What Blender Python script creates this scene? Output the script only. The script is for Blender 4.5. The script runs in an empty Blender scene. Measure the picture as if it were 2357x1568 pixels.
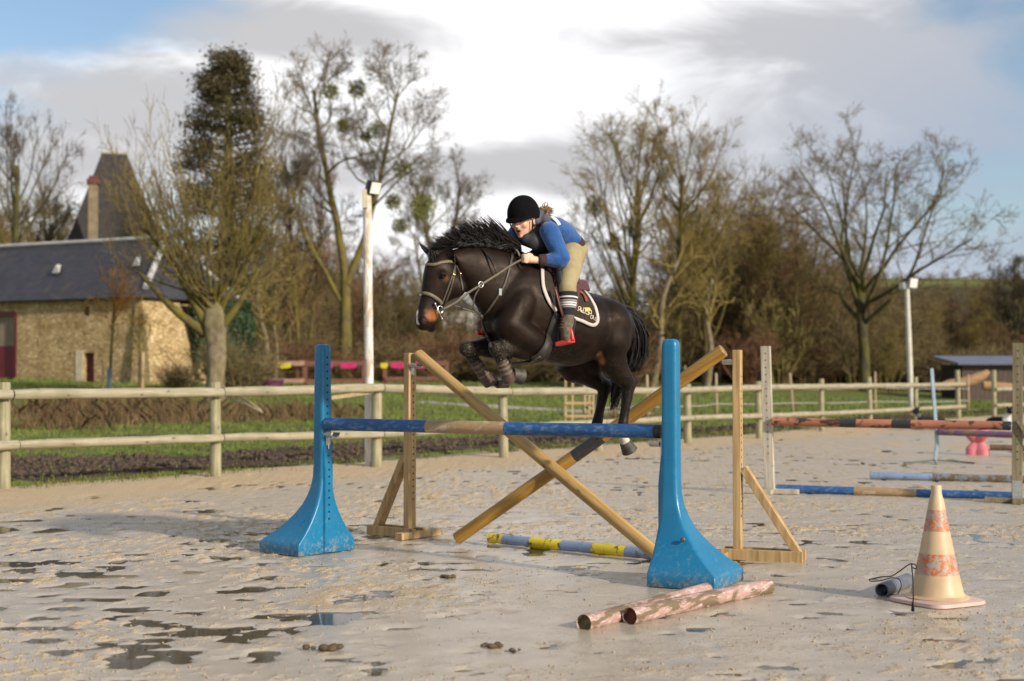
import bpy, bmesh, math, random
import numpy as np
from mathutils import Vector, Matrix, noise as mnoise
from mathutils.bvhtree import BVHTree

random.seed(7); np.random.seed(7)
scene = bpy.context.scene
COL = scene.collection
R = math.radians

# ------------------------------------------------------------------ camera
CAM_H = 1.45
FOC = 3273.1            # focal length in units of a 2357 px wide frame (50 mm on a 36 mm sensor)
PITCH = math.atan(81.0 / FOC)
cam_d = bpy.data.cameras.new('camera'); cam = bpy.data.objects.new('camera', cam_d); COL.objects.link(cam)
cam.location = (0, 0, CAM_H); cam.rotation_euler = (math.pi / 2 + PITCH, 0, 0)
cam_d.sensor_width = 36.0; cam_d.lens = 50.0; cam_d.clip_start = 0.1; cam_d.clip_end = 3000
cam_d.dof.use_dof = True; cam_d.dof.focus_distance = 10.35; cam_d.dof.aperture_fstop = 1.75
cam_d.dof.aperture_blades = 9
scene.camera = cam
scene.render.resolution_x = 1024; scene.render.resolution_y = 681

# ------------------------------------------------------------------ light
SUN_EL, SUN_AZ = 24.0, 48.0        # azimuth: degrees to the right of straight behind the camera
sdir = Vector((math.sin(R(SUN_AZ)) * math.cos(R(SUN_EL)), -math.cos(R(SUN_AZ)) * math.cos(R(SUN_EL)), math.sin(R(SUN_EL))))
sun_d = bpy.data.lights.new('sun', 'SUN'); sun = bpy.data.objects.new('sun', sun_d); COL.objects.link(sun)
sun_d.energy = 4.8; sun_d.angle = R(2.5); sun_d.color = (1.0, 0.91, 0.77)
sun.rotation_euler = (-sdir).to_track_quat('-Z', 'Y').to_euler()

world = bpy.data.worlds.new('World'); scene.world = world; world.use_nodes = True
def build_world():
    nt = world.node_tree; nt.nodes.clear(); N = nt.nodes.new; L = nt.links.new
    out = N('ShaderNodeOutputWorld')
    sky = N('ShaderNodeTexSky'); sky.sky_type = 'NISHITA'; sky.sun_disc = False
    sky.sun_elevation = R(SUN_EL); sky.sun_rotation = R(180 - SUN_AZ); sky.air_density = 1.0; sky.dust_density = 0.8; sky.ozone_density = 1.6
    bg = N('ShaderNodeBackground'); bg.inputs[1].default_value = 0.13; L(sky.outputs[0], bg.inputs[0])
    tc = N('ShaderNodeTexCoord'); sep = N('ShaderNodeSeparateXYZ'); L(tc.outputs['Generated'], sep.inputs[0])
    def M(op, a, b=None, c=None, clamp=False):
        n = N('ShaderNodeMath'); n.operation = op; n.use_clamp = clamp
        for i, v in enumerate((a, b, c)):
            if v is None: continue
            if isinstance(v, (int, float)): n.inputs[i].default_value = v
            else: L(v, n.inputs[i])
        return n.outputs[0]
    zc = M('MAXIMUM', sep.outputs[2], 0.0)
    den = M('ADD', zc, 0.10)
    cx = M('DIVIDE', sep.outputs[0], den); cy = M('DIVIDE', sep.outputs[1], den)
    comb = N('ShaderNodeCombineXYZ'); L(cx, comb.inputs[0]); L(cy, comb.inputs[1])
    def noise(scale, detail, rough, off, dist=0.0, flat=None):
        mp = N('ShaderNodeMapping'); mp.inputs['Location'].default_value = off; mp.inputs['Rotation'].default_value = (0, 0, 0.35)
        L(comb.outputs[0] if flat is None else tc.outputs['Generated'], mp.inputs[0])
        if flat is not None: mp.inputs['Scale'].default_value = (1, 1, flat); mp.inputs['Rotation'].default_value = (0, 0, 0)
        n = N('ShaderNodeTexNoise'); n.inputs['Scale'].default_value = scale; n.inputs['Detail'].default_value = detail
        n.inputs['Roughness'].default_value = rough; n.inputs['Distortion'].default_value = dist
        L(mp.outputs[0], n.inputs['Vector']); return n.outputs[0]
    az = M('ARCTAN2', sep.outputs[0], sep.outputs[1]); el = M('ARCSINE', sep.outputs[2])
    def blob(a0, e0, sa, se):       # a bank of cloud or a break in it, placed by compass direction
        da = M('DIVIDE', M('SUBTRACT', az, R(a0)), R(sa)); de = M('DIVIDE', M('SUBTRACT', el, R(e0)), R(se))
        r = M('ADD', M('MULTIPLY', da, da), M('MULTIPLY', de, de))
        return M('POWER', 2.718, M('MULTIPLY', r, -1.0))
    n1 = noise(4.0, 5, 0.55, (3.1, 1.7, 0), 0.5, 2.6); n2 = noise(0.55, 4, 0.5, (8.2, 5.1, 2.0), 0.4); n3 = noise(7.5, 6, 0.60, (1.2, 9.4, 4.0), 0.7, 2.4)
    # cover of cloud over blue
    cov = M('SUBTRACT', M('MULTIPLY', n1, 1.5), 0.16)
    cov = M('ADD', cov, M('MULTIPLY', blob(1, 8, 17, 13), 0.72))
    cov = M('SUBTRACT', cov, M('MULTIPLY', blob(-20, 13.8, 5.0, 1.6), 0.75))
    cov = M('SUBTRACT', cov, M('MULTIPLY', blob(20, 9.5, 9, 4.5), 0.25))
    cov = M('SUBTRACT', cov, M('MULTIPLY', blob(-16, 5.5, 4, 1.8), 0.24))
    cov = M('SUBTRACT', cov, M('MULTIPLY', blob(-8, 6.0, 4, 2.2), 0.30))
    cov = M('SUBTRACT', cov, M('MULTIPLY', blob(8, 5.0, 9, 2.0), 0.30))
    cr = N('ShaderNodeMapRange'); cr.interpolation_type = 'SMOOTHSTEP'; cr.inputs[1].default_value = 0.42; cr.inputs[2].default_value = 0.86; L(cov, cr.inputs[0])
    # thick grey underside against bright thin cloud
    thick = M('ADD', M('MULTIPLY', n2, 0.6), M('MULTIPLY', n3, 0.85))
    thick = M('SUBTRACT', thick, M('MULTIPLY', blob(-1.5, 11.0, 9.5, 1.9), 0.40))
    thick = M('SUBTRACT', thick, M('MULTIPLY', blob(1, 14.8, 8, 1.2), 0.28))
    thick = M('SUBTRACT', thick, M('MULTIPLY', blob(-1, 6.3, 5, 1.1), 0.30))
    thick = M('ADD', thick, M('MULTIPLY', blob(1.5, 8.3, 7, 1.2), 0.25))
    thick = M('ADD', thick, M('MULTIPLY', blob(-8, 13.8, 6, 1.0), 0.22))
    thick = M('ADD', thick, M('MULTIPLY', blob(15, 12.6, 8, 3.0), 0.16))
    thick = M('ADD', thick, M('MULTIPLY', blob(-17, 9.5, 7, 3.0), 0.14))
    tr = N('ShaderNodeMapRange'); tr.interpolation_type = 'SMOOTHSTEP'; tr.inputs[1].default_value = 0.56; tr.inputs[2].default_value = 0.86; L(thick, tr.inputs[0])
    cc = N('ShaderNodeMix'); cc.data_type = 'RGBA'; L(tr.outputs[0], cc.inputs[0])
    cc.inputs[6].default_value = (1.06, 1.06, 1.07, 1); cc.inputs[7].default_value = (0.59, 0.585, 0.60, 1)
    # right-hand cloud is bluish and thinner
    cb = N('ShaderNodeMix'); cb.data_type = 'RGBA'; L(M('MULTIPLY', blob(20, 6.5, 10, 7.5), 1.0), cb.inputs[0]); L(cc.outputs[2], cb.inputs[6]); cb.inputs[7].default_value = (0.41, 0.48, 0.60, 1)
    bg2 = N('ShaderNodeBackground'); L(cb.outputs[2], bg2.inputs[0]); bg2.inputs[1].default_value = 1.0
    mx = N('ShaderNodeMixShader'); L(cr.outputs[0], mx.inputs[0]); L(bg.outputs[0], mx.inputs[1]); L(bg2.outputs[0], mx.inputs[2])
    L(mx.outputs[0], out.inputs[0])
build_world()
world.cycles.sampling_method = 'MANUAL'; world.cycles.sample_map_resolution = 512
vs = scene.view_settings
vs.view_transform = 'Standard'; vs.look = 'None'; vs.exposure = 0.05; vs.gamma = 1.0; vs.use_curve_mapping = False
scene.cycles.max_bounces = 6; scene.cycles.diffuse_bounces = 3; scene.cycles.glossy_bounces = 3; scene.cycles.transparent_max_bounces = 8
scene.cycles.use_denoising = True

# ------------------------------------------------------------------ picture point -> world point (2357 x 1568 frame)
_cp, _sp = math.cos(PITCH), math.sin(PITCH)
CAMP = Vector((0, 0, CAM_H))
def ray(x, y):
    r, u = (x - 1178.5) / FOC, -(y - 784.0) / FOC
    return Vector((r, _cp - u * _sp, _sp + u * _cp))
def at(x, y, Y):                      # the point seen at (x, y) at distance Y
    d = ray(x, y); return CAMP + d * (Y / d.y)
def gnd(x, y, z=0.0):                 # the point of the plane z seen at (x, y)
    d = ray(x, y); return CAMP + d * ((z - CAM_H) / d.z)

# ------------------------------------------------------------------ numpy noise
def _hash(ix, iy, iz, s):
    h = (ix.astype(np.int64) * 374761393 + iy.astype(np.int64) * 668265263 + iz * 2147483647 + s * 974634777) & 0xffffffff
    h = ((h ^ (h >> 13)) * 1274126177) & 0xffffffff
    h = ((h ^ (h >> 16)) * 2246822519) & 0xffffffff
    return ((h ^ (h >> 15)) & 0xffffff) / float(0xffffff)
def vnoise(x, y, s=0):
    x = np.asarray(x, float); y = np.asarray(y, float)
    ix = np.floor(x); iy = np.floor(y); fx = x - ix; fy = y - iy
    ix = ix.astype(np.int64); iy = iy.astype(np.int64)
    u = fx * fx * fx * (fx * (fx * 6 - 15) + 10); v = fy * fy * fy * (fy * (fy * 6 - 15) + 10)
    a = _hash(ix, iy, 0, s); b = _hash(ix + 1, iy, 0, s); c = _hash(ix, iy + 1, 0, s); d = _hash(ix + 1, iy + 1, 0, s)
    return (a * (1 - u) + b * u) * (1 - v) + (c * (1 - u) + d * u) * v
def fbm(x, y, oct=4, s=0, rough=0.5):
    t = 0; a = 1; n = 0
    for i in range(oct):
        t = t + a * vnoise(x * 2 ** i + 17.3 * i, y * 2 ** i - 9.1 * i, s + i); n += a; a *= rough
    return t / n
def sstep(a, b, x):
    t = np.clip((np.asarray(x, float) - a) / (b - a), 0, 1); return t * t * (3 - 2 * t)

# ------------------------------------------------------------------ objects
def tag(o, label=None, cat=None, group=None, kind=None):
    if label: o['label'] = label
    if cat: o['category'] = cat
    if group: o['group'] = group
    if kind: o['kind'] = kind
    return o
def empty(name, loc=(0, 0, 0), rz=0.0):
    o = bpy.data.objects.new(name, None); COL.objects.link(o); o.location = loc; o.rotation_euler = (0, 0, rz); o.empty_display_size = 0.1
    return o
def link_mesh(name, me, mat=None, parent=None, smooth=False):
    if mat is not None:
        for m in (mat if isinstance(mat, (list, tuple)) else [mat]): me.materials.append(m)
    if smooth: me.shade_smooth()
    o = bpy.data.objects.new(name, me); COL.objects.link(o)
    if parent is not None: o.parent = parent
    return o
def np_mesh(name, V, F, mat=None, parent=None, smooth=False, mi=None):
    me = bpy.data.meshes.new(name)
    V = np.asarray(V, np.float32); F = np.asarray(F, np.int32); k = F.shape[1]
    me.vertices.add(len(V)); me.vertices.foreach_set('co', V.ravel())
    me.loops.add(F.size); me.loops.foreach_set('vertex_index', F.ravel())
    me.polygons.add(len(F)); me.polygons.foreach_set('loop_start', np.arange(0, F.size, k, dtype=np.int32))
    if mi is not None: me.polygons.foreach_set('material_index', np.asarray(mi, np.int32))
    me.update(calc_edges=True); me.validate()
    return link_mesh(name, me, mat, parent, smooth)
def copy_tree(o, parent=None):
    c = o.copy(); COL.objects.link(c); c.parent = parent
    for ch in [x for x in o.children]: copy_tree(ch, c)
    return c

def sp(pts, n=6):                       # Catmull-Rom through the points
    P = [Vector(p) for p in pts]; P = [P[0] * 2 - P[1]] + P + [P[-1] * 2 - P[-2]]; out = []
    for i in range(1, len(P) - 2):
        for j in range(n):
            t = j / n; p0, p1, p2, p3 = P[i - 1:i + 3]
            out.append(0.5 * ((2 * p1) + (p2 - p0) * t + (2 * p0 - 5 * p1 + 4 * p2 - p3) * t * t + (-p0 + 3 * p1 - 3 * p2 + p3) * t ** 3))
    out.append(P[-2]); return out

class MB:
    """collects closed shapes; build() links them as one mesh"""
    def __init__(s): s.v = []; s.f = []; s.m = []; s.cur = 0
    def add(s, V, F):
        b = len(s.v); s.v += [tuple(p) for p in V]; s.f += [tuple(i + b for i in f) for f in F]; s.m += [s.cur] * len(F); return s
    def box(s, c, size, M=None, bev=0.0):
        hx, hy, hz = size[0] / 2, size[1] / 2, size[2] / 2
        if bev <= 0:
            V = [Vector((x * hx, y * hy, z * hz)) for z in (-1, 1) for y in (-1, 1) for x in (-1, 1)]
            F = [(0, 2, 3, 1), (4, 5, 7, 6), (0, 1, 5, 4), (2, 6, 7, 3), (0, 4, 6, 2), (1, 3, 7, 5)]
        else:
            bm = bmesh.new(); bmesh.ops.create_cube(bm, size=1.0)
            for v in bm.verts: v.co = Vector((v.co.x * size[0], v.co.y * size[1], v.co.z * size[2]))
            bmesh.ops.bevel(bm, geom=bm.edges[:], offset=bev, segments=2, affect='EDGES', profile=0.6)
            bm.verts.index_update(); V = [v.co.copy() for v in bm.verts]; F = [[v.index for v in f.verts] for f in bm.faces]; bm.free()
        if M is not None: V = [M @ p for p in V]
        V = [p + Vector(c) for p in V]
        return s.add(V, F)
    def beam(s, a, b, w, h, up=(0, 0, 1), bev=0.0):       # a rectangular timber from a to b
        a, b = Vector(a), Vector(b); d = (b - a); ln = d.length; d.normalize(); u = Vector(up)
        x = d.cross(u); 
        if x.length < 1e-4: x = d.cross(Vector((0, 1, 0)))
        x.normalize(); z = x.cross(d).normalized()
        M = Matrix((x, d, z)).transposed()
        return s.box((a + b) / 2, (w, ln, h), M, bev)
    def tube(s, pts, rad, k=10, cap=True, ell=1.0, up=None):
        pts = [Vector(p) for p in pts]; n = len(pts)
        rad = [rad] * n if isinstance(rad, (int, float)) else list(rad)
        rings = []; prev = None
        for i, p in enumerate(pts):
            d = (pts[min(i + 1, n - 1)] - pts[max(i - 1, 0)]).normalized()
            if prev is None:
                x = d.cross(Vector(up) if up else (Vector((0, 0, 1)) if abs(d.z) < .9 else Vector((0, 1, 0)))).normalized()
            else:
                x = prev - d * prev.dot(d); x.normalize()
            prev = x; y = d.cross(x)
            rings.append([p + (x * math.cos(2 * math.pi * j / k) + y * math.sin(2 * math.pi * j / k) * ell) * rad[i] for j in range(k)])
        V = [q for r in rings for q in r]; F = []
        for i in range(n - 1):
            for j in range(k):
                F.append((i * k + j, i * k + (j + 1) % k, (i + 1) * k + (j + 1) % k, (i + 1) * k + j))
        if cap: F.append(tuple(reversed(range(k)))); F.append(tuple((n - 1) * k + j for j in range(k)))
        return s.add(V, F)
    def lathe(s, prof, k=24, M=None):                     # prof: (radius, z)
        V = []; F = []
        for r, z in prof:
            for j in range(k):
                a = 2 * math.pi * j / k; V.append(Vector((r * math.cos(a), r * math.sin(a), z)))
        n = len(prof)
        for i in range(n - 1):
            for j in range(k):
                F.append((i * k + j, i * k + (j + 1) % k, (i + 1) * k + (j + 1) % k, (i + 1) * k + j))
        F.append(tuple(reversed(range(k)))); F.append(tuple((n - 1) * k + j for j in range(k)))
        if M is not None: V = [M @ p for p in V]
        return s.add(V, F)
    def rings(s, rings, cap=True):
        k = len(rings[0]); V = [p for r in rings for p in r]; F = []
        for i in range(len(rings) - 1):
            for j in range(k):
                F.append((i * k + j, i * k + (j + 1) % k, (i + 1) * k + (j + 1) % k, (i + 1) * k + j))
        if cap: F.append(tuple(reversed(range(k)))); F.append(tuple((len(rings) - 1) * k + j for j in range(k)))
        return s.add(V, F)
    def build(s, name, mat=None, parent=None, smooth=False, angle=None):
        me = bpy.data.meshes.new(name); me.from_pydata(s.v, [], s.f)
        me.polygons.foreach_set('material_index', s.m); me.update()
        o = link_mesh(name, me, mat, parent, smooth)
        if angle is not None: me.set_sharp_from_angle(angle=R(angle))
        return o

# ------------------------------------------------------------------ materials
class Mat:
    def __init__(s, name, rough=0.6, spec=0.5):
        s.m = bpy.data.materials.new(name); s.m.use_nodes = True; s.nt = s.m.node_tree
        s.b = s.nt.nodes['Principled BSDF']; s.b.inputs['Roughness'].default_value = rough; s.b.inputs['Specular IOR Level'].default_value = spec
    def N(s, t): return s.nt.nodes.new(t)
    def L(s, a, b): s.nt.links.new(a, b)
    def coord(s, kind='Object', scale=(1, 1, 1), rot=(0, 0, 0)):
        t = s.N('ShaderNodeTexCoord') if kind != 'Position' else s.N('ShaderNodeNewGeometry'); mp = s.N('ShaderNodeMapping'); mp.inputs['Scale'].default_value = scale; mp.inputs['Rotation'].default_value = rot
        s.L(t.outputs[kind], mp.inputs[0]); return mp.outputs[0]
    def noise(s, v, scale, detail=5, rough=0.55, dist=0.0):
        n = s.N('ShaderNodeTexNoise'); n.inputs['Scale'].default_value = scale; n.inputs['Detail'].default_value = detail; n.inputs['Roughness'].default_value = rough; n.inputs['Distortion'].default_value = dist
        s.L(v, n.inputs['Vector']); return n.outputs[0]
    def vor(s, v, scale, feature='F1', out='Distance', rnd=1.0):
        n = s.N('ShaderNodeTexVoronoi'); n.feature = feature; n.inputs['Scale'].default_value = scale; n.inputs['Randomness'].default_value = rnd; s.L(v, n.inputs['Vector']); return n.outputs[out]
    def wave(s, v, scale, dist=3, detail=3, dscale=1.0, axis='X'):
        n = s.N('ShaderNodeTexWave'); n.bands_direction = axis; n.inputs['Scale'].default_value = scale; n.inputs['Distortion'].default_value = dist; n.inputs['Detail'].default_value = detail; n.inputs['Detail Scale'].default_value = dscale
        s.L(v, n.inputs['Vector']); return n.outputs['Fac']
    def ramp(s, f, stops, interp='LINEAR'):
        n = s.N('ShaderNodeValToRGB'); cr = n.color_ramp; cr.interpolation = interp
        while len(cr.elements) < len(stops): cr.elements.new(0.5)
        for e, (p, c) in zip(cr.elements, stops):
            e.position = p; e.color = (c if len(c) == 4 else (*c, 1)) if isinstance(c, (tuple, list)) else (c, c, c, 1)
        s.L(f, n.inputs[0]); return n.outputs[0]
    def mix(s, f, a, b, mode='MIX'):
        n = s.N('ShaderNodeMix'); n.data_type = 'RGBA'; n.blend_type = mode
        for sock, v in ((n.inputs[0], f), (n.inputs[6], a), (n.inputs[7], b)):
            if isinstance(v, (int, float)): sock.default_value = v
            elif isinstance(v, (tuple, list)): sock.default_value = (*v, 1) if len(v) == 3 else v
            else: s.L(v, sock)
        return n.outputs[2]
    def math(s, op, a, b=None, clamp=False):
        n = s.N('ShaderNodeMath'); n.operation = op; n.use_clamp = clamp
        for i, v in enumerate((a, b)):
            if v is None: continue
            if isinstance(v, (int, float)): n.inputs[i].default_value = v
            else: s.L(v, n.inputs[i])
        return n.outputs[0]
    def attr(s, name, out='Fac'):
        n = s.N('ShaderNodeAttribute'); n.attribute_name = name; return n.outputs[out]
    def col(s, v):
        if isinstance(v, (tuple, list)): s.b.inputs['Base Color'].default_value = (*v[:3], 1)
        else: s.L(v, s.b.inputs['Base Color'])
        return s
    def rough(s, v):
        if isinstance(v, (int, float)): s.b.inputs['Roughness'].default_value = v
        else: s.L(v, s.b.inputs['Roughness'])
        return s
    def bump(s, h, strength=0.3, dist=0.01):
        n = s.N('ShaderNodeBump'); n.inputs['Strength'].default_value = strength; n.inputs['Distance'].default_value = dist; s.L(h, n.inputs['Height']); s.L(n.outputs[0], s.b.inputs['Normal']); return s
    def set(s, **k):
        for a, v in k.items(): s.b.inputs[a.replace('_', ' ')].default_value = v
        return s
def plain(name, c, rough=0.6, var=0.12, scale=8.0, spec=0.5, metal=0.0, bump=0.0, bscale=60):
    m = Mat(name, rough, spec); v = m.coord(); n = m.noise(v, scale)
    lo = tuple(x * (1 - var) for x in c); hi = tuple(min(1, x * (1 + var)) for x in c)
    m.col(m.ramp(n, [(0.3, lo), (0.7, hi)])); m.b.inputs['Metallic'].default_value = metal
    if bump: m.bump(m.noise(v, bscale, 3), bump, 0.004)
    return m.m
# ------------------------------------------------------------------ terrain
FP0 = gnd(9, 1131); FDIR = (gnd(2205, 963) - FP0); FDIR.z = 0; FDIR.normalize(); FNOR = Vector((-FDIR.y, FDIR.x, 0))
def fdist(x, y): return (x - FP0.x) * FNOR.x + (y - FP0.y) * FNOR.y
def terrain(x, y):
    x = np.asarray(x, float); y = np.asarray(y, float)
    d = fdist(x, y)
    z = 1.25 * sstep(1.0, 38.0, d) + 0.4 * sstep(30, 110, d)
    hill = sstep(130, 300, y) * sstep(8, 62, x) * 20.0
    n = (fbm(x * 0.35, y * 0.35, 3, 5) - 0.5) * 0.16 * sstep(0.5, 4, d) + (fbm(x * 2.2, y * 2.2, 3, 9) - 0.5) * 0.06 * sstep(0.0, 1.5, d)
    mudridge = 0.10 * sstep(0.1, 0.7, d) * sstep(2.6, 1.0, d) * (0.4 + 1.2 * fbm(x * 1.3, y * 1.3, 3, 12))
    inside = -0.10 * sstep(0.35, -0.5, d + (fbm(x * 1.1, y * 1.1, 3, 77) - .5) * 0.9)
    return z + hill + n + mudridge + inside
def tz(x, y): return float(terrain(np.array([x]), np.array([y]))[0])
def tgrid(name, xs, ys, zf, mat, keep=None):
    X, Y = np.meshgrid(xs, ys); Z = zf(X, Y); nx, ny = len(xs), len(ys)
    V = np.stack([X.ravel(), Y.ravel(), Z.ravel()], 1)
    i = (np.arange(ny - 1)[:, None] * nx + np.arange(nx - 1)[None]).ravel()
    F = np.stack([i, i + 1, i + nx + 1, i + nx], 1)
    if keep is not None:
        k = keep(X, Y).ravel(); F = F[k[F].any(1)]
        used = np.zeros(len(V), bool); used[F.ravel()] = True; idx = np.cumsum(used) - 1; V = V[used]; F = idx[F]
    return np_mesh(name, V, F, mat, smooth=True)
def axis(core, step, lo, hi, growth=1.06):
    a = list(np.arange(core[0], core[1], step)); s = step
    while a[-1] < hi: s *= growth; a.append(a[-1] + s)
    s = step; b = [a[0]]
    while b[-1] > lo: s *= growth; b.append(b[-1] - s)
    return np.array(b[:0:-1] + a)

def mat_field():
    m = Mat('field_grass_and_mud', 0.9, 0.2); v = m.coord('Position')
    n1 = m.noise(v, 0.9, 6, 0.6); n2 = m.noise(v, 7.0, 5, 0.6); n3 = m.noise(v, 0.16, 3)
    g = m.ramp(n2, [(0.25, (0.065, 0.095, 0.016)), (0.5, (0.125, 0.170, 0.028)), (0.75, (0.19, 0.22, 0.05))])
    dry = m.ramp(n2, [(0.3, (0.10, 0.075, 0.035)), (0.7, (0.22, 0.17, 0.08))])
    g = m.mix(m.ramp(n1, [(0.45, 0.0), (0.62, 0.85)]), g, dry)
    mud = m.ramp(n2, [(0.3, (0.035, 0.022, 0.014)), (0.55, (0.085, 0.055, 0.034)), (0.8, (0.14, 0.10, 0.065))])
    a = m.attr('mud')
    edge = m.math('ADD', a, m.math('MULTIPLY', m.math('SUBTRACT', n1, 0.5), 1.3))
    c = m.mix(m.ramp(edge, [(0.42, 0.0), (0.6, 1.0)]), g, mud)
    sep = m.N('ShaderNodeSeparateXYZ'); m.L(v, sep.inputs[0]); hs = m.ramp(m.math('DIVIDE', sep.outputs[2], 30.0), [(.08, 0.0), (.12, 1.0), (.56, 1.0), (.60, 0.0)])
    c = m.mix(hs, c, m.ramp(n3, [(.3, (.040, .034, .016)), (.7, (.075, .060, .026))])); m.col(c); m.bump(m.noise(v, 26, 4, 0.7), 0.8, 0.05)
    return m.m
xs = axis((-15, 22), 0.28, -420, 420, 1.08); ys = axis((15, 52), 0.28, -40, 900, 1.08)
field = tgrid('ground', xs, ys, terrain, mat_field()); tag(field, kind='structure')
def field_attr():
    me = field.data; n = len(me.vertices); co = np.empty(n * 3, np.float32); me.vertices.foreach_get('co', co); co = co.reshape(-1, 3)
    x, y = co[:, 0], co[:, 1]; d = fdist(x, y)
    along = (x - FP0.x) * FDIR.x + (y - FP0.y) * FDIR.y
    width = 5.2 + 2.0 * sstep(8, 2, along) - 2.4 * sstep(14, 28, along)
    mud = sstep(0.25, 0.6, d) * sstep(width, width * 0.55, d)
    mud = np.maximum(mud, 0.7 * sstep(6, 7, d) * sstep(9.5, 8, d) * sstep(5, 9, along) * sstep(22, 16, along))
    mud = np.maximum(mud, 0.45 * sstep(16, 20, d) * sstep(34, 26, d) * sstep(12, 22, along))
    a = me.attributes.new('mud', 'FLOAT', 'POINT'); a.data.foreach_set('value', mud.astype(np.float32))
field_attr()

# arena sand: a height field with ruts, clods and hollows that hold water
def arena_h(x, y):
    d = fdist(x, y)
    left = sstep(0.3, -1.4, x) * sstep(15.5, 12.5, y) * sstep(6.5, 7.6, y); far = sstep(12, 17, y)
    pan = np.exp(-(((x - 0.6) / 2.3) ** 2 + ((y - 8.5) / 1.8) ** 2))            # smooth wet pan in front of the jump
    big = (fbm(x * 0.55, y * 0.55, 3, 21) - 0.5) * 0.016
    hoof = fbm(x * 4.6, y * 5.6 + 4, 3, 41, .5); wx_ = fbm(x * 0.8, y * 0.8, 2, 43)
    thr = 0.655 + 0.035 * far - 0.115 * left + 0.04 * pan + 0.03 * sstep(1.0, 2.6, x) * sstep(12.5, 10.5, y) + 0.02 * sstep(8.2, 7.0, y) + (wx_ - .5) * -0.14
    pit = -0.020 * sstep(-.02, 0.12, hoof - thr)
    clm = sstep(0.50, 0.68, fbm(x * 0.75 + 3, y * 0.75 + 8, 3, 51)) * (1 - .8 * pan)
    rdg = np.exp(-(((x + 0.70 + 0.45 * (y - 9.2)) / 0.60) ** 2 + ((y - 9.3) / 0.65) ** 2))
    clm = np.clip(clm + rdg, 0, 1)
    cl = fbm(x * 15, y * 15, 3, 61, .65); clod = (0.22 + 0.78 * clm) * 0.026 * sstep(0.57, 0.85, cl)
    fine = (fbm(x * 30, y * 30, 2, 71) - 0.5) * 0.004 + (fbm(x * 7, y * 7, 2, 73) - .5) * 0.006
    h = big * (1 - .6 * pan) + pit + clod * (1 - .7 * pan) + fine * (.35 + .65 * clm) + 0.003 * pan + rdg * .006
    return h + 0.03 * sstep(-1.8, -0.2, d) - 0.30 * sstep(0.15, 1.6, d)
def arena_z(x, y): return float(arena_h(np.array([x]), np.array([y]))[0])
WATER_Z = -0.0088
def mat_sand():
    m = Mat('wet_arena_sand', 0.5, 0.5); v = m.coord('Position')
    wet = m.attr('wet'); n1 = m.noise(v, 3.0, 6, 0.6); n2 = m.noise(v, 45, 4, 0.6); n3 = m.noise(v, 0.7, 3)
    w = m.math('ADD', wet, m.math('MULTIPLY', m.math('SUBTRACT', n2, 0.5), 0.5)); w = m.math('ADD', w, m.math('MULTIPLY', m.math('SUBTRACT', n1, 0.5), 0.5)); w = m.math('ADD', w, m.math('MULTIPLY', m.math('SUBTRACT', m.noise(v, 15, 4, .65), 0.52), 0.9))
    dry = m.ramp(n2, [(0.3, (0.37, 0.265, 0.150)), (0.7, (0.60, 0.46, 0.285))])
    damp = m.ramp(n1, [(0.3, (0.36, 0.298, 0.224)), (0.7, (0.48, 0.408, 0.318))])
    wf = m.ramp(w, [(0.32, 0.0), (0.62, 1.0)])
    c = m.mix(wf, dry, damp)
    spots = m.ramp(m.vor(v, 9.0), [(0.035, 1.0), (0.06, 0.0)]); sp2 = m.ramp(m.noise(v, 1.7, 2), [(0.45, 0.0), (0.6, 1.0)])
    c = m.mix(m.math('MULTIPLY', spots, sp2), c, (0.07, 0.05, 0.035))
    m.col(c); m.rough(m.ramp(w, [(0.25, 0.9), (0.5, 0.44), (0.8, 0.25)]))
    bn = m.math('MULTIPLY', m.noise(v, 62, 4, 0.7), m.ramp(w, [(.25, 1.0), (.7, .12)])); m.bump(bn, 0.9, 0.016)
    return m.m
SAND = mat_sand()
ay = [1.6]
while ay[-1] < 62: ay.append(ay[-1] + max(0.018, 0.0046 * ay[-1] * (1.0 if ay[-1] < 17 else 2.4)))
ax = axis((-5.2, 5.6), 0.032, -30, 40, 1.06)
arena = tgrid('arena_floor', ax, np.array(ay), arena_h, SAND, keep=lambda X, Y: fdist(X, Y) < 1.3); tag(arena, kind='structure')
def arena_attr():
    me = arena.data; n = len(me.vertices); co = np.empty(n * 3, np.float32); me.vertices.foreach_get('co', co); co = co.reshape(-1, 3)
    x, y, z = co.T
    hb_ = z - (fbm(x * .55, y * .55, 3, 21) - .5) * .016
    w = sstep(0.0072, 0.0008, hb_) * (1 - 0.85 * sstep(-3.2, -0.6, fdist(x, y))) 
    w = w * (1 - .38 * sstep(11.5, 16, y) - .22 * sstep(1.2, 3.5, x) * sstep(16, 11, y))
    w = np.maximum(w, 0.8 * np.exp(-(((x - 0.6) / 2.2) ** 2 + ((y - 8.4) / 1.7) ** 2)))
    a = me.attributes.new('wet', 'FLOAT', 'POINT'); a.data.foreach_set('value', w.astype(np.float32))
arena_attr()
def mat_water():
    m = Mat('puddle_water', 0.02, 0.5); nt = m.nt
    gl = m.N('ShaderNodeBsdfGlossy'); gl.inputs['Roughness'].default_value = 0.03; tr = m.N('ShaderNodeBsdfTransparent'); tr.inputs[0].default_value = (0.93, 0.89, 0.80, 1)
    fr = m.N('ShaderNodeFresnel'); fr.inputs[0].default_value = 1.24; mx = m.N('ShaderNodeMixShader')
    m.L(fr.outputs[0], mx.inputs[0]); m.L(tr.outputs[0], mx.inputs[1]); m.L(gl.outputs[0], mx.inputs[2])
    m.L(mx.outputs[0], nt.nodes['Material Output'].inputs[0]); return m.m
wx = np.linspace(-14, 16, 40); wy = np.linspace(2, 40, 50)
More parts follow.
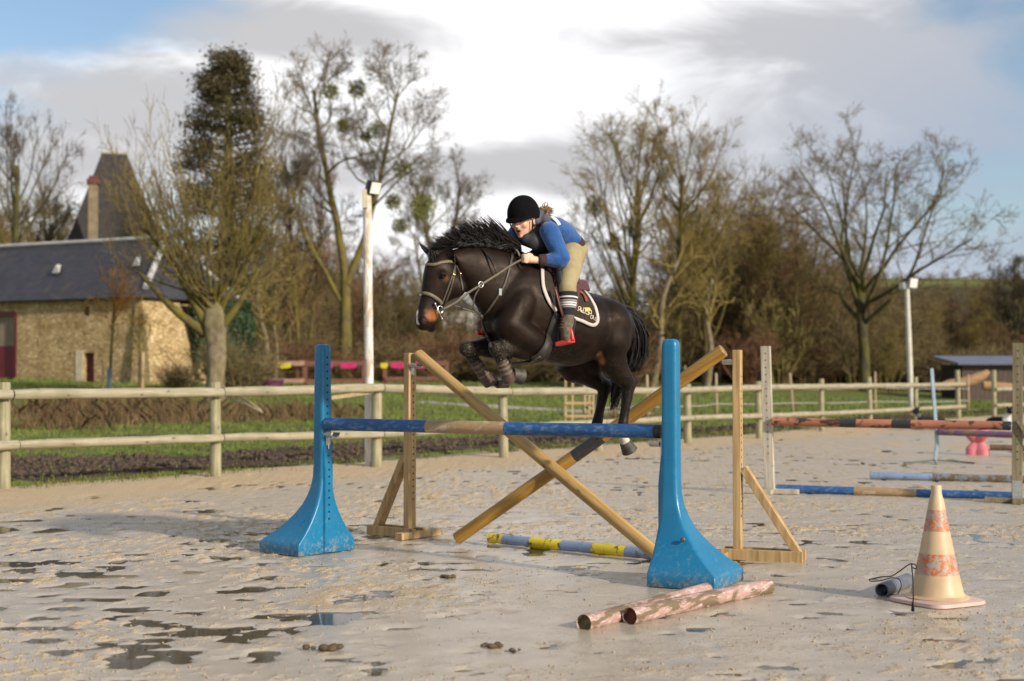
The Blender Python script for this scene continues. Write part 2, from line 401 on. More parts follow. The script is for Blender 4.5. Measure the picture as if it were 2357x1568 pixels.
water = tgrid('puddle_water', wx, wy, lambda X, Y: np.full_like(X, WATER_Z), mat_water(), keep=lambda X, Y: fdist(X, Y) < -1.2); tag(water, kind='structure')

def tgnd(x, y):                        # where the ray through (x, y) meets the terrain
    d = ray(x, y); t = 15.0
    for _ in range(400):
        p = CAMP + d * t
        if p.z <= tz(p.x, p.y): break
        t += .25
    return p
def mat_blade(name, c, var=.4, tr=.0):
    m = Mat(name, .7, .2); v = m.coord('Position'); n = m.noise(v, 1.6, 4); n2 = m.noise(v, 30, 2)
    k = m.ramp(n, [(.3, tuple(q * (1 - var) for q in c)), (.7, tuple(q * (1 + var) for q in c))]); k = m.mix(m.ramp(n2, [(.5, 0), (.7, .5)]), k, tuple(q * 1.5 for q in c)); m.col(k); return m.m
def blades(name, X, Y, h, w, mat, label, cat_, rng, lean=.35, z=None):
    n = len(X); Z = terrain(X, Y) if z is None else z; P = np.stack([X, Y, Z - .01], 1); a = rng.uniform(0, 6.28, n); s = np.stack([np.cos(a), np.sin(a), np.zeros(n)], 1) * (w * rng.uniform(.6, 1.4, n))[:, None]
    b = rng.uniform(0, 6.28, n); l = np.stack([np.cos(b), np.sin(b), np.zeros(n)], 1) * (h * lean * rng.random(n))[:, None]; T_ = P + np.array([0, 0, 1]) * h[:, None] + l; Md = P + np.array([0, 0, .55]) * h[:, None] + l * .3
    V = np.stack([P - s, P + s, Md + s * .8, T_, Md - s * .8], 1).reshape(-1, 3); F = (np.arange(n) * 5)[:, None] + np.array([0, 1, 2, 3, 4]); o = np_mesh(name, V, F, mat); tag(o, label, cat_, kind='stuff'); return o
def mudf(x, y):
    d = fdist(x, y); al = (x - FP0.x) * FDIR.x + (y - FP0.y) * FDIR.y; width = 5.2 + 2.0 * sstep(8, 2, al) - 2.4 * sstep(14, 28, al); return d, al, sstep(0.25, 0.6, d) * sstep(width, width * .6, d)
def scatter_view(rng, n, Y0, Y1, pad=1.08):
    Y = np.exp(rng.uniform(math.log(Y0), math.log(Y1), n)); return rng.uniform(-.36 * pad, .36 * pad, n) * Y, Y
rg = np.random.default_rng(4)
X, Y = scatter_view(rg, 420000, 17, 75); d, al, md = mudf(X, Y); cl = fbm(X * .9, Y * .9, 3, 14)
keep = (d > .15) & (rg.random(len(X)) < np.where(md > .5, .06, .85) * sstep(.36, .60, cl + .10)) & (rg.random(len(X)) < np.clip(30 / Y, .25, 1)); X, Y = X[keep][:70000], Y[keep][:70000]
blades('grass', X, Y, rg.uniform(.03, .085, len(X)) * np.clip(Y / 26, .8, 2), .006 * np.clip(Y / 22, .8, 3), mat_blade('meadow_grass', (.125, .155, .034)), 'short green winter grass of the paddock', 'grass', rg)
# tufts along the sand edge and round the posts
n = 9000; al = rg.uniform(-4, 46, n); dd_ = rg.normal(.05, .22, n); c_ = fbm(al * 1.4, al * 0 + 3, 3, 6); k = c_ > .42; al, dd_ = al[k], dd_[k]; X = FP0.x + FDIR.x * al + FNOR.x * dd_; Y = FP0.y + FDIR.y * al + FNOR.y * dd_
blades('edge_grass', X, Y, rg.uniform(.03, .10, len(X)), .005 * np.clip(Y / 20, 1, 2), mat_blade('edge_grass', (.13, .145, .03)), 'ragged grass tufts along the edge of the sand', 'grass', rg, .8, np.maximum(terrain(X, Y), arena_h(X, Y)))
# dry brown weeds behind the fence
n = 60000; X, Y = scatter_view(rg, n, 31, 44); d, al, md = mudf(X, Y); px_ = 1178.5 + X / Y * FOC; pa_ = sstep(.32, .68, fbm(X * .5, Y * .35, 4, 19)); wt = np.where(px_ < 900, sstep(9, 14, d) * sstep(23, 16, d), np.where(px_ > 1380, .55 * sstep(4, 6, d) * sstep(11, 8, d) * (px_ < 2200), .0)) * pa_
k = rg.random(n) < wt; X, Y = X[k], Y[k]; blades('dry_weeds', X, Y, .08 + .45 * rg.random(len(X)) ** 2, .010, mat_blade('dry_weeds', (.135, .085, .042), .45), 'dry reddish-brown weeds in the rough strip behind the fence', 'weeds', rg, 1.3)
# turned clods of mud
n = 30000; al = rg.uniform(-4, 40, n); dd_ = rg.uniform(.3, 6.5, n); X = FP0.x + FDIR.x * al + FNOR.x * dd_; Y = FP0.y + FDIR.y * al + FNOR.y * dd_; d, a2, md = mudf(X, Y); k = (rg.random(n) < md * sstep(.32, .5, fbm(X * 1.2, Y * 1.2, 3, 22)) * .55); X, Y = X[k][:9000], Y[k][:9000]
def lumps(name, X, Y, Z, r, mat, label, cat_, rng, kind='stuff'):
    n = len(X); base = np.array([[1, 0, 0], [0, 1, 0], [-1, 0, 0], [0, -1, 0], [.3, .2, .9], [0, 0, -.6]]) ; a = rng.uniform(0, 6.28, n); c, s = np.cos(a), np.sin(a); B = base[None] * rng.uniform(.55, 1.35, (n, 6, 1)) * r[:, None, None]; V = np.stack([B[..., 0] * c[:, None] - B[..., 1] * s[:, None], B[..., 0] * s[:, None] + B[..., 1] * c[:, None], B[..., 2]], -1) + np.stack([X, Y, Z], 1)[:, None]
    f = np.array([[0, 1, 4], [1, 2, 4], [2, 3, 4], [3, 0, 4], [1, 0, 5], [2, 1, 5], [3, 2, 5], [0, 3, 5]]); F = (np.arange(n) * 6)[:, None, None] + f[None]; o = np_mesh(name, V.reshape(-1, 3), F.reshape(-1, 3), mat, None, True); tag(o, label, cat_, kind=kind); return o
lumps('mud_clods', X, Y, terrain(X, Y) + .005, rg.uniform(.02, .075, len(X)), plain('turned_earth', (.075, .048, .030), .9, .5, 3), 'dark turned clods of mud along the fence', 'mud', rg)
# crumbs of kicked-up sand
X, Y = scatter_view(rg, 60000, 6.2, 20, 1.1); k = (fdist(X, Y) < -.3) & (rg.random(len(X)) < .12 + .88 * sstep(.46, .64, fbm(X * .75 + 3, Y * .75 + 8, 3, 51)) + np.exp(-(((X + .75 + .35 * (Y - 9.2)) / .55) ** 2 + ((Y - 9.3) / .8) ** 2))) & (rg.random(len(X)) < 1 - .8 * np.exp(-(((X - .5) / 2.4) ** 2 + ((Y - 8.4) / 1.7) ** 2))); X, Y = X[k][:11000], Y[k][:11000]
lumps('sand_crumbs', X, Y, arena_h(X, Y) + .001, .003 + .008 * rg.random(len(X)) ** 2.5, plain('damp_sand_crumb', (.36, .285, .185), .9, .3, 6), 'small crumbs of kicked-up sand over the arena', 'sand', rg)
# gravel path across the paddock
P0 = [tgnd(x, y) for x, y in ((985, 927), (1050, 932), (1150, 938), (1250, 943), (1330, 947), (1500, 953))]
def path_strip():
    Q = sp(P0, 8); V = []; W = .55
    for i, q in enumerate(Q):
        dv = (Q[min(i + 1, len(Q) - 1)] - Q[max(i - 1, 0)]); dv.z = 0; dv.normalize(); nrm = Vector((-dv.y, dv.x, 0))
        for s in (-1, -.4, .4, 1): p = q + nrm * W * s; V.append((p.x, p.y, tz(p.x, p.y) + (.05 if abs(s) < .9 else .0)))
    F = [(i * 4 + j, i * 4 + j + 1, i * 4 + 5 + j, i * 4 + 4 + j) for i in range(len(Q) - 1) for j in range(3)]; o = np_mesh('path', V, F, plain('pale_gravel', (.33, .29, .25), .9, .25, 5), None, True); tag(o, kind='structure')
path_strip()
# ------------------------------------------------------------------ materials of the jump
def mat_plastic():
    m = Mat('blue_polythene', 0.28, 0.5); v = m.coord(); n = m.noise(v, 3.0, 4); s = m.noise(v, 30, 6, 0.7)
    c = m.ramp(n, [(0.3, (0.004, 0.130, 0.265)), (0.7, (0.006, 0.170, 0.335))])
    sep = m.N('ShaderNodeSeparateXYZ'); m.L(v, sep.inputs[0])
    low = m.ramp(sep.outputs[2], [(0.0, 1.0), (0.45, 0.0)])
    scuff = m.math('MULTIPLY', m.ramp(s, [(0.56, 0.0), (0.74, 0.45)]), low); grime = m.ramp(m.noise(v, 1.7, 5, .7), [(.45, 0), (.7, .35)])
    c = m.mix(scuff, c, (0.42, 0.55, 0.60)); scr = m.ramp(m.noise(m.coord(scale=(4, 4, 0.6)), 24, 5, 0.7, 1.5), [(0.70, 0.0), (0.78, 0.5)])
    c = m.mix(scr, c, (0.25, 0.48, 0.62)); c = m.mix(grime, c, (.025, .12, .20)); mudc = m.ramp(sep.outputs[2], [(.02, 1), (.16, 0)]); c = m.mix(m.math('MULTIPLY', mudc, m.ramp(m.noise(v, 22, 6, .75), [(.50, 0), (.6, .85)])), c, (.30, .25, .19)); m.col(c); m.rough(m.ramp(s, [(0.3, 0.22), (0.8, 0.5)])); m.bump(m.noise(v, 9, 3), 0.06, 0.02); return m.m
def mat_wood(name, dark, light, grain=1.0, rough=0.7, axis='Z', knots=True, green=0.0, mottle=0.0):
    sc = {'Z': (26, 26, 1.6), 'Y': (26, 1.6, 26), 'X': (1.6, 26, 26)}[axis]
    m = Mat(name, rough, 0.35); v = m.coord(scale=sc); v0 = m.coord()
    n = m.noise(v, 1.0, 6, 0.62, 0.6); n2 = m.noise(v0, 2.2, 3)
    mid = tuple((a + b) / 2 for a, b in zip(dark, light))
    c = m.ramp(n, [(0.32, dark), (0.5, mid), (0.66, light)])
    c = m.mix(m.ramp(n2, [(0.3, 0.0), (0.75, 0.5)]), c, m.mix(1.0, c, (0.75, 0.70, 0.62), 'MULTIPLY'))
    if knots:
        k = m.vor(m.coord(scale={'Z': (7, 7, 3.2), 'Y': (7, 3.2, 7), 'X': (3.2, 7, 7)}[axis]), 1.0)
        c = m.mix(m.ramp(k, [(0.05, 1.0), (0.13, 0.0)]), c, tuple(x * 0.28 for x in mid))
    if green: c = m.mix(m.ramp(m.noise(v0, 5, 5), [(0.45, 0.0), (0.7, green)]), c, (0.16, 0.17, 0.07))
    if mottle: c = m.mix(m.ramp(m.noise(v0, 14, 6, 0.7), [(0.5, 0.0), (0.62, mottle)]), c, (0.035, 0.025, 0.018))
    m.col(c); m.bump(n, 0.25, 0.004); return m.m
def mat_paint(name, c0, chip=(0.30, 0.22, 0.13), amount=0.55, scuff=(0.55, 0.58, 0.62), sc=0.35, scale=9.0, rough=0.5, stretch=(1, 1, 1)):
    m = Mat(name, rough, 0.4); v = m.coord(scale=stretch); n = m.noise(v, scale, 8, 0.72, 0.6); n2 = m.noise(v, scale * 4, 5, 0.7); n3 = m.noise(v, 2.0, 3)
    base = m.ramp(n3, [(0.3, tuple(x * 0.8 for x in c0)), (0.7, tuple(min(1, x * 1.15) for x in c0))])
    c = m.mix(m.ramp(n2, [(0.5, 0.0), (0.7, sc)]), base, scuff)
    c = m.mix(m.ramp(n, [(amount, 0.0), (amount + 0.05, 1.0)]), c, chip)
    m.col(c); m.bump(n, 0.3, 0.003); return m.m
BLUE_PL = mat_plastic()
PINE = mat_wood('fresh_sawn_pine', (0.30, 0.185, 0.075), (0.56, 0.385, 0.19))
PINE_E = plain('pine_end_grain', (0.16, 0.105, 0.055), 0.8, 0.3, 60)
POLE_Y = mat_wood('varnished_round_pole', (0.235, 0.115, 0.018), (0.46, 0.265, 0.060), rough=0.42, axis='X')
POLE_Y2 = mat_wood('pale_round_pole', (0.30, 0.18, 0.055), (0.52, 0.335, 0.125), rough=0.5, axis='X')
POLE_END = plain('pole_end_grain', (0.20, 0.16, 0.075), 0.8, 0.4, 40)
P_BLUE = mat_paint('worn_blue_pole_paint', (0.020, 0.088, 0.245), amount=0.69, scuff=(0.24, 0.32, 0.44), sc=0.6, scale=7, stretch=(0.5, 1, 1))
P_TAN = mat_paint('worn_tan_pole_paint', (0.34, 0.225, 0.115), chip=(0.46, 0.38, 0.27), amount=0.56, scuff=(0.19, 0.12, 0.06), sc=0.6, scale=11, stretch=(0.5, 1, 1))
P_YEL = mat_paint('chipped_yellow_paint', (0.72, 0.55, 0.02), chip=(0.10, 0.08, 0.035), amount=0.55, scuff=(0.45, 0.36, 0.05), scale=13)
P_PBL = mat_paint('chipped_pale_blue_paint', (0.20, 0.27, 0.40), chip=(0.14, 0.12, 0.09), amount=0.58, scuff=(0.33, 0.37, 0.44), scale=13)
P_PINK = mat_paint('flaking_pink_and_white_paint', (0.40, 0.25, 0.21), chip=(0.17, 0.118, 0.066), amount=0.50, scuff=(0.74, 0.64, 0.60), sc=0.75, scale=13, stretch=(0.3, 1, 1))
P_ORANGE = mat_paint('flaking_orange_paint', (0.40, 0.15, 0.082), chip=(0.055, 0.03, 0.02), amount=0.53, scuff=(0.48, 0.25, 0.16), scale=8, stretch=(0.5, 1, 1))
P_PURP = mat_paint('flaking_purple_paint', (0.14, 0.07, 0.15), chip=(0.20, 0.14, 0.085), amount=0.52, scuff=(0.25, 0.17, 0.2), scale=6)
P_BROWN = mat_paint('brown_pole_paint', (0.16, 0.085, 0.05), chip=(0.06, 0.04, 0.025), amount=0.6, scuff=(0.25, 0.15, 0.1), scale=6)
P_BLACK = mat_paint('worn_black_band', (0.03, 0.03, 0.032), chip=(0.22, 0.15, 0.06), amount=0.63, scuff=(0.12, 0.11, 0.1), scale=10)
P_WHITE = mat_paint('peeling_white_paint', (0.72, 0.68, 0.62), chip=(0.46, 0.34, 0.24), amount=0.50, scuff=(0.8, 0.78, 0.75), sc=0.6, scale=4, stretch=(1.6, 1.6, 0.35))
STEEL = plain('galvanised_steel', (0.52, 0.52, 0.50), 0.38, 0.15, 20, metal=0.8)
DARK = plain('dark_hole', (0.012, 0.012, 0.014), 0.8)
BLACK_PL = plain('black_plastic', (0.012, 0.012, 0.013), 0.45)
RED_ROT = plain('red_rotten_wood', (0.10, 0.022, 0.016), 0.9, 0.5, 45, bump=0.6)

# ------------------------------------------------------------------ plastic wings
def wing_mesh(T):
    """column at the inner end (x = 0), foot flaring towards +x; y is across"""
    H, W, LEN = 1.70, 0.62, 0.42
    mb = MB(); rings = []; K = 32
    def section(xin, xout, hw_in, hw_out, rad, z):
        # rounded quadrilateral given as 4 corners
        C = [(xin, -hw_in), (xout, -hw_out), (xout, hw_out), (xin, hw_in)]
        P = []
        for i in range(4):
            c = Vector(C[i]); a = Vector(C[i - 1]); b = Vector(C[(i + 1) % 4])
            da = (a - c); db = (b - c); r = min(rad, da.length * .45, db.length * .45); p = c + da.normalized() * r; q = c + db.normalized() * r
            for t in np.linspace(0, 1, K // 4):
                w = (p * (1 - t) + c * t) * (1 - t) + (c * (1 - t) + q * t) * t; P.append(Vector((w.x, w.y, z)))
        return P
    zs = [0.0, 0.004, 0.085, 0.095, 0.115, 0.14, 0.17, 0.21, 0.26, 0.32, 0.39, 0.46, 0.54, 0.62, 0.72, 0.85, 1.0, 1.15, 1.3, 1.45, 1.58, 1.63, 1.655, 1.675, 1.69, 1.70]
    for z in zs:
        if z < 0.09: f = 1.0
        else: f = max(0.0, 1 - (z - 0.09) / 0.62) ** 2.35
        col = 0.065 - 0.009 * (z / H)
        top = 1.0
        if z > 1.655: top = math.sqrt(max(0.02, 1 - ((z - 1.655) / 0.046) ** 2)) * 0.45 + 0.55 if z < 1.699 else 0.5
        cw = col * top
        xin = -cw; xout = cw + (LEN - 0.06) * f; hi = cw + (W / 2 - col) * f * 1.0; ho = cw * 0.9 + (W / 2 - col) * f
        ins = 0.004 if z == 0 else 0
        rings.append(section(xin + ins, xout - ins, hi - ins, ho - ins, 0.034 if f < .3 else 0.034 * (1 - f) + 0.010 * f, z + 0.02))
    mb.rings(rings); body = mb.build('wing_body', BLUE_PL, T, True, 50)
    rb = MB(); rr = []                               # raised rib that carries the column down to the foot on the pole side
    for z in np.linspace(0.03, 0.9, 14):
        w = 0.058; d = 0.020 * min(1, (0.9 - z) / 0.2)
        rr.append([Vector((-0.030, -w, z)), Vector((-0.063 - d, -w * .7, z)), Vector((-0.063 - d, w * .7, z)), Vector((-0.030, w, z))])
    rb.rings(rr); rb.build('column_rib', BLUE_PL, T, True, 40)
    hm = MB()
    for i in range(24):
        z = 0.30 + i * 0.057
        c = 0.065 - 0.009 * (z / H); x = -c - (0.022 * min(1, (0.9 - z) / 0.2) if z < .9 else 0.0) + 0.001
        hm.tube([(x, 0.0, z), (x - 0.004, 0.0, z)], 0.0085, 8)
    tag(hm.build('peg_holes', DARK, T), kind='stuff')
    for sy in (-1, 1): ft = MB(); ft.box((0.12, sy * 0.22, 0.008), (0.30, 0.10, 0.03)); ft.build('foot_pad', BLACK_PL, T)
    return T
def cup(parent, loc, rz, name='jump_cup'):
    mb = MB(); n = 10; rings = []
    for x in (-0.038, 0.0, 0.038):
        P = []
        for i in range(n + 1):
            a = math.pi + math.pi * i / n * 1.0; P.append(Vector((x, 0.056 * math.cos(a), 0.056 + 0.05 * math.sin(a) * 0.75)))
        for i in range(n, -1, -1):
            a = math.pi + math.pi * i / n; P.append(Vector((x, 0.050 * math.cos(a), 0.057 + 0.05 * math.sin(a) * 0.75 + 0.003)))
        rings.append(P)
    mb.rings(rings); mb.box((0.048, 0, 0.01), (0.010, 0.045, 0.11)); mb.tube([(0.04, 0, -0.03), (0.04, 0.0, -0.075)], 0.006, 6)
    o = mb.build(name, STEEL, parent); o.location = loc; o.rotation_euler = (0, 0, rz); return o
LW = gnd(741, 1274); RW = gnd(1546, 1341)
ZL, ZR = 1.0, 1.0
POLE_Z = 1.06
wl = empty('jump_wing', (LW.x, LW.y, -0.012), math.atan2(0.635, -0.77)); wing_mesh(wl)
tag(wl, 'bright blue plastic jump wing with flared foot, farther one left of the horse', 'jump wing', 'blue plastic jump wings')
wr = copy_tree(wl); wr.location = (RW.x, RW.y, -0.012); wr.rotation_euler = (0, 0, math.atan2(-0.458, 0.889))
wr['label'] = 'bright blue plastic jump wing nearest the camera with chipped logs at its foot'
pb = MB(); bx = Matrix.Rotation(R(90), 4, 'Y')
pb.lathe([(0.012, 0), (0.017, 0.002), (0.017, 0.006), (0.010, 0.008)], 12, Matrix.Translation((0.145, -0.17, 0.335)) @ Matrix.Rotation(R(78), 4, 'X') @ Matrix.Rotation(R(32), 4, 'Y')); pb.build('drain_plug', BLACK_PL, wr)
pa, pbv = at(748, 977, LW.y - 0.05), at(1527, 993, RW.y + 0.05); POLE_Z = (pa.z + pbv.z) / 2
for w, off in ((wl, 1), (wr, 1)): cup(w, (-0.115, 0, POLE_Z - 0.115), 0)

def round_pole(name, a, b, rad, bands, label, group=None, caps=None, wob=0.003, k=18, taper=1.0, ragged=None):
    """a round pole as bands (fraction, material); one mesh part for each band"""
    a, b = Vector(a), Vector(b); d = b - a; ln = d.length; q = d.to_track_quat('X', 'Z')
    T = empty(name, a); T.rotation_mode = 'QUATERNION'; T.rotation_quaternion = q
    t0 = 0.0; rng = random.Random(name + label)
    ph = rng.random() * 9
    for i, (t1, mat) in enumerate(bands):
        mb = MB(); pts = []; rad_ = []; n = max(3, int((t1 - t0) * 24))
        ends = []
        for j in range(n + 1):
            t = t0 + (t1 - t0) * j / n; pts.append((t * ln, math.sin(t * 5 + ph) * wob, math.cos(t * 4 + ph) * wob)); rad_.append(rad * (1 + (taper - 1) * t) * (1 + 0.012 * math.sin(t * 17 + ph)))
        if i == 0: pts = [(pts[0][0], pts[0][1], pts[0][2])] + [(pts[0][0] + 0.006, *pts[0][1:])] + pts[1:]; rad_ = [rad_[0] * 0.9] + rad_
        if i == len(bands) - 1: pts = pts[:-1] + [(pts[-1][0] - 0.006, *pts[-1][1:]), pts[-1]]; rad_ = rad_[:-1] + [rad_[-1], rad_[-1] * 0.9]
        mb.tube(pts, rad_, k)
        if ragged and i == len(bands) - 1:
            for vi in range(len(mb.v) - k, len(mb.v)):
                x, y, z = mb.v[vi]; mb.v[vi] = (x - rng.random() * ragged, y, z)
        if ragged and i == 0:
            for vi in range(0, k):
                x, y, z = mb.v[vi]; mb.v[vi] = (x + rng.random() * ragged * .5, y, z)
        ms = [mat]
        if caps:
            ms.append(caps); nf = len(mb.f)
            if i == 0: mb.m[nf - 2] = 1
            if i == len(bands) - 1: mb.m[nf - 1] = 1
        o = mb.build('band' if len(bands) > 1 else 'shaft', ms, T, True, 40); t0 = t1
    tag(T, label, 'pole', group); return T
axd = (pbv - pa).normalized()
round_pole('jump_pole', pa + axd * 0.012, pbv - axd * 0.016, 0.0505, [(0.333, P_BLUE), (0.572, P_TAN), (0.985, P_BLUE), (1.0, BLACK_PL)], 'blue pole with tan middle band resting across the two blue wings')

# ------------------------------------------------------------------ timber stands with the crossed poles
def stand(name, foot, rz, label, h=1.63, w=0.10, d=0.062, mat=PINE, holes=True, cupz=None, foot_len=0.56, brace_h=0.72, out=0.50, cross=0.52):
    """post with base board running out along +x, cross board along y and a brace; the pole hangs on the -x side"""
    T = empty(name, foot, rz)
    mb = MB(); mb.box((0, 0, h / 2 + 0.05), (d, w, h - 0.05), None, 0.004); mb.build('post', mat, T)
    if holes:
        hb = MB()
        for i in range(int((h - 0.45) / 0.058)):
            z = 0.34 + i * 0.058
            for s in (-1, 1): hb.tube([(s * (d / 2 - 0.001), -0.012, z), (s * (d / 2 + 0.0015), -0.012, z)], 0.0085, 7)
        tag(hb.build('peg_holes', DARK, T), kind='stuff')
    b = MB(); b.box((out / 2 - 0.05, -w / 2 - 0.026, 0.042), (out + 0.14, 0.048, 0.085), None, 0.004); b.build('base_board', mat, T)
    b = MB(); b.box((out / 2 - 0.05, w / 2 + 0.026, 0.042), (out + 0.14, 0.048, 0.085), None, 0.004); b.build('base_board', mat, T)
    b = MB(); b.box((-0.02 - d / 2 - 0.05, 0, 0.032), (0.085, cross, 0.06), None, 0.004); b.build('cross_board', mat, T)
    b = MB(); b.beam((out - 0.02, 0, 0.05), (d / 2 + 0.015, 0, brace_h), w * 0.92, 0.06, (0, 0, 1), 0.004); b.build('brace', mat, T)
    if cupz: cup(T, (-d / 2 - 0.045, 0, cupz), 0)
    tag(T, label, 'jump stand'); return T
SL = gnd(943, 1236); SR = gnd(1699, 1286)
stand('jump_stand', (SL.x, SL.y, 0), math.atan2(0.62, -0.79), 'pale timber jump stand left of the crossed poles, behind the blue pole', cupz=1.50, out=0.42)
stand('jump_stand', (SR.x, SR.y, 0), math.atan2(-0.35, 0.93), 'pale timber jump stand with slanting brace right of the near blue wing', cupz=1.52, out=0.50)
a, b = at(962, 815, SL.y - 0.03), at(1512, 1279, gnd(1512, 1296).y)
round_pole('jump_pole', a, b, 0.0515, [(1.0, POLE_Y2)], 'tan round pole slanting down from the left timber stand to the near blue wing', caps=POLE_END)
a, b = at(1666, 806, SR.y - 0.02), at(1052, 1241, gnd(1052, 1258).y)
round_pole('jump_pole', a, b, 0.054, [(0.44, POLE_Y), (0.545, P_BLACK), (1.0, POLE_Y)], 'yellow-brown round pole with black band slanting down from the right timber stand', caps=POLE_END)
a, b = gnd(1128, 1248), gnd(1545, 1290); a.z = b.z = 0.030
round_pole('ground_pole', a, b, 0.050, [(0.085, P_YEL), (0.25, P_PBL), (0.425, P_YEL), (0.60, P_PBL), (0.775, P_YEL), (1.0, P_PBL)], 'yellow and pale blue banded pole lying in the wet under the jump', ragged=0.05)
a, b = gnd(1343, 1452), gnd(1628, 1374); a.z = b.z = 0.044
round_pole('log', a, b, 0.050, [(1.0, P_PINK)], 'longer-worn pinkish log lying behind, against the near blue wing', caps=plain('mossy_end', (0.12, 0.09, 0.04), .9, .5, 50, bump=.6), ragged=0.09, taper=0.92)
a, b = gnd(1447, 1438), gnd(1768, 1365); a.z = b.z = 0.046
round_pole('log', a, b, 0.052, [(1.0, P_PINK)], 'pink and white flaking log in front of the other log, red rotten end', caps=RED_ROT, ragged=0.10, taper=1.0)

# ------------------------------------------------------------------ traffic cone, pipe and cord
def mat_cone():
    m = Mat('faded_cone_plastic', 0.45, 0.4); v = m.coord(); sep = m.N('ShaderNodeSeparateXYZ'); m.L(v, sep.inputs[0]); z = sep.outputs[2]
    n = m.noise(v, 17, 8, 0.8, 1.8); n2 = m.noise(v, 5, 5)
    base = m.ramp(n2, [(0.3, (0.46, 0.315, 0.175)), (0.7, (0.60, 0.44, 0.275))])
    white = (0.36, 0.335, 0.28); orange = (0.52, 0.125, 0.025)
    band = m.mix(m.ramp(n, [(0.47, 0.0), (0.53, 1.0)]), white, orange)
    f = m.ramp(m.math('DIVIDE', z, 0.75), [(0.0, 0), (0.245, 0), (0.25, 1), (0.42, 1), (0.425, 0), (0.605, 0), (0.61, 1), (0.785, 1), (0.79, 0), (1, 0)], 'CONSTANT')
    m.col(m.mix(f, base, band)); m.set(Subsurface_Weight=0.08, Subsurface_Radius=(0.02, 0.01, 0.006)); return m.m
CN = gnd(2157, 1388)
T = empty('traffic_cone', (CN.x, CN.y, 0), 0.5)
mb = MB(); mb.lathe([(0.20, 0.030), (0.205, 0.045), (0.172, 0.058), (0.168, 0.066), (0.155, 0.30), (0.148, 0.315)][0:4] + [(0.163, 0.075), (0.137, 0.19), (0.101, 0.36), (0.063, 0.56), (0.047, 0.655), (0.043, 0.665), (0.033, 0.70), (0.033, 0.74), (0.030, 0.75)], 28)
mb.build('cone_body', mat_cone(), T, True, 40)
PBASE = plain('faded_pink_base', (0.54, 0.37, 0.31), 0.5, 0.1)
mb = MB(); rr = []
for z, s in ((0.006, 0.235), (0.010, 0.240), (0.030, 0.236), (0.040, 0.20)):
    P = []
    for i in range(40):
        a_ = 2 * math.pi * i / 40; c_, s_ = math.cos(a_), math.sin(a_); q = (abs(c_) ** 5 + abs(s_) ** 5) ** (-1 / 5.0)
        P.append(Vector((c_ * q * s, s_ * q * s, z + 0.012 * (q - 1) * (0 if z > .02 else -0.2))))
    rr.append(P)
mb.rings(rr); mb.build('base_plate', PBASE, T, True, 40)
tag(T, 'faded orange and white traffic cone with peeling reflective bands', 'traffic cone')
PIPE = plain('scuffed_grey_pipe', (0.115, 0.125, 0.145), 0.42, 0.35, 14)
a, b = gnd(2030, 1375), gnd(2103, 1345); a.z = b.z = 0.046; b = a + (b - a).normalized() * 0.55
mb = MB(); dd = (b - a).normalized(); mb.tube([a, b], 0.047, 20, cap=False); mb.tube([b, a], 0.040, 20, cap=False)
ring = MB(); q = dd.to_track_quat('Z', 'Y').to_matrix().to_4x4(); q.translation = a
for i in range(20):
    pass
V = [q @ Vector((r * math.cos(2 * math.pi * i / 20), r * math.sin(2 * math.pi * i / 20), 0)) for r in (0.047, 0.040) for i in range(20)]
mb.add(V, [(i, (i + 1) % 20, 20 + (i + 1) % 20, 20 + i) for i in range(20)])
o = mb.build('plastic_pipe', PIPE, None, True, 40); tag(o, 'short grey plastic pipe lying on the sand beside the cone', 'pipe')
CORD = plain('black_cord', (0.012, 0.012, 0.014), 0.7)
Yc = a.y + 0.06
cp = [at(2000, 1334, Yc), at(2030, 1328, Yc), at(2052, 1326, Yc + .05), at(2070, 1315, Yc + .02), at(2085, 1304, Yc - .1), at(2096, 1298, CN.y - 0.33), at(2108, 1301, CN.y - 0.33), at(2108, 1309, CN.y - 0.33), at(2100, 1306, CN.y - 0.33), at(2098, 1300, CN.y - 0.36), at(2101, 1330, CN.y - 0.40), at(2102, 1370, CN.y - 0.42), gnd(2101, 1405, 0.012)]
mb = MB(); mb.tube(sp(cp), 0.0042, 6)
cp = [at(2000, 1334, Yc), at(2006, 1338, Yc), at(2030, 1336, Yc), at(2052, 1330, Yc + .03), at(2070, 1334, Yc + .05), at(2074, 1350, Yc + 0.02), at(2066, 1368, Yc)]
mb.tube(sp(cp), 0.0036, 6); mb.tube([at(2101, 1385, CN.y - 0.42), gnd(2101, 1405, 0.012)], [0.006, 0.011], 8)
o = mb.build('cord', CORD, None, True); tag(o, 'thin black cord looped over the grey pipe by the cone', 'cord')
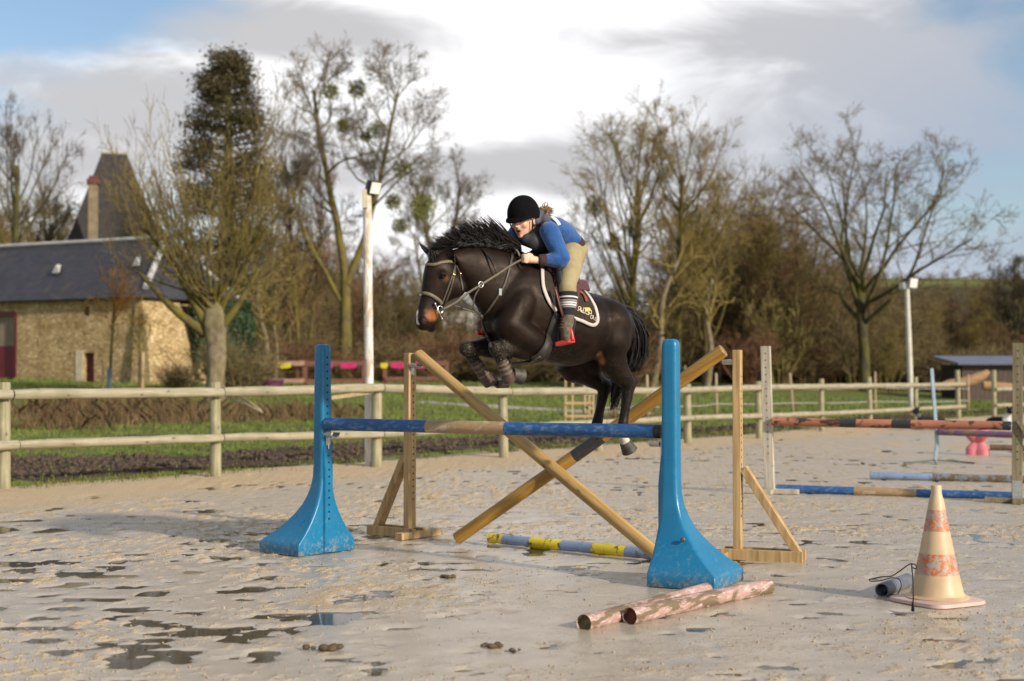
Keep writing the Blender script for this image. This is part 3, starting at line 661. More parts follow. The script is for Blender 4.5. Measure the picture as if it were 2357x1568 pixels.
# ------------------------------------------------------------------ post and rail fence round the arena
RAILW = mat_wood('weathered_round_rail', (0.22, 0.19, 0.125), (0.43, 0.375, 0.27), axis='X', rough=0.75, green=0.35)
POSTW = mat_wood('weathered_round_post', (0.20, 0.18, 0.10), (0.41, 0.365, 0.24), axis='Z', rough=0.75, green=0.5)
def fence_post(T, p, top, rad, lean=(0, 0), mat=POSTW):
    mb = MB(); h = top - p.z
    mb.tube([(0, 0, -0.25), (lean[0] * .5, lean[1] * .5, h * .5), (lean[0], lean[1], h - 0.012), (lean[0], lean[1], h)], [rad * 1.03, rad, rad * .98, rad * .88], 14)
    o = mb.build('post', mat, T, True, 40); o.location = p; return o
def fence_rail(T, a, b, rad, mat=RAILW, half=False):
    a, b = Vector(a), Vector(b); d = b - a; mb = MB(); n = 8; rng = random.Random(a.x * 7 + b.z)
    pts = [(d.length * i / n, rng.uniform(-1, 1) * .006, rng.uniform(-1, 1) * .006) for i in range(n + 1)]
    mb.tube(pts, [rad * .9] + [rad * rng.uniform(.96, 1.04) for _ in range(n - 1)] + [rad * .9], 14)
    o = mb.build('rail', mat, T, True, 40); o.location = a; o.rotation_mode = 'QUATERNION'; o.rotation_quaternion = d.to_track_quat('X', 'Z'); return o
fpix = [(9, 1131, 880, .082), (497, 1101, 880, .080), (866, 1078, 884, .085), (1160, 1056, 892, .082), (1378, 1040, 884, .075), (1583, 1021, 884, .08), (1748, 1010, 878, .075), (1891, 994, 872, .07), (2003, 985, 868, .07), (2108, 975, 868, .075), (2206, 966, 852, .085)]
# rail heights in the picture at each post: (top rail, lower rail)
rpix = [(908, 1025), (903, 1008), (893, 1000), (902, 984), (900, 972), (898, 962), (892, 957), (890, 952), (888, 947), (887, 941), (885, 936)]
fence = empty('rail_fence', (0, 0, 0)); FPTS = []
for x, yb, yt, r in fpix:
    g = gnd(x, yb); p = at(x, yb, g.y); FPTS.append(g)
    fence_post(fence, Vector((g.x, g.y, 0.0)), at(x, yt, g.y).z, r, lean=(random.uniform(-.03, .03), 0))
tow = (-FNOR) * 0.125
def rail_at(i, k, e=0.0):
    g = FPTS[i]; z = at(fpix[i][0], rpix[i][k], g.y - 0.1).z; return Vector((g.x, g.y, z)) + tow + FDIR * e
for k in (0, 1):
    i = 0
    p0 = rail_at(0, k) - (rail_at(1, k) - rail_at(0, k)).normalized() * 3.1
    fence_rail(fence, p0, rail_at(0, k, -.01 + (.12 if k else .02)), .068)
    prev = 0
    for j in range(1, len(fpix)):
        fence_rail(fence, rail_at(j - 1, k, (.012 if j > 1 else .125 if k else .03)), rail_at(j, k, -0.004 if j < len(fpix) - 1 else 0.25), (.071, .062)[k])
g0 = FPTS[0] - FDIR * 3.15
fence_post(fence, Vector((g0.x, g0.y, 0)), 1.35, .08)
tag(fence, 'weathered round post and two-rail fence along the far side of the arena', 'fence')
# the run beyond the gap at the right edge
f2 = empty('rail_fence', (0, 0, 0)); q = []
for x, yb, yt in ((2288, 962, 852), (2343, 958, 868), (2420, 955, 868)):
    g = gnd(x, yb); q.append(g); fence_post(f2, Vector((g.x, g.y, 0)), at(x, yt, g.y).z, .08)
for zt in (0.98, 0.42):
    for i in range(2): fence_rail(f2, q[i] + Vector((0.02, -.11, zt)), q[i + 1] + Vector((0, -.11, zt)), .07)
tag(f2, 'short run of two-rail fence right of the gap, at the picture edge', 'fence')
# loose lath nailed under the top rail and fallen sticks behind
LATH = mat_wood('grey_lath', (0.26, 0.20, 0.11), (0.42, 0.34, 0.2), axis='X')
a, b = at(762, 916, FPTS[2].y - 0.9), at(858, 902, FPTS[2].y - 0.14)
mb = MB(); mb.beam((0, 0, 0), (b - a), .03, .055); o = mb.build('lath', LATH); o.location = a; tag(o, 'thin loose lath slanting under the top rail beside the white mast', 'lath')
for (x0, y0, x1, y1, Y, z0, lb) in ((525, 917, 603, 949, 33, 0, 'pale bare stick lying on the rough grass behind the fence'), (540, 908, 600, 944, 34, 0, 'greyer bare stick leaning beside the pale one on rough grass')):
    a, b = at(x0, y0, Y), at(x1, y1, Y - 2); mb = MB(); mb.tube([(0, 0, 0), (b - a) * .5 + Vector((0, 0, .03)), b - a], [.02, .025, .03], 7); o = mb.build('stick', LATH, None, True); o.location = a; tag(o, lb, 'stick')

# ------------------------------------------------------------------ floodlight masts
GLASS = plain('floodlight_glass', (0.72, 0.66, 0.60), 0.15, 0.05, 2)
def floodlight(T, loc, rz, w=.27, h=.25, body=BLACK_PL, tilt=20):
    M = Matrix.Translation(loc) @ Matrix.Rotation(rz, 4, 'Z') @ Matrix.Rotation(R(tilt), 4, 'X')
    mb = MB(); rr = []
    for y, s in ((0.0, 1.0), (-0.03, 1.0), (0.05, .98), (0.13, .62), (0.15, .5)):
        pass
    prof = [(-0.03, 1.0), (0.03, 1.0), (0.10, .8), (0.14, .5)]
    for y, s in prof: rr.append([M @ Vector((x * w / 2 * s, y, z * h / 2 * s)) for x, z in ((-1, -1), (1, -1), (1, 1), (-1, 1))])
    mb.rings(rr); mb.tube([M @ Vector((0, .05, -h * .45)), Vector(loc) + Vector((0, .02, -h * .75))], .022, 8); o = mb.build('floodlight', body, T)
    g = MB(); g.box((0, 0, 0), (w * .86, .01, h * .86)); go = g.build('glass', GLASS, o); go.matrix_local = M @ Matrix.Translation((0, -.034, 0))
    return o
ML = gnd(853, 1078); ML.y += 0.25; ML.x = at(850, 1000, ML.y).x
top = at(845, 443, ML.y)
T = empty('light_mast', (ML.x, ML.y, 0)); mb = MB(); w = .0685
mb.tube([(0, 0, -.2), (top.x * .0, 0, 1.0), (top.x - ML.x, 0, top.z)], [w * 1.08, w * 1.05, w], 16); mb.build('pole', P_WHITE, T, True, 40)
floodlight(T, at(862, 433, ML.y) - Vector((ML.x, ML.y + .05, 0)), R(48), .23, .21)
mb = MB(); t2 = at(842, 440, ML.y); t3 = at(842, 478, ML.y); mb.box((t2 + t3) / 2 - Vector((ML.x, ML.y + .05, 0)), (.09, .11, .30), None, .01); mb.build('junction_box', plain('cream_junction_box', (.55, .47, .34), .5), T)
tag(T, 'tall round mast with peeling white paint and one black floodlight', 'light mast')
MR = gnd(2096, 966); MR.y += 2.0; MR.z = 0; tb = at(2099, 960, MR.y); top = at(2087, 655, MR.y)
T = empty('light_mast', (tb.x, MR.y, 0)); mb = MB()
mb.tube([(0, 0, -.3), ((top.x - tb.x) * .5, 0, top.z * .5), (top.x - tb.x, 0, top.z)], [.10, .095, .085], 12); mb.build('pole', plain('pale_mast_paint', (.50, .48, .40), .6, .2, 3), T, True, 40)
GREYL = plain('grey_lamp_housing', (.22, .24, .26), .5)
floodlight(T, at(2100, 652, MR.y) - Vector((tb.x, MR.y + .1, 0)), R(22), .33, .34, GREYL, 10); floodlight(T, at(2076, 658, MR.y) - Vector((tb.x, MR.y, 0)), R(-70), .25, .25, GREYL, 10)
tag(T, 'slim pale mast with two grey floodlights, behind the arena fence', 'light mast')

# ------------------------------------------------------------------ second jump, poles and blocks on the right
OLDW = mat_wood('silvered_timber', (0.30, 0.26, 0.19), (0.60, 0.54, 0.44), rough=0.75)
OLDG = mat_wood('greenish_old_timber', (0.12, 0.095, 0.055), (0.30, 0.25, 0.16), rough=0.8, green=.4)
s1 = gnd(1772, 1137); s2 = gnd(2341, 1159)
def plain_stand(name, p, rz, h, mat, label, w=.115, d=.085, brace=False, top=None):
    T = empty(name, (p.x, p.y, 0), rz); tp = top if top is not None else Vector((0, 0, h))
    mb = MB(); mb.beam((0, 0, .06), tp, w, d, (0, 1, 0), .004); mb.build('post', mat, T)
    hb = MB()
    for i in range(16):
        t = .25 + i * .075 / 1.8 * 1.2
        if t < 1: c = Vector((0, 0, .06)).lerp(tp, t); hb.tube([c + Vector((.0, -d / 2 + .001, 0)), c + Vector((.0, -d / 2 - .002, 0))], .009, 6)
    tag(hb.build('peg_holes', DARK, T), kind='stuff')
    b = MB(); b.box((0, .0, .035), (.70, .115, .055), None, .004); b.build('base_board', mat, T)
    b = MB(); b.box((0, 0.10, .035), (.10, .62, .055), None, .004); b.build('base_board', mat, T)
    if brace:
        b = MB(); b.beam((.30, 0, .05), (.03, 0, .62), .06, .045); b.build('brace', mat, T)
        b = MB(); b.beam((.02, -.06, .95), (.22, -.06, .60), .03, .05); b.build('brace', mat, T)
        c = MB(); c.box((0, -.05, .16), (.10, .012, .20)); c.build('bracket', STEEL, T)
    tag(T, label, 'jump stand'); return T
t1 = at(1762, 797, s1.y) - Vector((s1.x, s1.y, 0)); R1 = Matrix.Rotation(R(20), 3, 'Z')
plain_stand('jump_stand', s1, R(-20), 1.8, OLDW, 'pale silvered jump stand at the left end of the orange pole', top=R1 @ t1)
t2 = at(2343, 790, s2.y) - Vector((s2.x, s2.y, 0))
plain_stand('jump_stand', s2, R(-20), 1.8, OLDG, 'dark weathered jump stand with steel bracket at the right edge', top=R1 @ t2, brace=True)
a, b = at(1778, 970, s1.y - .1), at(2326, 981, s2.y + .02)
round_pole('jump_pole', a, b, .052, [(.30, P_ORANGE), (.37, P_BLACK), (.52, P_ORANGE), (.60, P_BLACK), (.97, P_ORANGE), (1.0, P_BLACK)], 'flaking orange and black pole raised across the farther jump')
a, b = gnd(1787, 1134), gnd(2330, 1151); a.z = b.z = .045
round_pole('ground_pole', a, b, .054, [(.345, P_BLUE), (.61, P_TAN), (1.0, P_BLUE)], 'blue pole with tan middle lying under the orange pole')
a, b = gnd(2003, 1103), gnd(2450, 1114); a.z = b.z = .045
round_pole('ground_pole', a, b, .058, [(.33, P_PBL), (1.0, mat_paint('muddy_pale_blue', (.17, .19, .22), chip=(.13, .09, .05), amount=.47, scale=5))], 'muddy pale blue pole lying alone behind the farther jump', caps=P_BROWN)
ms = gnd(2152, 1066); mt = at(2144, 848, ms.y) - Vector((ms.x, ms.y, 0)); T = empty('metal_stand', (ms.x, ms.y, 0))
SBL = plain('pale_blue_steel', (.26, .35, .42), .5, .2, 6)
mb = MB(); mb.beam((0, 0, .04), Vector((.04, 0, .32)), .05, .05); mb.beam((.04, 0, .32), mt, .055, .05); mb.build('post', SBL, T)
for e in ((-.55, -.12, .012), (.6, -.16, .012), (-.12, -.45, .012)):
    mb = MB(); mb.tube([(0, 0, .05), e], .014, 6); mb.build('foot', plain('dark_steel_foot', (.10, .115, .10), .6), T)
tag(T, 'thin pale blue metal stand on three splayed feet', 'jump stand')
a, b = at(2158, 995, ms.y - .05), at(2470, 1006, ms.y - 1.2)
round_pole('jump_pole', a, b, .052, [(.34, P_PURP), (1.0, P_PURP)], 'flaking purple pole hung on the thin metal stand')
bk = gnd(2250, 1047); T = empty('plastic_block', (bk.x, bk.y, -.01), R(-25)); PK = plain('pink_polythene', (.62, .18, .20), .45, .1, 4)
mb = MB(); rr = []
for z, w, d in ((0, .19, .15), (.01, .20, .16), (.13, .20, .16), (.17, .17, .13), (.235, .105, .085), (.30, .16, .13), (.345, .20, .16), (.46, .20, .16), (.475, .19, .15)):
    P = []
    for i in range(32):
        a_ = 2 * math.pi * (i + .5) / 32; c_, s_ = math.cos(a_), math.sin(a_); qn = (abs(c_) ** 6 + abs(s_) ** 6) ** (-1 / 6.0); notch = 1 - .22 * math.exp(-((abs(s_)) / .16) ** 2) - .20 * math.exp(-((abs(c_)) / .2) ** 2)
        P.append(Vector((c_ * qn * w * notch, s_ * qn * d * notch, z)))
    rr.append(P)
mb.rings(rr); mb.build('block_body', PK, T, True, 35)
mb = MB(); mb.rings([[p * 1.0 + Vector((0, 0, .478)) for p in (Vector((-.1, -.05, 0)), Vector((.1, -.05, 0)), Vector((.1, .05, 0)), Vector((-.1, .05, 0)))], [p + Vector((0, 0, .484)) for p in (Vector((-.09, -.04, 0)), Vector((.09, -.04, 0)), Vector((.09, .04, 0)), Vector((-.09, .04, 0)))]]); mb.build('pole_rest', PK, T)
tag(T, 'pink waisted plastic cavaletti block on the sand at right', 'jump block')
a, b = gnd(2278, 1048), gnd(2480, 1052); a.z = b.z = .14
round_pole('jump_pole', a, b, .055, [(.5, P_BROWN), (1.0, P_PURP)], 'dark brown pole low beside the pink block')
# ------------------------------------------------------------------ stone barn
def mat_stone():
    m = Mat('rubble_stone_wall', 0.9, 0.2); v = m.coord('Position', scale=(1, 1, 1.5)); w = m.noise(v, 3, 4); 
    vo = m.vor(v, 5.0, 'DISTANCE_TO_EDGE'); cid = m.vor(v, 5.0, 'F1', 'Color')
    c = m.ramp(m.noise(v, 1.2, 5), [(0.3, (0.42, 0.29, 0.13)), (0.7, (0.66, 0.50, 0.27))])
    bw = m.N('ShaderNodeRGBToBW'); m.L(cid, bw.inputs[0]); c = m.mix(m.ramp(bw.outputs[0], [(.3, .5), (.7, 0)]), c, m.mix(1.0, c, (.55, .5, .42), 'MULTIPLY')); c = m.mix(m.ramp(vo, [(0.0, 0.75), (0.06, 0.0)]), c, (0.20, 0.145, 0.075))
    c = m.mix(m.ramp(w, [(0.55, 0), (0.7, .6)]), c, (.20, .13, .065)); m.col(c); m.bump(m.ramp(vo, [(0, 0), (.1, 1)]), .8, .06); return m.m
def mat_slate():
    m = Mat('slate_roof', 0.55, 0.4); v = m.coord('Object'); br = m.N('ShaderNodeTexBrick'); br.inputs['Scale'].default_value = 2.2; m.L(v, br.inputs[0])
    br.inputs['Color1'].default_value = (.030, .030, .037, 1); br.inputs['Color2'].default_value = (.055, .052, .060, 1); br.inputs['Mortar'].default_value = (.02, .02, .024, 1); br.inputs['Mortar Size'].default_value = .03
    n = m.noise(v, 1.4, 6, .65); c = m.mix(m.ramp(n, [(.55, 0), (.72, .45)]), br.outputs[0], (.13, .085, .045)); m.col(c); m.bump(br.outputs['Fac'], .5, .03); return m.m
STONE = mat_stone(); SLATE = mat_slate(); REDP = plain('dark_red_door_paint', (.13, .012, .02), .6, .2, 3); GREYW = mat_wood('grey_door_boards', (.16, .12, .085), (.30, .24, .18)); LEAD = plain('pale_ridge_mortar', (.42, .40, .38), .7, .2, 5)
BC = at(325, 870, 58.0); BL = at(0, 872, 61.5); bdir = Vector((BL.x - BC.x, BL.y - BC.y, 0)).normalized(); bin_ = Vector((bdir.y, -bdir.x, 0))
if bin_.y < 0: bin_ = -bin_
BZ = tz(BC.x, BC.y) - 0.15; BT = empty('stone_barn', (BC.x, BC.y, BZ)); EAVE = at(325, 676, 58.0).z - BZ; RIDGE = at(360, 553, 61.8).z - BZ
def bp(s, t, z): return bdir * s + bin_ * t + Vector((0, 0, z))     # along wall, inward, up
BLEN, BW = 19.0, 6.0
def slab(mb, pts, th):                                   # extrude a polygon along its own normal
    n = (pts[1] - pts[0]).cross(pts[2] - pts[0]).normalized(); k = len(pts); q = [p - n * th for p in pts]
    mb.add(list(pts) + q, [tuple(range(k)), tuple(reversed(range(k, 2 * k)))] + [(i, k + i, k + (i + 1) % k, (i + 1) % k) for i in range(k)])
def wall_with_holes(mb, S, Z, holes, th, batter=0.0):
    ss = sorted({0, S, *[h[0] for h in holes], *[h[1] for h in holes]}); zs = sorted({0, Z, *[h[2] for h in holes], *[h[3] for h in holes]})
    for i in range(len(ss) - 1):
        for j in range(len(zs) - 1):
            cs, cz = (ss[i] + ss[i + 1]) / 2, (zs[j] + zs[j + 1]) / 2
            if any(h[0] < cs < h[1] and h[2] < cz < h[3] for h in holes): continue
            V = [bp(s, t, z) for t in (0, th) for s, z in ((ss[i], zs[j]), (ss[i + 1], zs[j]), (ss[i + 1], zs[j + 1]), (ss[i], zs[j + 1]))]
            mb.add(V, [(0, 1, 2, 3), (7, 6, 5, 4), (0, 4, 5, 1), (1, 5, 6, 2), (2, 6, 7, 3), (3, 7, 4, 0)])
def along(x):                                           # picture column -> metres along the wall
    d = ray(x, 800); # solve cam + t d on the wall plane
    t = ((BC - CAMP).dot(bin_)) / d.dot(bin_); p = CAMP + d * t; return (Vector((p.x, p.y, 0)) - Vector((BC.x, BC.y, 0))).dot(bdir)
def upz(x, y):
    d = ray(x, y); t = ((BC - CAMP).dot(bin_)) / d.dot(bin_); return (CAMP + d * t).z - BZ
sd0, sd1 = along(217), along(193); dd0, dd1 = along(38), along(-40); slit0, slit1 = along(88), along(84)
holes = [(sd0, sd1, 0, upz(205, 812)), (dd0, dd1, 0, upz(20, 722)), (slit0, slit1, upz(86, 800), upz(86, 780)), (along(205), along(193), upz(200, 728), upz(200, 706))]
mb = MB(); wall_with_holes(mb, BLEN, EAVE, holes, .5); mb.build('wall', STONE, BT)
mb = MB(); V = [bp(0, 0, 0), bp(0, BW, 0), bp(0, BW, EAVE), bp(0, 0, EAVE)]; slab(mb, V, .5); mb.build('wall', STONE, BT)
mb = MB(); mb.add([bp(-.04, -.04, EAVE - .25), bp(-.04, 2.3, EAVE - .25), bp(-.55, -.2, 1.4), bp(-.75, 2.7, 1.4), bp(-.75, -.3, -.1), bp(-1.15, 3.0, -.1), bp(.3, -.04, EAVE - .25), bp(.3, 2.3, EAVE - .25), bp(.3, -.3, -.1), bp(.3, 3.0, -.1)], [(0, 2, 3, 1), (2, 4, 5, 3), (0, 6, 8, 4, 2), (1, 3, 5, 9, 7), (0, 1, 7, 6)]); mb.build('buttress', STONE, BT)
ov = .35; HIP = 3.8
e0, e1, e2, e3 = bp(-ov, -ov, EAVE - .15), bp(BLEN, -ov, EAVE - .15), bp(BLEN, BW + ov, EAVE - .15), bp(-ov, BW + ov, EAVE - .15); r0, r1 = bp(1.26, BW / 2, RIDGE), bp(BLEN, BW / 2, RIDGE)
roof = MB(); slab(roof, [e0, r0, r1, e1], .08); ro = roof.build('roof', SLATE, BT)
mb = MB(); slab(mb, [e0, e3, r0], .08); mb.build('roof_hip', SLATE, ro)
mb = MB(); slab(mb, [r0, e3, e2, r1], .08); mb.build('roof_back', SLATE, ro)
mb = MB(); mb.tube([e0 + (r0 - e0) * .12 + Vector((0, 0, .08)), r0 + Vector((0, 0, .1))], .13, 8); mb.build('hip_capping', LEAD, ro)
mb = MB(); mb.tube([r0 + Vector((0, 0, .08)), r1 + Vector((0, 0, .08))], .09, 8); mb.build('ridge_capping', LEAD, ro)
mb = MB(); mb.tube([r0 + Vector((0, 0, .08)), e3 + Vector((0, 0, .08))], .09, 8); mb.build('hip_capping', LEAD, ro)
for s, f in ((along(85) , .45), (along(262), .52)):
    p = bp(s, 0, 0) + (bp(0, -ov, EAVE - .15)).lerp(bp(0, BW / 2, RIDGE), f) ; p = bp(s, -ov + (BW / 2 + ov) * f, EAVE - .15 + (RIDGE - EAVE + .15) * f)
    mb = MB(); mb.add([p + bdir * -.22 + Vector((0, -.25, .02)), p + bdir * .22 + Vector((0, -.25, .02)), p + Vector((0, -.2, .38)), p + Vector((0, .5, .45))], [(0, 1, 2), (0, 2, 3), (1, 3, 2), (0, 3, 1)]); mb.build('roof_vent', LEAD, ro)
mb = MB(); V = [bp(sd0, .25, 0), bp(sd1, .25, 0), bp(sd1, .25, holes[0][3]), bp(sd0, .25, holes[0][3])]; slab(mb, V, -.06); mb.build('small_door', REDP, BT)
mb = MB(); mb.add([bp(sd1 + .02, -.03, 0), bp(sd1 + .42, -.03, 0), bp(sd1 + .42, -.03, holes[0][3] + .1), bp(sd1 + .02, -.03, holes[0][3] + .1), bp(sd1 + .02, .1, 0), bp(sd1 + .42, .1, 0), bp(sd1 + .42, .1, holes[0][3] + .1), bp(sd1 + .02, .1, holes[0][3] + .1)], [(0, 1, 2, 3), (0, 4, 5, 1), (1, 5, 6, 2), (2, 6, 7, 3), (3, 7, 4, 0)]); mb.build('door_jamb', plain('pale_dressed_stone', (.55, .46, .31), .8, .2, 4), BT)
zm = upz(20, 797); zt = holes[1][3]; door = MB()
slab(door, [bp(dd0, .2, .02), bp(dd1, .2, .02), bp(dd1, .2, zm), bp(dd0, .2, zm)], -.06); do = door.build('barn_door', REDP, BT)
nb = 9
for i in range(nb):
    s0 = dd0 + .06 + (dd1 - dd0 - .06) * i / nb; s1_ = dd0 + .06 + (dd1 - dd0 - .06) * (i + .95) / nb; mb = MB(); slab(mb, [bp(s0, .2, zm + .01), bp(s1_, .2, zm + .01), bp(s1_, .2, zt - .02), bp(s0, .2, zt - .02)], -.05); mb.build('board', GREYW, do)
mb = MB(); slab(mb, [bp(dd0 - .02, -.02, 0), bp(dd0 + .11, -.02, 0), bp(dd0 + .11, -.02, zt + .05), bp(dd0 - .02, -.02, zt + .05)], -.1); mb.build('door_frame', REDP, BT)
mb = MB(); slab(mb, [bp(dd0 + .11, -.025, zt - .05), bp(dd1, -.025, zt - .05), bp(dd1, -.025, zt + .1), bp(dd0 + .11, -.025, zt + .1)], -.1); mb.build('lintel', REDP, BT)
mb = MB(); V = [bp(.1, .6, .0), bp(BLEN, .6, 0), bp(BLEN, .6, EAVE), bp(.1, .6, EAVE)]; slab(mb, V, -.05); mb.build('dark_backing', DARK, BT)  # near-black sheet behind the openings, stands in for the unlit inside
tag(BT, 'long stone barn with slate roof, dark red doors and battered corner', 'barn')
# ------------------------------------------------------------------ house with steep roof behind the barn
HZ = 88.0; hc = at(262, 870, HZ); hz0 = tz(hc.x, hc.y) - .2; HT = empty('tall_house', (hc.x, hc.y, hz0), R(18))
rid = at(262, 345, HZ).z - hz0; eav = at(262, 585, HZ).z - hz0; hw = 2.75; hl = 3.0
mb = MB(); mb.box((0, 1.5, eav / 2), (hw * 2, hl * 2, eav)); mb.build('wall', STONE, HT)
mb = MB(); E = [Vector((-hw - .3, 1.5 - hl - .3, eav)), Vector((hw + .3, 1.5 - hl - .3, eav)), Vector((hw + .3, 1.5 + hl + .3, eav)), Vector((-hw - .3, 1.5 + hl + .3, eav))]; G = [Vector((-.75, 1.5, rid)), Vector((.75, 1.5, rid))]
mb.add(E + G, [(0, 1, 5, 4), (1, 2, 5), (2, 3, 4, 5), (3, 0, 4), (3, 2, 1, 0)]); hr = mb.build('roof', plain('old_brown_roof_tiles', (.030, .023, .021), .8, .35, 3), HT)
mb = MB(); mb.tube([G[0] + Vector((0, 0, .05)), G[1] + Vector((0, 0, .05))], .12, 6); mb.tube([G[0], G[0] + Vector((0, 0, .7))], .04, 5); mb.build('ridge', LEAD, hr)
cz1 = at(208, 425, HZ - 3).z - hz0; cx = at(208, 500, HZ - 3).x - hc.x - .75
mb = MB(); mb.box((cx, -3, cz1 / 2), (.56, .56, cz1)); ch = mb.build('chimney', plain('rendered_chimney', (.20, .15, .09), .85, .25, 3), HT)
mb = MB(); mb.box((cx, -3, cz1 + .12), (.76, .76, .30)); mb.box((cx, -3, cz1 + .36), (.5, .5, .22)); mb.build('chimney_cap', plain('red_brick_cap', (.11, .035, .028), .85, .3, 8), ch)
tag(HT, 'tall house with steep brown roof and slim chimney behind the barn', 'house')

# ------------------------------------------------------------------ brown corral rails with coloured pennants
CORR = plain('red_brown_rail_stain', (.16, .062, .042), .7, .25, 3); CORP = plain('sun_bleached_rail', (.36, .20, .14), .7, .25, 3)
T = empty('corral_fence', (0, 0, 0)); CY = 60.0
cx_ = [(592, 832), (702, 830), (838, 832), (1028, 832)]
def cpt(x, y): return at(x, y, CY)
for x, yt in cx_ + [(886, 838)]:
    p = cpt(x, 880); zb = tz(p.x, p.y); tp = cpt(x, yt).z
    mb = MB(); mb.box((0, 0, (tp - zb) / 2 - .2), (.17, .14, tp - zb + .4)); o = mb.build('post', CORR, T); o.location = (p.x, CY, zb)
for i, (x0, x1) in enumerate(((592, 702), (702, 838), (886, 1028))):
    for y, mt_ in ((837, CORP if i == 0 else CORR), (877 if i < 2 else 872, CORP if i == 0 else CORR)):
        a, b = cpt(x0, y), cpt(x1, y - 1); mb = MB(); mb.beam((0, 0, 0), b - a, .06, .20 if y < 850 else .16); o = mb.build('rail', mt_, T); o.location = a + Vector((0, -.11, 0))
tag(T, 'red-brown board corral rails in front of the wood', 'fence')
PINKF = plain('bright_pink_cloth', (.48, .015, .12), .7, .1); YELF = plain('bright_yellow_cloth', (.55, .48, .02), .7, .1); PURF = plain('purple_rubber', (.09, .02, .06), .6, .1)
for x0, x1, mt_, lb in ((639, 671, YELF, 'yellow pennant on the sun-bleached corral rail, far left'), (748, 768, PINKF, 'pink pennant just right of the far blue wing'), (785, 822, PINKF, 'pink pennant left of the white mast'), (877, 893, YELF, 'yellow pennant just right of the white mast'), (901, 935, PINKF, 'pink pennant left of the left timber stand'), (953, 982, PINKF, 'pink pennant right of the left timber stand')):
    mb = MB(); n = 6; a, b = cpt(x0, 838), cpt(x1, 838); V = []
    for i in range(n + 1):
        t = i / n; p = a.lerp(b, t)
        for z in (0.04, -.14): V.append(Vector((p.x - a.x, -.17 + .03 * math.sin(t * 7 + z * 20), z - (.05 * math.sin(math.pi * t) if z < 0 else 0))))
    F = [(2 * i, 2 * i + 1, 2 * i + 3, 2 * i + 2) for i in range(n)]; k = len(V); V2 = [p + Vector((0, .012, 0)) for p in V]
    mb.add(V + V2, F + [tuple(k + q for q in reversed(f)) for f in F] + [(0, 2, k + 2, k + 0), (1, 0, k, k + 1)]); o = mb.build('pennant', mt_, None, True, 40); o.location = a; tag(o, lb, 'pennant', 'coloured pennants on the corral rail')
p = cpt(630, 884); mb = MB(); mb.lathe([(.40, 0), (.46, .02), (.52, .26), (.53, .28), (.48, .27), (.42, .06)], 20); o = mb.build('feed_tub', PURF, None, True, 40); o.location = (p.x, CY - .5, tz(p.x, CY - .5)); tag(o, 'low purple rubber tub under the corral rail', 'tub')

# ------------------------------------------------------------------ stock fences in the paddocks
STK = mat_wood('pale_cleft_stake', (.24, .17, .10), (.48, .36, .23), knots=False); WIRE = plain('galvanised_wire', (.42, .38, .35), .5, .1)
def wire_fence(pix, label, rad, Y0, Y1, tape=(.75, .4), lean=0.02, x0=None, x1=None, hts=None):
    T = empty('wire_fence', (0, 0, 0)); tops = []
    n = len(pix)
    for i, e in enumerate(pix):
        x, yt = e[0], e[1]; Y = Y0 + (Y1 - Y0) * (x - pix[0][0]) / (pix[-1][0] - pix[0][0]); p = at(x, yt, Y); zb = tz(p.x, p.y); h = max(.7, p.z - zb)
        lx = e[2] if len(e) > 2 else random.uniform(-lean, lean)
        mb = MB(); mb.tube([(0, 0, -.2), (lx * .5, 0, h * .5), (lx, 0, h - .06), (lx, 0, h)], [rad, rad * .95, rad * .9, rad * .35], 7); o = mb.build('stake', STK, T, True); o.location = (p.x - lx, p.y, zb); tops.append((Vector((p.x - lx, p.y - rad, zb)), h, lx))
    for f in tape:
        mb = MB(); pts = []
        for i in range(len(tops) - 1):
            a, b = tops[i], tops[i + 1]
            for t in (0, .33, .67): pts.append((a[0] + Vector((a[2] * f, 0, a[1] * f))).lerp(b[0] + Vector((b[2] * f, 0, b[1] * f)), t) - Vector((0, 0, .03 * math.sin(math.pi * t))))
        pts.append(tops[-1][0] + Vector((tops[-1][2] * f, 0, tops[-1][1] * f))); mb.tube(pts, .014, 5); mb.build('wire', WIRE, T)
    tag(T, label, 'fence'); return T
wire_fence([(x, y) for x, y in ((1500, 838), (1560, 838), (1577, 840), (1656, 838), (1704, 840), (1745, 843), (1773, 842), (1814, 839), (1847, 840), (1889, 841), (1917, 842), (1949, 841), (1982, 842), (2016, 840), (2040, 843), (2068, 845), (2092, 846), (2116, 847), (2140, 848), (2170, 850))], 'distant wire fence on close-set pale stakes below the right-hand wood', .07, 86, 112, (.5, .85))
wire_fence([(1345, 872), (1415, 868), (1489, 862), (1580, 862), (1648, 858), (1818, 858, -.12), (2014, 855), (2228, 862)], 'nearer stock fence on slim leaning stakes behind the arena fence', .05, 42, 57, (.62, .3))
# small ladder-like frame in the grass
LD = mat_wood('bare_softwood', (.34, .22, .11), (.58, .42, .25), knots=False); Y = 40.0; T = empty('wooden_rack', at(1302, 960, Y)); O = at(1302, 960, Y)
for x, yt, dy in ((1302, 872, 0), (1318, 880, .8), (1357, 882, 0), (1366, 885, .8)):
    p = at(x, yt, Y + dy); zb = tz(p.x, p.y); mb = MB(); mb.beam((p.x - O.x, dy, zb - O.z - .05), (p.x - O.x, dy, p.z - O.z), .055, .055, (0, 1, 0)); mb.build('upright', LD, T)
for y in (903, 928, 958):
    mb = MB(); mb.beam(at(1299, y, Y - .05) - O, at(1364, y, Y - .05) - O, .06, .07); mb.build('rung', LD, T)
tag(T, 'small bare wood rack with three rungs standing in the grass', 'rack')
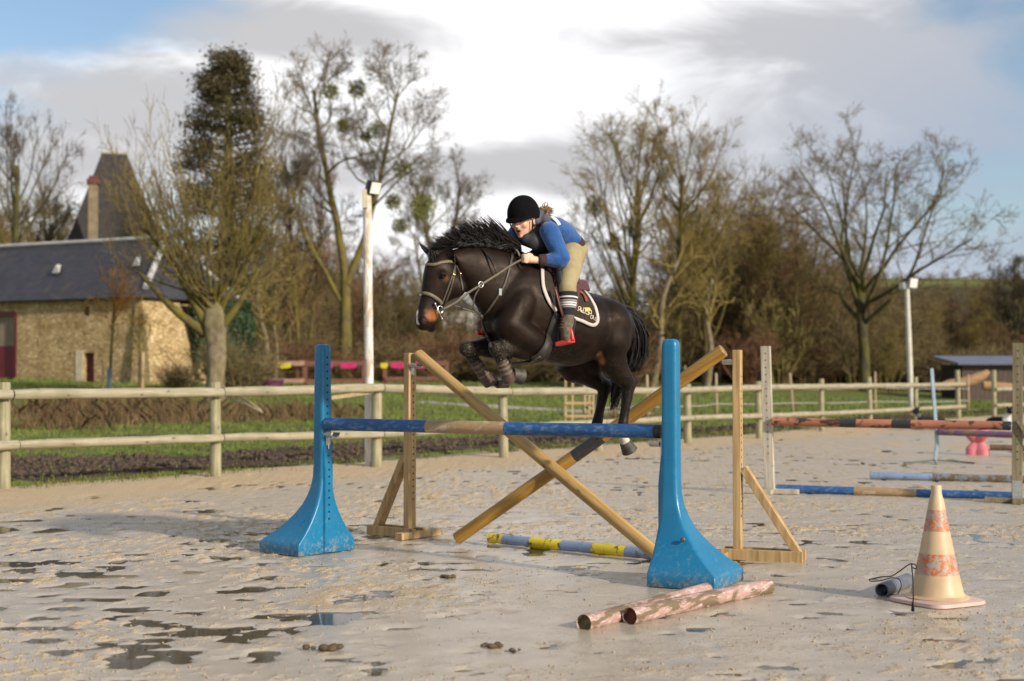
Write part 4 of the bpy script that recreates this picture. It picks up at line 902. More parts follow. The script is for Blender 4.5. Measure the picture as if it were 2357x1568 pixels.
# ------------------------------------------------------------------ low shed and fallen timber at the right
Y = 78.0; p = at(2214, 885, Y); zb = tz(p.x + 4, p.y); T = empty('field_shelter', (p.x, Y, zb)); e = at(2214, 838, Y).z - zb; w_ = 10.0; nb = 40; SHB = mat_wood('dark_shed_boards', (.055, .038, .030), (.125, .085, .066), knots=False)
for i in range(nb):
    mb = MB(); mb.box((w_ * (i + .5) / nb, random.uniform(-.012, .012), e / 2 - .05), (w_ / nb * .95, .03, e + .1)); mb.build('board', SHB, T)
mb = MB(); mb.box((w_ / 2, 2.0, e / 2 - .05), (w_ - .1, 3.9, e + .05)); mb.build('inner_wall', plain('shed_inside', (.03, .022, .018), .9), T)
mb = MB(); slab(mb, [Vector((-.35, -.5, e + .05)), Vector((w_ + .3, -.5, e + .05)), Vector((w_ + .3, 4.3, e + .5)), Vector((-.35, 4.3, e + .5))], .10); mb.build('roof', plain('blue_grey_sheet_roof', (.115, .13, .19), .5, .15, 1), T)
tag(T, 'low dark boarded field shelter with blue-grey sheet roof', 'shed')
TIM = mat_wood('split_orange_timber', (.20, .11, .05), (.45, .28, .15), axis='X', knots=False)
def trunklog(pts, rads, lb, name='fallen_log', mat=TIM):
    a = Vector(pts[0]); mb = MB(); mb.tube([Vector(q) - a for q in pts], rads, 9); o = mb.build(name, mat, None, True, 50); o.location = a; tag(o, lb, 'log'); return o
Yl = 62.0
trunklog([at(2205, 884, Yl), at(2238, 876, Yl), at(2262, 864, Yl), at(2275, 856, Yl)], [.22, .26, .2, .12], 'split pale log slanting upward in front of the low shed')
trunklog([at(2150, 893, Yl), at(2185, 886, Yl), at(2215, 879, Yl)], [.10, .24, .18], 'splintered pale trunk lying behind the fence end post')
trunklog([at(2262, 888, Yl - 1), at(2300, 890, Yl - 1), at(2345, 893, Yl - 1)], [.2, .2, .16], 'short cut log lying below the shed wall')

# pale cottage glimpsed through the wood
Y = 108.0; p = at(1040, 800, Y); T = empty('pale_cottage', (p.x, Y, tz(p.x, Y))); mb = MB(); mb.box((0, 2, 2.6), (3.0, 4, 5.2)); mb.build('wall', plain('pale_render', (.55, .53, .50), .8, .1, 1), T)
mb = MB(); mb.add([Vector((-1.8, -.3, 5.2)), Vector((1.8, -.3, 5.2)), Vector((1.8, 4.3, 5.2)), Vector((-1.8, 4.3, 5.2)), Vector((0, -.3, 6.6)), Vector((0, 4.3, 6.6))], [(0, 1, 4), (2, 3, 5), (0, 4, 5, 3), (1, 2, 5, 4), (3, 2, 1, 0)]); mb.build('roof', SLATE, T)
mb = MB(); mb.box((.6, -.02, 3.6), (.7, .06, 1.1)); mb.build('window', DARK, T); tag(T, 'pale cottage wall glimpsed through the wood behind the horse muzzle', 'cottage')
# ------------------------------------------------------------------ bare winter trees
def unit(v): return v / np.maximum(np.linalg.norm(v, axis=-1, keepdims=True), 1e-9)
def perp(d, rng):
    r = rng.normal(size=d.shape); r -= (r * d).sum(-1, keepdims=True) * d; return unit(r)
def grow(rng, starts, levels):
    """starts: (P, D, L, R); levels: one dict for each order of branching. Returns segments per level: (a, b, ra, rb)"""
    P, D, Ln, Rd = [np.asarray(q, float) for q in starts]; out = []
    for li, lv in enumerate(levels):
        S = lv['segs']; n = len(P); pts = [P]; dirs = [unit(D)]; d = unit(D); p = P
        for s in range(S):
            d = unit(d + rng.normal(size=d.shape) * lv.get('wob', .15) + np.array([0, 0, 1.0]) * lv.get('trop', .05) + unit(d * np.array([1, 1, 0]) + 1e-6) * lv.get('out', 0))
            p = p + d * (Ln / S)[:, None]; pts.append(p); dirs.append(d)
        pts = np.array(pts); dirs = np.array(dirs); tp = lv.get('tip', .3)
        rad = np.array([Rd * (1 - (1 - tp) * s / S) for s in range(S + 1)])
        out.append((pts[:-1].reshape(-1, 3), pts[1:].reshape(-1, 3), rad[:-1].ravel(), rad[1:].ravel()))
        if li == len(levels) - 1: break
        nx = levels[li + 1]; m = nx['n']; t0 = nx.get('t0', .25)
        k = rng.poisson(m, n) if m > 1 else (rng.random(n) < m).astype(int)
        k = np.maximum(k, nx.get('min', 0)); idx = np.repeat(np.arange(n), k)
        t = t0 + (1 - t0) * rng.random(len(idx)) ** nx.get('bias', .8); fs = t * S; s0 = np.minimum(fs.astype(int), S - 1); f = (fs - s0)[:, None]
        cp = pts[s0, idx] * (1 - f) + pts[s0 + 1, idx] * f; cd = dirs[s0 + 1, idx]
        ang = np.radians(rng.uniform(*nx['ang'], len(idx)))[:, None]; cd = unit(cd * np.cos(ang) + perp(cd, rng) * np.sin(ang))
        cr = (rad[s0, idx] * (1 - f[:, 0]) + rad[s0 + 1, idx] * f[:, 0]); 
        cl = Ln[idx] * rng.uniform(*nx['len'], len(idx)) * (1.15 - .55 * t)
        P, D, Ln, Rd = cp, cd, cl, np.maximum(cr * nx.get('rad', .6), nx.get('rmin', .004))
    return out
def prisms(segs, k):
    a, b, ra, rb = segs; n = len(a); d = unit(b - a); ref = np.where(np.abs(d[:, 2:3]) < .9, np.array([[0, 0, 1.0]]), np.array([[1.0, 0, 0]])); x = unit(np.cross(d, ref)); y = np.cross(d, x)
    an = np.arange(k) * 2 * np.pi / k; c, s = np.cos(an), np.sin(an)
    off = x[:, None] * c[None, :, None] + y[:, None] * s[None, :, None]
    V = np.stack([a[:, None] + off * ra[:, None, None], b[:, None] + d[:, None] * (rb * .3)[:, None, None] + off * rb[:, None, None]], 1)     # n,2,k,3
    base = (np.arange(n) * 2 * k)[:, None]; j = np.arange(k); F = np.stack([base + j, base + (j + 1) % k, base + k + (j + 1) % k, base + k + j], -1).reshape(-1, 4)
    return V.reshape(-1, 3), F
def ribbons(segs, rng):
    a, b, ra, rb = segs; d = unit(b - a); x = perp(d, rng); ra = np.maximum(ra, .006)[:, None] * 1.35; rb = np.maximum(rb, .004)[:, None] * 1.2
    V = np.stack([a - x * ra, a + x * ra, b + x * rb, b - x * rb], 1).reshape(-1, 3); return V, np.arange(len(V)).reshape(-1, 4)
def cat(parts):
    Vs, Fs, o = [], [], 0
    for V, F in parts: Vs.append(V); Fs.append(F + o); o += len(V)
    return np.concatenate(Vs), np.concatenate(Fs)
def mat_bark(name, dark, light, moss=(.13, .12, .02), amt=.6, scale=3.0):
    m = Mat(name, .9, .15); v = m.coord('Position'); n = m.noise(v, scale, 6, .65); n2 = m.noise(v, scale * .35, 3)
    c = m.ramp(n, [(.3, dark), (.7, light)]); c = m.mix(m.ramp(n2, [(.42, 0), (.62, amt)]), c, moss); m.col(c); m.bump(n, .6, .03); return m.m
def mat_twig(name, c, var=.3):
    m = Mat(name, .85, .15); v = m.coord('Position'); n = m.noise(v, .8, 3); oi = m.N('ShaderNodeObjectInfo')
    lo = tuple(x * (1 - var) for x in c); hi = tuple(x * (1 + var) for x in c); k = m.ramp(n, [(.3, lo), (.7, hi)])
    k = m.mix(m.math('MULTIPLY', oi.outputs['Random'], .4), k, m.mix(1.0, k, (.75, .62, .55), 'MULTIPLY')); m.col(k); return m.m
BARK_D = mat_bark('dark_oak_bark', (.030, .026, .016), (.085, .070, .040)); BARK_O = mat_bark('olive_lichened_bark', (.055, .045, .018), (.17, .135, .055), (.17, .14, .02)); BARK_P = mat_bark('pale_pollard_bark', (.085, .066, .040), (.27, .215, .14), (.20, .17, .07), .35, 5)
TW_OL = mat_twig('olive_twigs', (.200, .150, .050)); TW_BR = mat_twig('brown_twigs', (.158, .122, .058)); TW_RED = mat_twig('reddish_twigs', (.175, .095, .055)); TW_DK = mat_twig('dark_twigs', (.085, .066, .042)); TW_WIL = mat_twig('yellow_willow_shoots', (.185, .148, .055)); TW_GR = mat_twig('grey_twigs', (.16, .135, .10))
TREE_N = 0
def make_tree(kind, seed, rng=None):
    rng = np.random.default_rng(seed); Z = np.zeros
    if kind == 'oak':
        st = (np.zeros((1, 3)), [[0.02, 0, 1]], [4.2], [.36])
        lv = [dict(segs=5, wob=.05, trop=.1, tip=.75), dict(n=11, min=11, t0=.55, ang=(6, 74), len=(1.5, 2.0), segs=8, wob=.14, trop=.07, rad=.50, tip=.22, bias=1), dict(n=9, t0=.28, bias=.7, ang=(22, 58), len=(.28, .55), segs=5, wob=.2, trop=.06, rad=.58, rmin=.030), dict(n=8, t0=.3, bias=.6, ang=(22, 60), len=(.34, .6), segs=4, wob=.24, trop=.05, rad=.5, rmin=.016), dict(n=6, t0=.25, ang=(22, 66), len=(.4, .75), segs=3, wob=.28, trop=.04, rad=.55, rmin=.010), dict(n=1.6, t0=.2, ang=(25, 70), len=(.5, .9), segs=2, wob=.3, trop=.02, rmin=.008)]
    elif kind == 'tall':
        st = (np.zeros((1, 3)), [[0, 0, 1]], [9.5], [.28])
        lv = [dict(segs=7, wob=.05, trop=.15, tip=.4), dict(n=18, min=16, t0=.22, ang=(18, 56), len=(.40, .74), segs=6, wob=.12, trop=.13, rad=.45, tip=.22), dict(n=8, t0=.35, bias=.6, ang=(22, 55), len=(.3, .55), segs=4, wob=.2, trop=.1, rad=.55, rmin=.02), dict(n=7, t0=.3, bias=.6, ang=(22, 58), len=(.4, .75), segs=3, wob=.25, trop=.06, rad=.55, rmin=.012), dict(n=3.6, t0=.15, ang=(25, 65), len=(.45, .85), segs=2, wob=.3, rmin=.008)]
    elif kind == 'fork':
        st = (np.array([[0, 0, 3.4], [.05, 0, 3.9], [-.05, 0, 3.0]]), [[-.06, 0, 1], [.42, .1, 1], [-.75, -.1, 1]], [8.6, 8.0, 6.0], [.25, .20, .14])
        lv = [dict(segs=8, wob=.08, trop=.12, tip=.35), dict(n=13, min=12, t0=.34, ang=(26, 66), len=(.30, .55), segs=6, wob=.17, trop=.09, rad=.45, tip=.22), dict(n=8, t0=.2, ang=(25, 60), len=(.32, .6), segs=4, wob=.22, trop=.08, rad=.55, rmin=.022), dict(n=8, t0=.2, ang=(25, 65), len=(.4, .7), segs=3, wob=.28, trop=.05, rad=.55, rmin=.014), dict(n=4.6, t0=.15, ang=(25, 70), len=(.4, .75), segs=2, wob=.3, rmin=.008)]
    elif kind == 'wood':
        st = (np.array([[0, 0, 0], [.4, .3, 0], [-.5, .1, 0]]), [[0, 0, 1], [.2, .1, 1], [-.22, 0, 1]], [7, 6, 5.5], [.16, .12, .11])
        lv = [dict(segs=6, wob=.08, trop=.14, tip=.35), dict(n=13, min=8, t0=.12, ang=(20, 60), len=(.35, .62), segs=5, wob=.18, trop=.14, rad=.5, tip=.3), dict(n=8, t0=.12, ang=(22, 60), len=(.32, .6), segs=3, wob=.25, trop=.1, rad=.55, rmin=.016), dict(n=11, t0=.15, ang=(22, 65), len=(.4, .8), segs=2, wob=.3, trop=.05, rmin=.009)]
    elif kind == 'bush':
        n = 34; a = rng.uniform(0, 6.28, n); e = rng.uniform(.1, .75, n)
        st = (np.stack([np.cos(a) * .5 * rng.random(n), np.sin(a) * .5 * rng.random(n), Z(n)], 1), np.stack([np.cos(a) * e, np.sin(a) * e, np.ones(n)], 1), rng.uniform(2.0, 3.6, n), np.full(n, .03))
        lv = [dict(segs=5, wob=.14, trop=.05, tip=.35), dict(n=9, t0=.15, ang=(18, 55), len=(.3, .6), segs=3, wob=.22, trop=.1, rad=.6, rmin=.012), dict(n=6, t0=.15, ang=(20, 60), len=(.35, .7), segs=2, wob=.28, trop=.06, rmin=.008)]
    elif kind == 'pollard':
        n = 34; a = rng.uniform(0, 6.28, n); e = rng.uniform(.05, 1.0, n) ** .8 * 2.6
        st = (np.stack([np.cos(a) * .42 * rng.random(n), np.sin(a) * .42 * rng.random(n), 2.6 + .5 * rng.random(n)], 1), np.stack([np.cos(a) * e, np.sin(a) * e, np.ones(n) * .9], 1), rng.uniform(4.2, 7.2, n) * (1 - .42 * e / 2.6), rng.uniform(.026, .055, n))
        lv = [dict(segs=8, wob=.11, trop=.06, tip=.18), dict(n=18, t0=.15, ang=(16, 52), len=(.25, .55), segs=5, wob=.17, trop=.08, rad=.36, rmin=.009), dict(n=7.5, t0=.15, ang=(16, 50), len=(.3, .65), segs=3, wob=.22, trop=.06, rmin=.006)]
    elif kind == 'young':
        st = (np.zeros((1, 3)), [[0, 0, 1]], [2.1], [.06])
        lv = [dict(segs=4, wob=.03, tip=.7), dict(n=26, min=24, t0=.62, ang=(15, 80), len=(.6, 1.05), segs=5, wob=.16, trop=.02, rad=.35, rmin=.012), dict(n=13, t0=.1, ang=(20, 60), len=(.3, .6), segs=3, wob=.25, trop=.03, rmin=.007)]
    out = grow(rng, st, lv)
    if kind == 'fork': out[0] = tuple(np.concatenate([q, np.array(e)]) for q, e in zip(out[0], ([[0, 0, -.2], [0, 0, 2.0]], [[0, 0, 2.0], [0, 0, 3.6]], [.42, .33], [.33, .27])))
    return out
def tree_obj(name, segs, ntr, bark, twig, kx=None, height=None, width=None, mist=()):
    A = np.concatenate([np.concatenate([s[0], s[1]]) for s in segs]); lo, hi = np.percentile(A, .3, axis=0), np.percentile(A, 99.7, axis=0)
    sc = np.ones(3)
    if height: sc[2] = height / np.percentile(A[:, 2], 99.6)
    if width: sc[0] = width / (hi[0] - lo[0]); sc[1] = sc[0]
    sh = np.array([0, 0, 0.0])
    S = [(a * sc, b * sc, ra, rb) for a, b, ra, rb in segs]
    T = empty(name)
    V, F = cat([prisms(s, 7 if i == 0 else 5) for i, s in enumerate(S[:ntr])]); np_mesh('trunk', V, F, bark, T, True)
    rb_ = np.random.default_rng(1); V, F = cat([prisms(s, 3) for s in S[ntr:-2]] + [ribbons(s, rb_) for s in S[max(ntr, len(S) - 2):]]); np_mesh('crown', V, F, twig, T)
    return T, S
def leafmesh(name, P, Nn, size, mat, parent, rng, asp=1.0):
    n = len(P); x = perp(unit(Nn), rng); y = np.cross(unit(Nn), x); s = (size * rng.uniform(.6, 1.35, n))[:, None]
    V = np.stack([P - x * s * .5, P + y * s * .28 * asp, P + x * s * .5, P - y * s * .28 * asp], 1).reshape(-1, 3); F = np.arange(n * 4).reshape(-1, 4); return np_mesh(name, V, F, mat, parent)
def mat_leaf(name, c, var=.45):
    m = Mat(name, .6, .3); v = m.coord('Position'); n = m.noise(v, 2.5, 3); m.col(m.ramp(n, [(.3, tuple(x * (1 - var) for x in c)), (.7, tuple(x * (1 + var) for x in c))])); return m.m
LF_IVY = mat_leaf('ivy_leaves', (.020, .038, .010)); LF_CON = mat_leaf('conifer_sprays', (.064, .050, .019), .6); LF_MIS = mat_leaf('mistletoe_leaves', (.165, .165, .035)); LF_BR = mat_leaf('bramble_leaves', (.045, .055, .015), .5)
def mistletoe(T, c, r, seed):
    rng = np.random.default_rng(seed); n = int(700 * min(2, r / .5)); r = r * .75; n = n * 3 // 5; d = unit(rng.normal(size=(n, 3))); rr = r * rng.random(n) ** .5; P = np.array(c) + d * rr[:, None]
    leafmesh('mistletoe', P, perp(d, rng), .13, LF_MIS, T, rng)
def place(T, x, Y, zoff=0.0, rz=0.0, base_y=None):
    p = at(x, 870, Y); T.location = (p.x, Y, tz(p.x, Y) - .1 + zoff); T.rotation_euler = (0, 0, rz); return T
def hgt(x, ytop, Y): p = at(x, ytop, Y); return p.z - tz(p.x, Y) + .1
def wid(px, Y): return px / FOC * Y

# big pollard in front of the barn end
T, S = tree_obj('pollard_tree', make_tree('pollard', 4), 1, BARK_O, TW_WIL, height=hgt(490, 205, 45), width=wid(500, 45)); place(T, 490, 45)
tb = MB(); rng = random.Random(3); rr = []
for i, z in enumerate(np.linspace(-.3, 3.5, 14)):
    r = [.46, .35, .31, .29, .28, .27, .29, .27, .27, .31, .35, .34, .25, .10][i]; P = []
    for j in range(14):
        a = 2 * math.pi * j / 14; q = r * (1 + .16 * math.sin(a * 3 + z * 1.2) + .10 * math.sin(a * 5 - z * 2.3) + rng.uniform(-.05, .05)); P.append(Vector((q * math.cos(a) + .10 * math.sin(z * .9), q * math.sin(a), z)))
    rr.append(P)
tb.rings(rr); tb.build('bole', BARK_P, T, True)
for (ax, az, bx, bz, r) in ((-.2, 2.3, -2.3, 4.3, .13), (-.15, 2.5, -1.6, 5.6, .12), (.15, 2.4, 1.5, 4.4, .12)):
    mb = MB(); mb.tube(sp([(ax, 0, az), ((ax + bx) * .5, -.2, (az + bz) * .5 - .15), (bx, -.3, bz)]), np.linspace(r * 1.3, r * .5, 13), 8); mb.build('limb', BARK_O, T, True)
tag(T, 'big pollard tree with gnarled pale trunk and fan of yellow-olive shoots', 'tree')

# dark conifer behind it
def conifer(x, Y, ytop, w, seed, lb):
    rng = np.random.default_rng(seed); H = hgt(x, ytop, Y); T = empty('conifer_tree'); W = wid(w, Y) / 2
    tr = MB(); tr.tube([(0, 0, -.3), (0, 0, H * .5), (0, 0, H * .97)], [.5, .35, .05], 9); tr.build('trunk', BARK_D, T, True)
    n = 230 if w > 100 else 60; z = H * (0.22 + .77 * rng.random(n) ** .85); f = np.clip((H - z) / H, 0, 1); prof = W * np.minimum(1.0, .22 + 2.3 * f ** .75) * np.where(f > .32, 1.1, 1)
    a = rng.uniform(0, 6.28, n); r = prof * rng.uniform(.55, 1.0, n); C = np.stack([np.cos(a) * r, np.sin(a) * r, z], 1)
    segs = (np.stack([C[:, 0] * 0, C[:, 1] * 0, z - .25 * r], 1), C, np.full(n, .06), np.full(n, .03)); V, F = prisms(segs, 4); np_mesh('limb', V, F, BARK_D, T)
    m = 190; P = (C[:, None] + rng.normal(size=(n, m, 3)) * np.array([.36, .36, .22]) + np.array([0, 0, -.1])).reshape(-1, 3); N = unit(rng.normal(size=P.shape) + np.array([0, 0, .6])); leafmesh('crown', P, N, .15, LF_CON, T, rng, 1.0)
    tag(T, lb, 'tree'); return T
place(conifer(522, 72, 112, 190, 5, 'dark rounded evergreen conifer rising behind the pollard'), 522, 72)

def big(name, kind, seed, x, Y, ytop, w, bark, twig, lb, rz=0.0, mist=(), ntr=2):
    T, S = tree_obj(name, make_tree(kind, seed), ntr, bark, twig, height=hgt(x, ytop, Y), width=wid(w, Y)); place(T, x, Y)
    for (mx, my, r) in mist:
        p = at(mx, my, Y) - T.location; mistletoe(T, p, r, int(mx))
    tag(T, lb, 'tree'); return T
big('bare_tree', 'fork', 11, 795, 75, 82, 420, BARK_O, TW_GR, 'tallest forked bare tree hung with mistletoe, left of the rider', mist=((762, 210, .62), (822, 205, .7), (868, 300, .75), (842, 315, .4), (790, 290, .5), (925, 388, .7), (905, 465, .6), (972, 475, 1.0), (920, 520, .6)))
big('bare_tree', 'tall', 22, 40, 82, 205, 240, BARK_D, TW_DK, 'bare dark tree at the left edge above the barn roof')
big('bare_tree', 'tall', 28, 118, 92, 420, 190, BARK_D, TW_BR, 'lower bare tree between the left edge and the chimney')
big('bare_tree', 'tall', 26, 1460, 80, 240, 310, BARK_O, TW_OL, 'slender bare tree right of the rider with mistletoe balls', mist=((1370, 475, .85), (1462, 525, .8), (1412, 560, .6)))
big('bare_tree', 'tall', 24, 1552, 78, 224, 300, BARK_O, TW_OL, 'slender bare tree with pale lower trunk above the near blue wing')
big('bare_tree', 'tall', 27, 1625, 84, 395, 190, BARK_O, TW_OL, 'lower yellowish bare tree just left of the spreading oak')
big('bare_tree', 'oak', 35, 1992, 85, 272, 450, BARK_D, TW_BR, 'broad spreading dark bare oak at right, standing clear of the wood')
big('bare_tree', 'fork', 14, 1010, 96, 335, 230, BARK_O, TW_GR, 'pale bare tree right of the white mast, behind the horse head', mist=((972, 470, .9),))
big('bare_tree', 'wood', 41, 690, 80, 245, 210, BARK_O, TW_RED, 'reddish-brown twiggy tree between the conifer and the tallest tree', ntr=1)
big('bare_tree', 'oak', 33, 2335, 125, 548, 190, BARK_D, TW_DK, 'dark bare tree cut by the right edge below the hill line')
place(conifer(2338, 130, 590, 70, 8, 'small dark evergreen at the right edge of the wood'), 2338, 130)

# young orange willow tied to a stake in front of the barn
T, S = tree_obj('young_willow', make_tree('young', 6), 1, BARK_O, mat_twig('orange_shoots', (.30, .155, .028)), height=hgt(245, 585, 50), width=wid(225, 50)); place(T, 252, 50)
mb = MB(); mb.tube([(-.22, 0, -.2), (-.22, 0, 1.2)], .05, 8); mb.build('stake', LD, T); mb = MB(); mb.tube([(0, 0, .1), (0, 0, .95)], .075, 10); mb.build('tree_guard', plain('blue_grey_guard', (.10, .15, .20), .6), T)
tag(T, 'young orange-twigged willow on a thin stem in front of the barn', 'tree')
T, S = tree_obj('young_sapling', make_tree('young', 9), 1, BARK_O, TW_WIL, height=hgt(322, 690, 52), width=wid(60, 52)); place(T, 322, 52); mb = MB(); mb.tube([(.1, 0, -.2), (.1, 0, 1.5)], .06, 8); mb.build('stake', LD, T); tag(T, 'staked sapling before the barn corner, right of the orange willow', 'tree')

# ivy on the barn end
rng = np.random.default_rng(2); n = 17000; s_ = rng.uniform(2.2, BW * 1.02, n); z_ = EAVE * rng.random(n) ** .8; P = np.array([[*(BC + bp(-.06, s, z))] for s, z in zip(s_, z_)]); P[:, 2] += BZ - BC.z
bul = .35 + .5 * vnoise(s_ * 1.1, z_ * 1.1, 4) + .45 * rng.random(n); P -= np.array(bdir) * bul[:, None]; N = unit(-np.array(bdir) * 1.2 + rng.normal(size=(n, 3)) * .7 + np.array([0, -.3, .4])); T = empty('ivy', (0, 0, 0)); leafmesh('foliage', P, N, .17, LF_IVY, T, rng, 1.6)
mb = MB(); 
for i in range(5): mb.tube([BC + bp(-.12, 2.6 + i * .7, 0) + Vector((0, 0, BZ - BC.z)), BC + bp(-.14, 2.7 + i * .7, EAVE * .5) + Vector((0, 0, BZ - BC.z)), BC + bp(-.14, 2.5 + i * .75, EAVE * .9) + Vector((0, 0, BZ - BC.z))], [.06, .04, .02], 5)
mb.build('stem', BARK_D, T); tag(T, 'dark green ivy covering the end wall of the barn', 'ivy')

# the wood behind: several shapes of tree, copied with their parts
protos = [tree_obj('wood_tree', make_tree('wood', 50 + i), 1, BARK_O if i % 2 else BARK_D, (TW_BR, TW_OL, TW_RED, TW_BR)[i], height=10, width=7) for i in range(4)]
protos = [p[0] for p in protos]; used = [False] * 4
WOOD_LB = 'bare brown tree in the dense wood behind the paddocks'
rng = random.Random(12)
SECT = [(170, 'behind the left end of the barn roof'), (330, 'behind the steep-roofed house'), (600, 'behind the pollard'), (840, 'behind the corral rails'), (960, 'just right of the white mast'), (1130, 'behind the horse head'), (1340, 'behind the rider'), (1500, 'behind the horse rump'), (1640, 'behind the near blue wing'), (1780, 'behind the right timber stand'), (1930, 'left of the broad oak'), (2080, 'right of the broad oak'), (2240, 'right of the two-lamp mast'), (9999, 'at the far right edge')]
def wood(x, ytop, Y, k, w=1.0, lb=None, grp='trees of the wood behind', row='back'):
    lb = 'bare tree in the %s of the wood, %s' % (row, next(s for q, s in SECT if x < q))
    if used[k]: T = copy_tree(protos[k])
    else: T = protos[k]; used[k] = True
    h = max(2.0, hgt(x, ytop, Y)); s = h / 10; T.scale = (s * w, s * w, s); place(T, x, Y, 0, rng.uniform(0, 6.28)); tag(T, lb, 'tree', grp); return T
def skyline(x):          # top of the wood in the picture
    pts = [(-60, 470), (60, 430), (170, 460), (260, 560), (400, 560), (560, 560), (640, 470), (740, 520), (860, 560), (960, 590), (1080, 640), (1180, 640), (1300, 650), (1420, 640), (1540, 560), (1600, 450), (1680, 390), (1780, 405), (1850, 455), (1930, 550), (2060, 640), (2200, 665), (2460, 650)]
    for (a, b), (c, d) in zip(pts, pts[1:]):
        if a <= x <= c: return b + (d - b) * (x - a) / (c - a)
    return 650
x = -40
while x < 2560:
    for row, (Y, lift) in enumerate(((112, 0), (99, 40), (90, 110))):
        if row == 2 and 560 > x: continue
        y = skyline(x) + lift + rng.uniform(-18, 40); Yr = Y + rng.uniform(-5, 5) + (25 if x > 2080 else 0) + (12 if x < 400 else 0)
        wood(x + rng.uniform(-30, 30), min(y, 800), Yr, (0, 1, 3, 2)[rng.randrange(4)] if x > 600 else rng.choice((0, 1, 3)), rng.uniform(.9, 1.35), row=('depth', 'middle', 'front edge')[row])
    x += 50
# hillside wood far right
x = 1880
while x < 2460:
    for Y, y in ((170, 690), (205, 660), (240, 640)):
        wood(x + rng.uniform(-25, 25), y + rng.uniform(-10, 14), Y + rng.uniform(-12, 12), rng.choice((0, 3)), rng.uniform(1.1, 1.5), row='hillside part')
    x += 50
x = 1760
while x < 2460:
    wood(x + rng.uniform(-15, 15), 634 + rng.uniform(-6, 8), 262 + rng.uniform(-8, 8), rng.choice((0, 3)), rng.uniform(1.6, 2.0), row='hillside part'); x += 34
# tall slim trunks that stand out at the wood edge
def slim(x, yb, x1, y1, Y, r, lb, mat=BARK_P):
    a = at(x, yb, Y); zb = tz(a.x, Y); b = at(x1, y1, Y) - Vector((a.x, Y, zb)); T = empty('slim_tree', (a.x, Y, zb)); mb = MB()
    mb.tube(sp([(0, 0, -.2), (b.x * .2 + r, .05, b.z * .35), (b.x * .6 - r, 0, b.z * .7), b]), np.linspace(r, r * .45, 19), 8); mb.build('trunk', mat, T, True)
    rg = np.random.default_rng(int(x)); n = 14; f = rg.uniform(.4, 1, n)[:, None]; P = f * np.array(b); D = np.stack([rg.normal(size=n), rg.normal(size=n), np.full(n, .9)], 1)
    sg = grow(rg, (P, D, rg.uniform(1.5, 3.2, n), np.full(n, r * .3)), [dict(segs=4, wob=.2, trop=.1, tip=.3), dict(n=8, ang=(20, 60), len=(.3, .6), segs=3, wob=.25, rmin=.012), dict(n=5, ang=(20, 60), len=(.4, .7), segs=2, wob=.3, rmin=.008)])
    V, F = cat([prisms(s, 3) for s in sg[:1]] + [ribbons(s, rg) for s in sg[1:]]); np_mesh('crown', V, F, TW_OL, T); tag(T, lb, 'tree'); return T
slim(1498, 880, 1560, 600, 74, .22, 'pale leaning trunk just left of the near blue wing'); slim(1625, 880, 1640, 640, 76, .20, 'slim straight trunk behind the slanting pole end'); slim(630, 870, 640, 700, 66, .11, 'thin pale crooked stem above the corral rails'); slim(606, 866, 598, 640, 68, .17, 'straight pale trunk right of the pollard'); slim(1905, 862, 1915, 690, 100, .16, 'thin dark trunk left of the spreading oak', BARK_D)
slim(1370, 880, 1345, 650, 80, .16, 'olive trunk hidden behind the horse saddle', BARK_O)
# shrubs: red-stemmed, brown
shr = [tree_obj('shrub', make_tree('bush', 70 + i), 1, m_, m_, height=3, width=3.6)[0] for i, m_ in enumerate((TW_RED, TW_BR, TW_WIL))]; su = [False] * 3
def shrub(x, ytop, Y, k, w, lb, grp=None):
    if su[k]: T = copy_tree(shr[k])
    else: T = shr[k]; su[k] = True
    s = max(.5, hgt(x, ytop, Y)) / 3; T.scale = (s * w, s * w, s); place(T, x, Y, 0, rng.uniform(0, 6)); tag(T, lb, 'shrub', grp)
shrub(1715, 745, 84, 0, .9, 'red-stemmed shrub behind the right timber stand'); shrub(1790, 640, 88, 2, .8, 'tall fan of yellowish shoots left of the oak trunk')
for i, x in enumerate(range(560, 2380, 44)):
    Y = rng.uniform(70, 84) if x < 1450 else rng.uniform(92, 104)
    shrub(x + rng.uniform(-15, 15), rng.uniform(740, 815) if x < 1900 else rng.uniform(770, 815), Y, rng.choice((0, 1, 1, 1)), rng.uniform(1.1, 1.7), 'brown shrub at the wood foot, ' + next(s for q, s in SECT if x < q), 'shrubs at the foot of the wood')
for x, y, Y, w, lb in ((430, 830, 54, 1.2, 'brown shrub under the ivy, just left of the pollard trunk'), (395, 838, 53, 1.0, 'low brown shrub at the battered corner of the barn'), (540, 760, 52, 1.2, 'taller brown shrub just right of the pollard trunk'), (575, 800, 56, 1.3, 'brown shrub left of the corral rails')):
    shrub(x, y, Y, 1, w, lb, 'shrubs by the pollard')
# evergreen undergrowth under the trees, uncountable
def under(name, mat, segs, n, size, lb, hfun, seed=3):
    rg = np.random.default_rng(seed); Ps = []
    for (x0, x1, Y0, Y1) in segs:
        m = int(n * (x1 - x0) / 1000); px_ = rg.uniform(x0, x1, m); Y = rg.uniform(Y0, Y1, m); X = (px_ - 1178.5) / FOC * Y; h = hfun(X, Y) * rg.random(m) ** 1.3; Ps.append(np.stack([X, Y, terrain(X, Y) + h], 1))
    P = np.concatenate(Ps); N = unit(rg.normal(size=P.shape) + np.array([0, -.4, .5])); o = leafmesh(name, P, N, size, mat, None, rg, 1.4); tag(o, lb, 'undergrowth', kind='stuff'); return o
under('undergrowth', LF_BR, [(560, 1500, 84, 92), (1500, 2400, 104, 118)], 26000, .30, 'dark evergreen undergrowth beneath the wood', lambda X, Y: .3 + 3.4 * np.clip(fbm(X * .25, Y * .1, 3, 8) - .28, 0, 1))
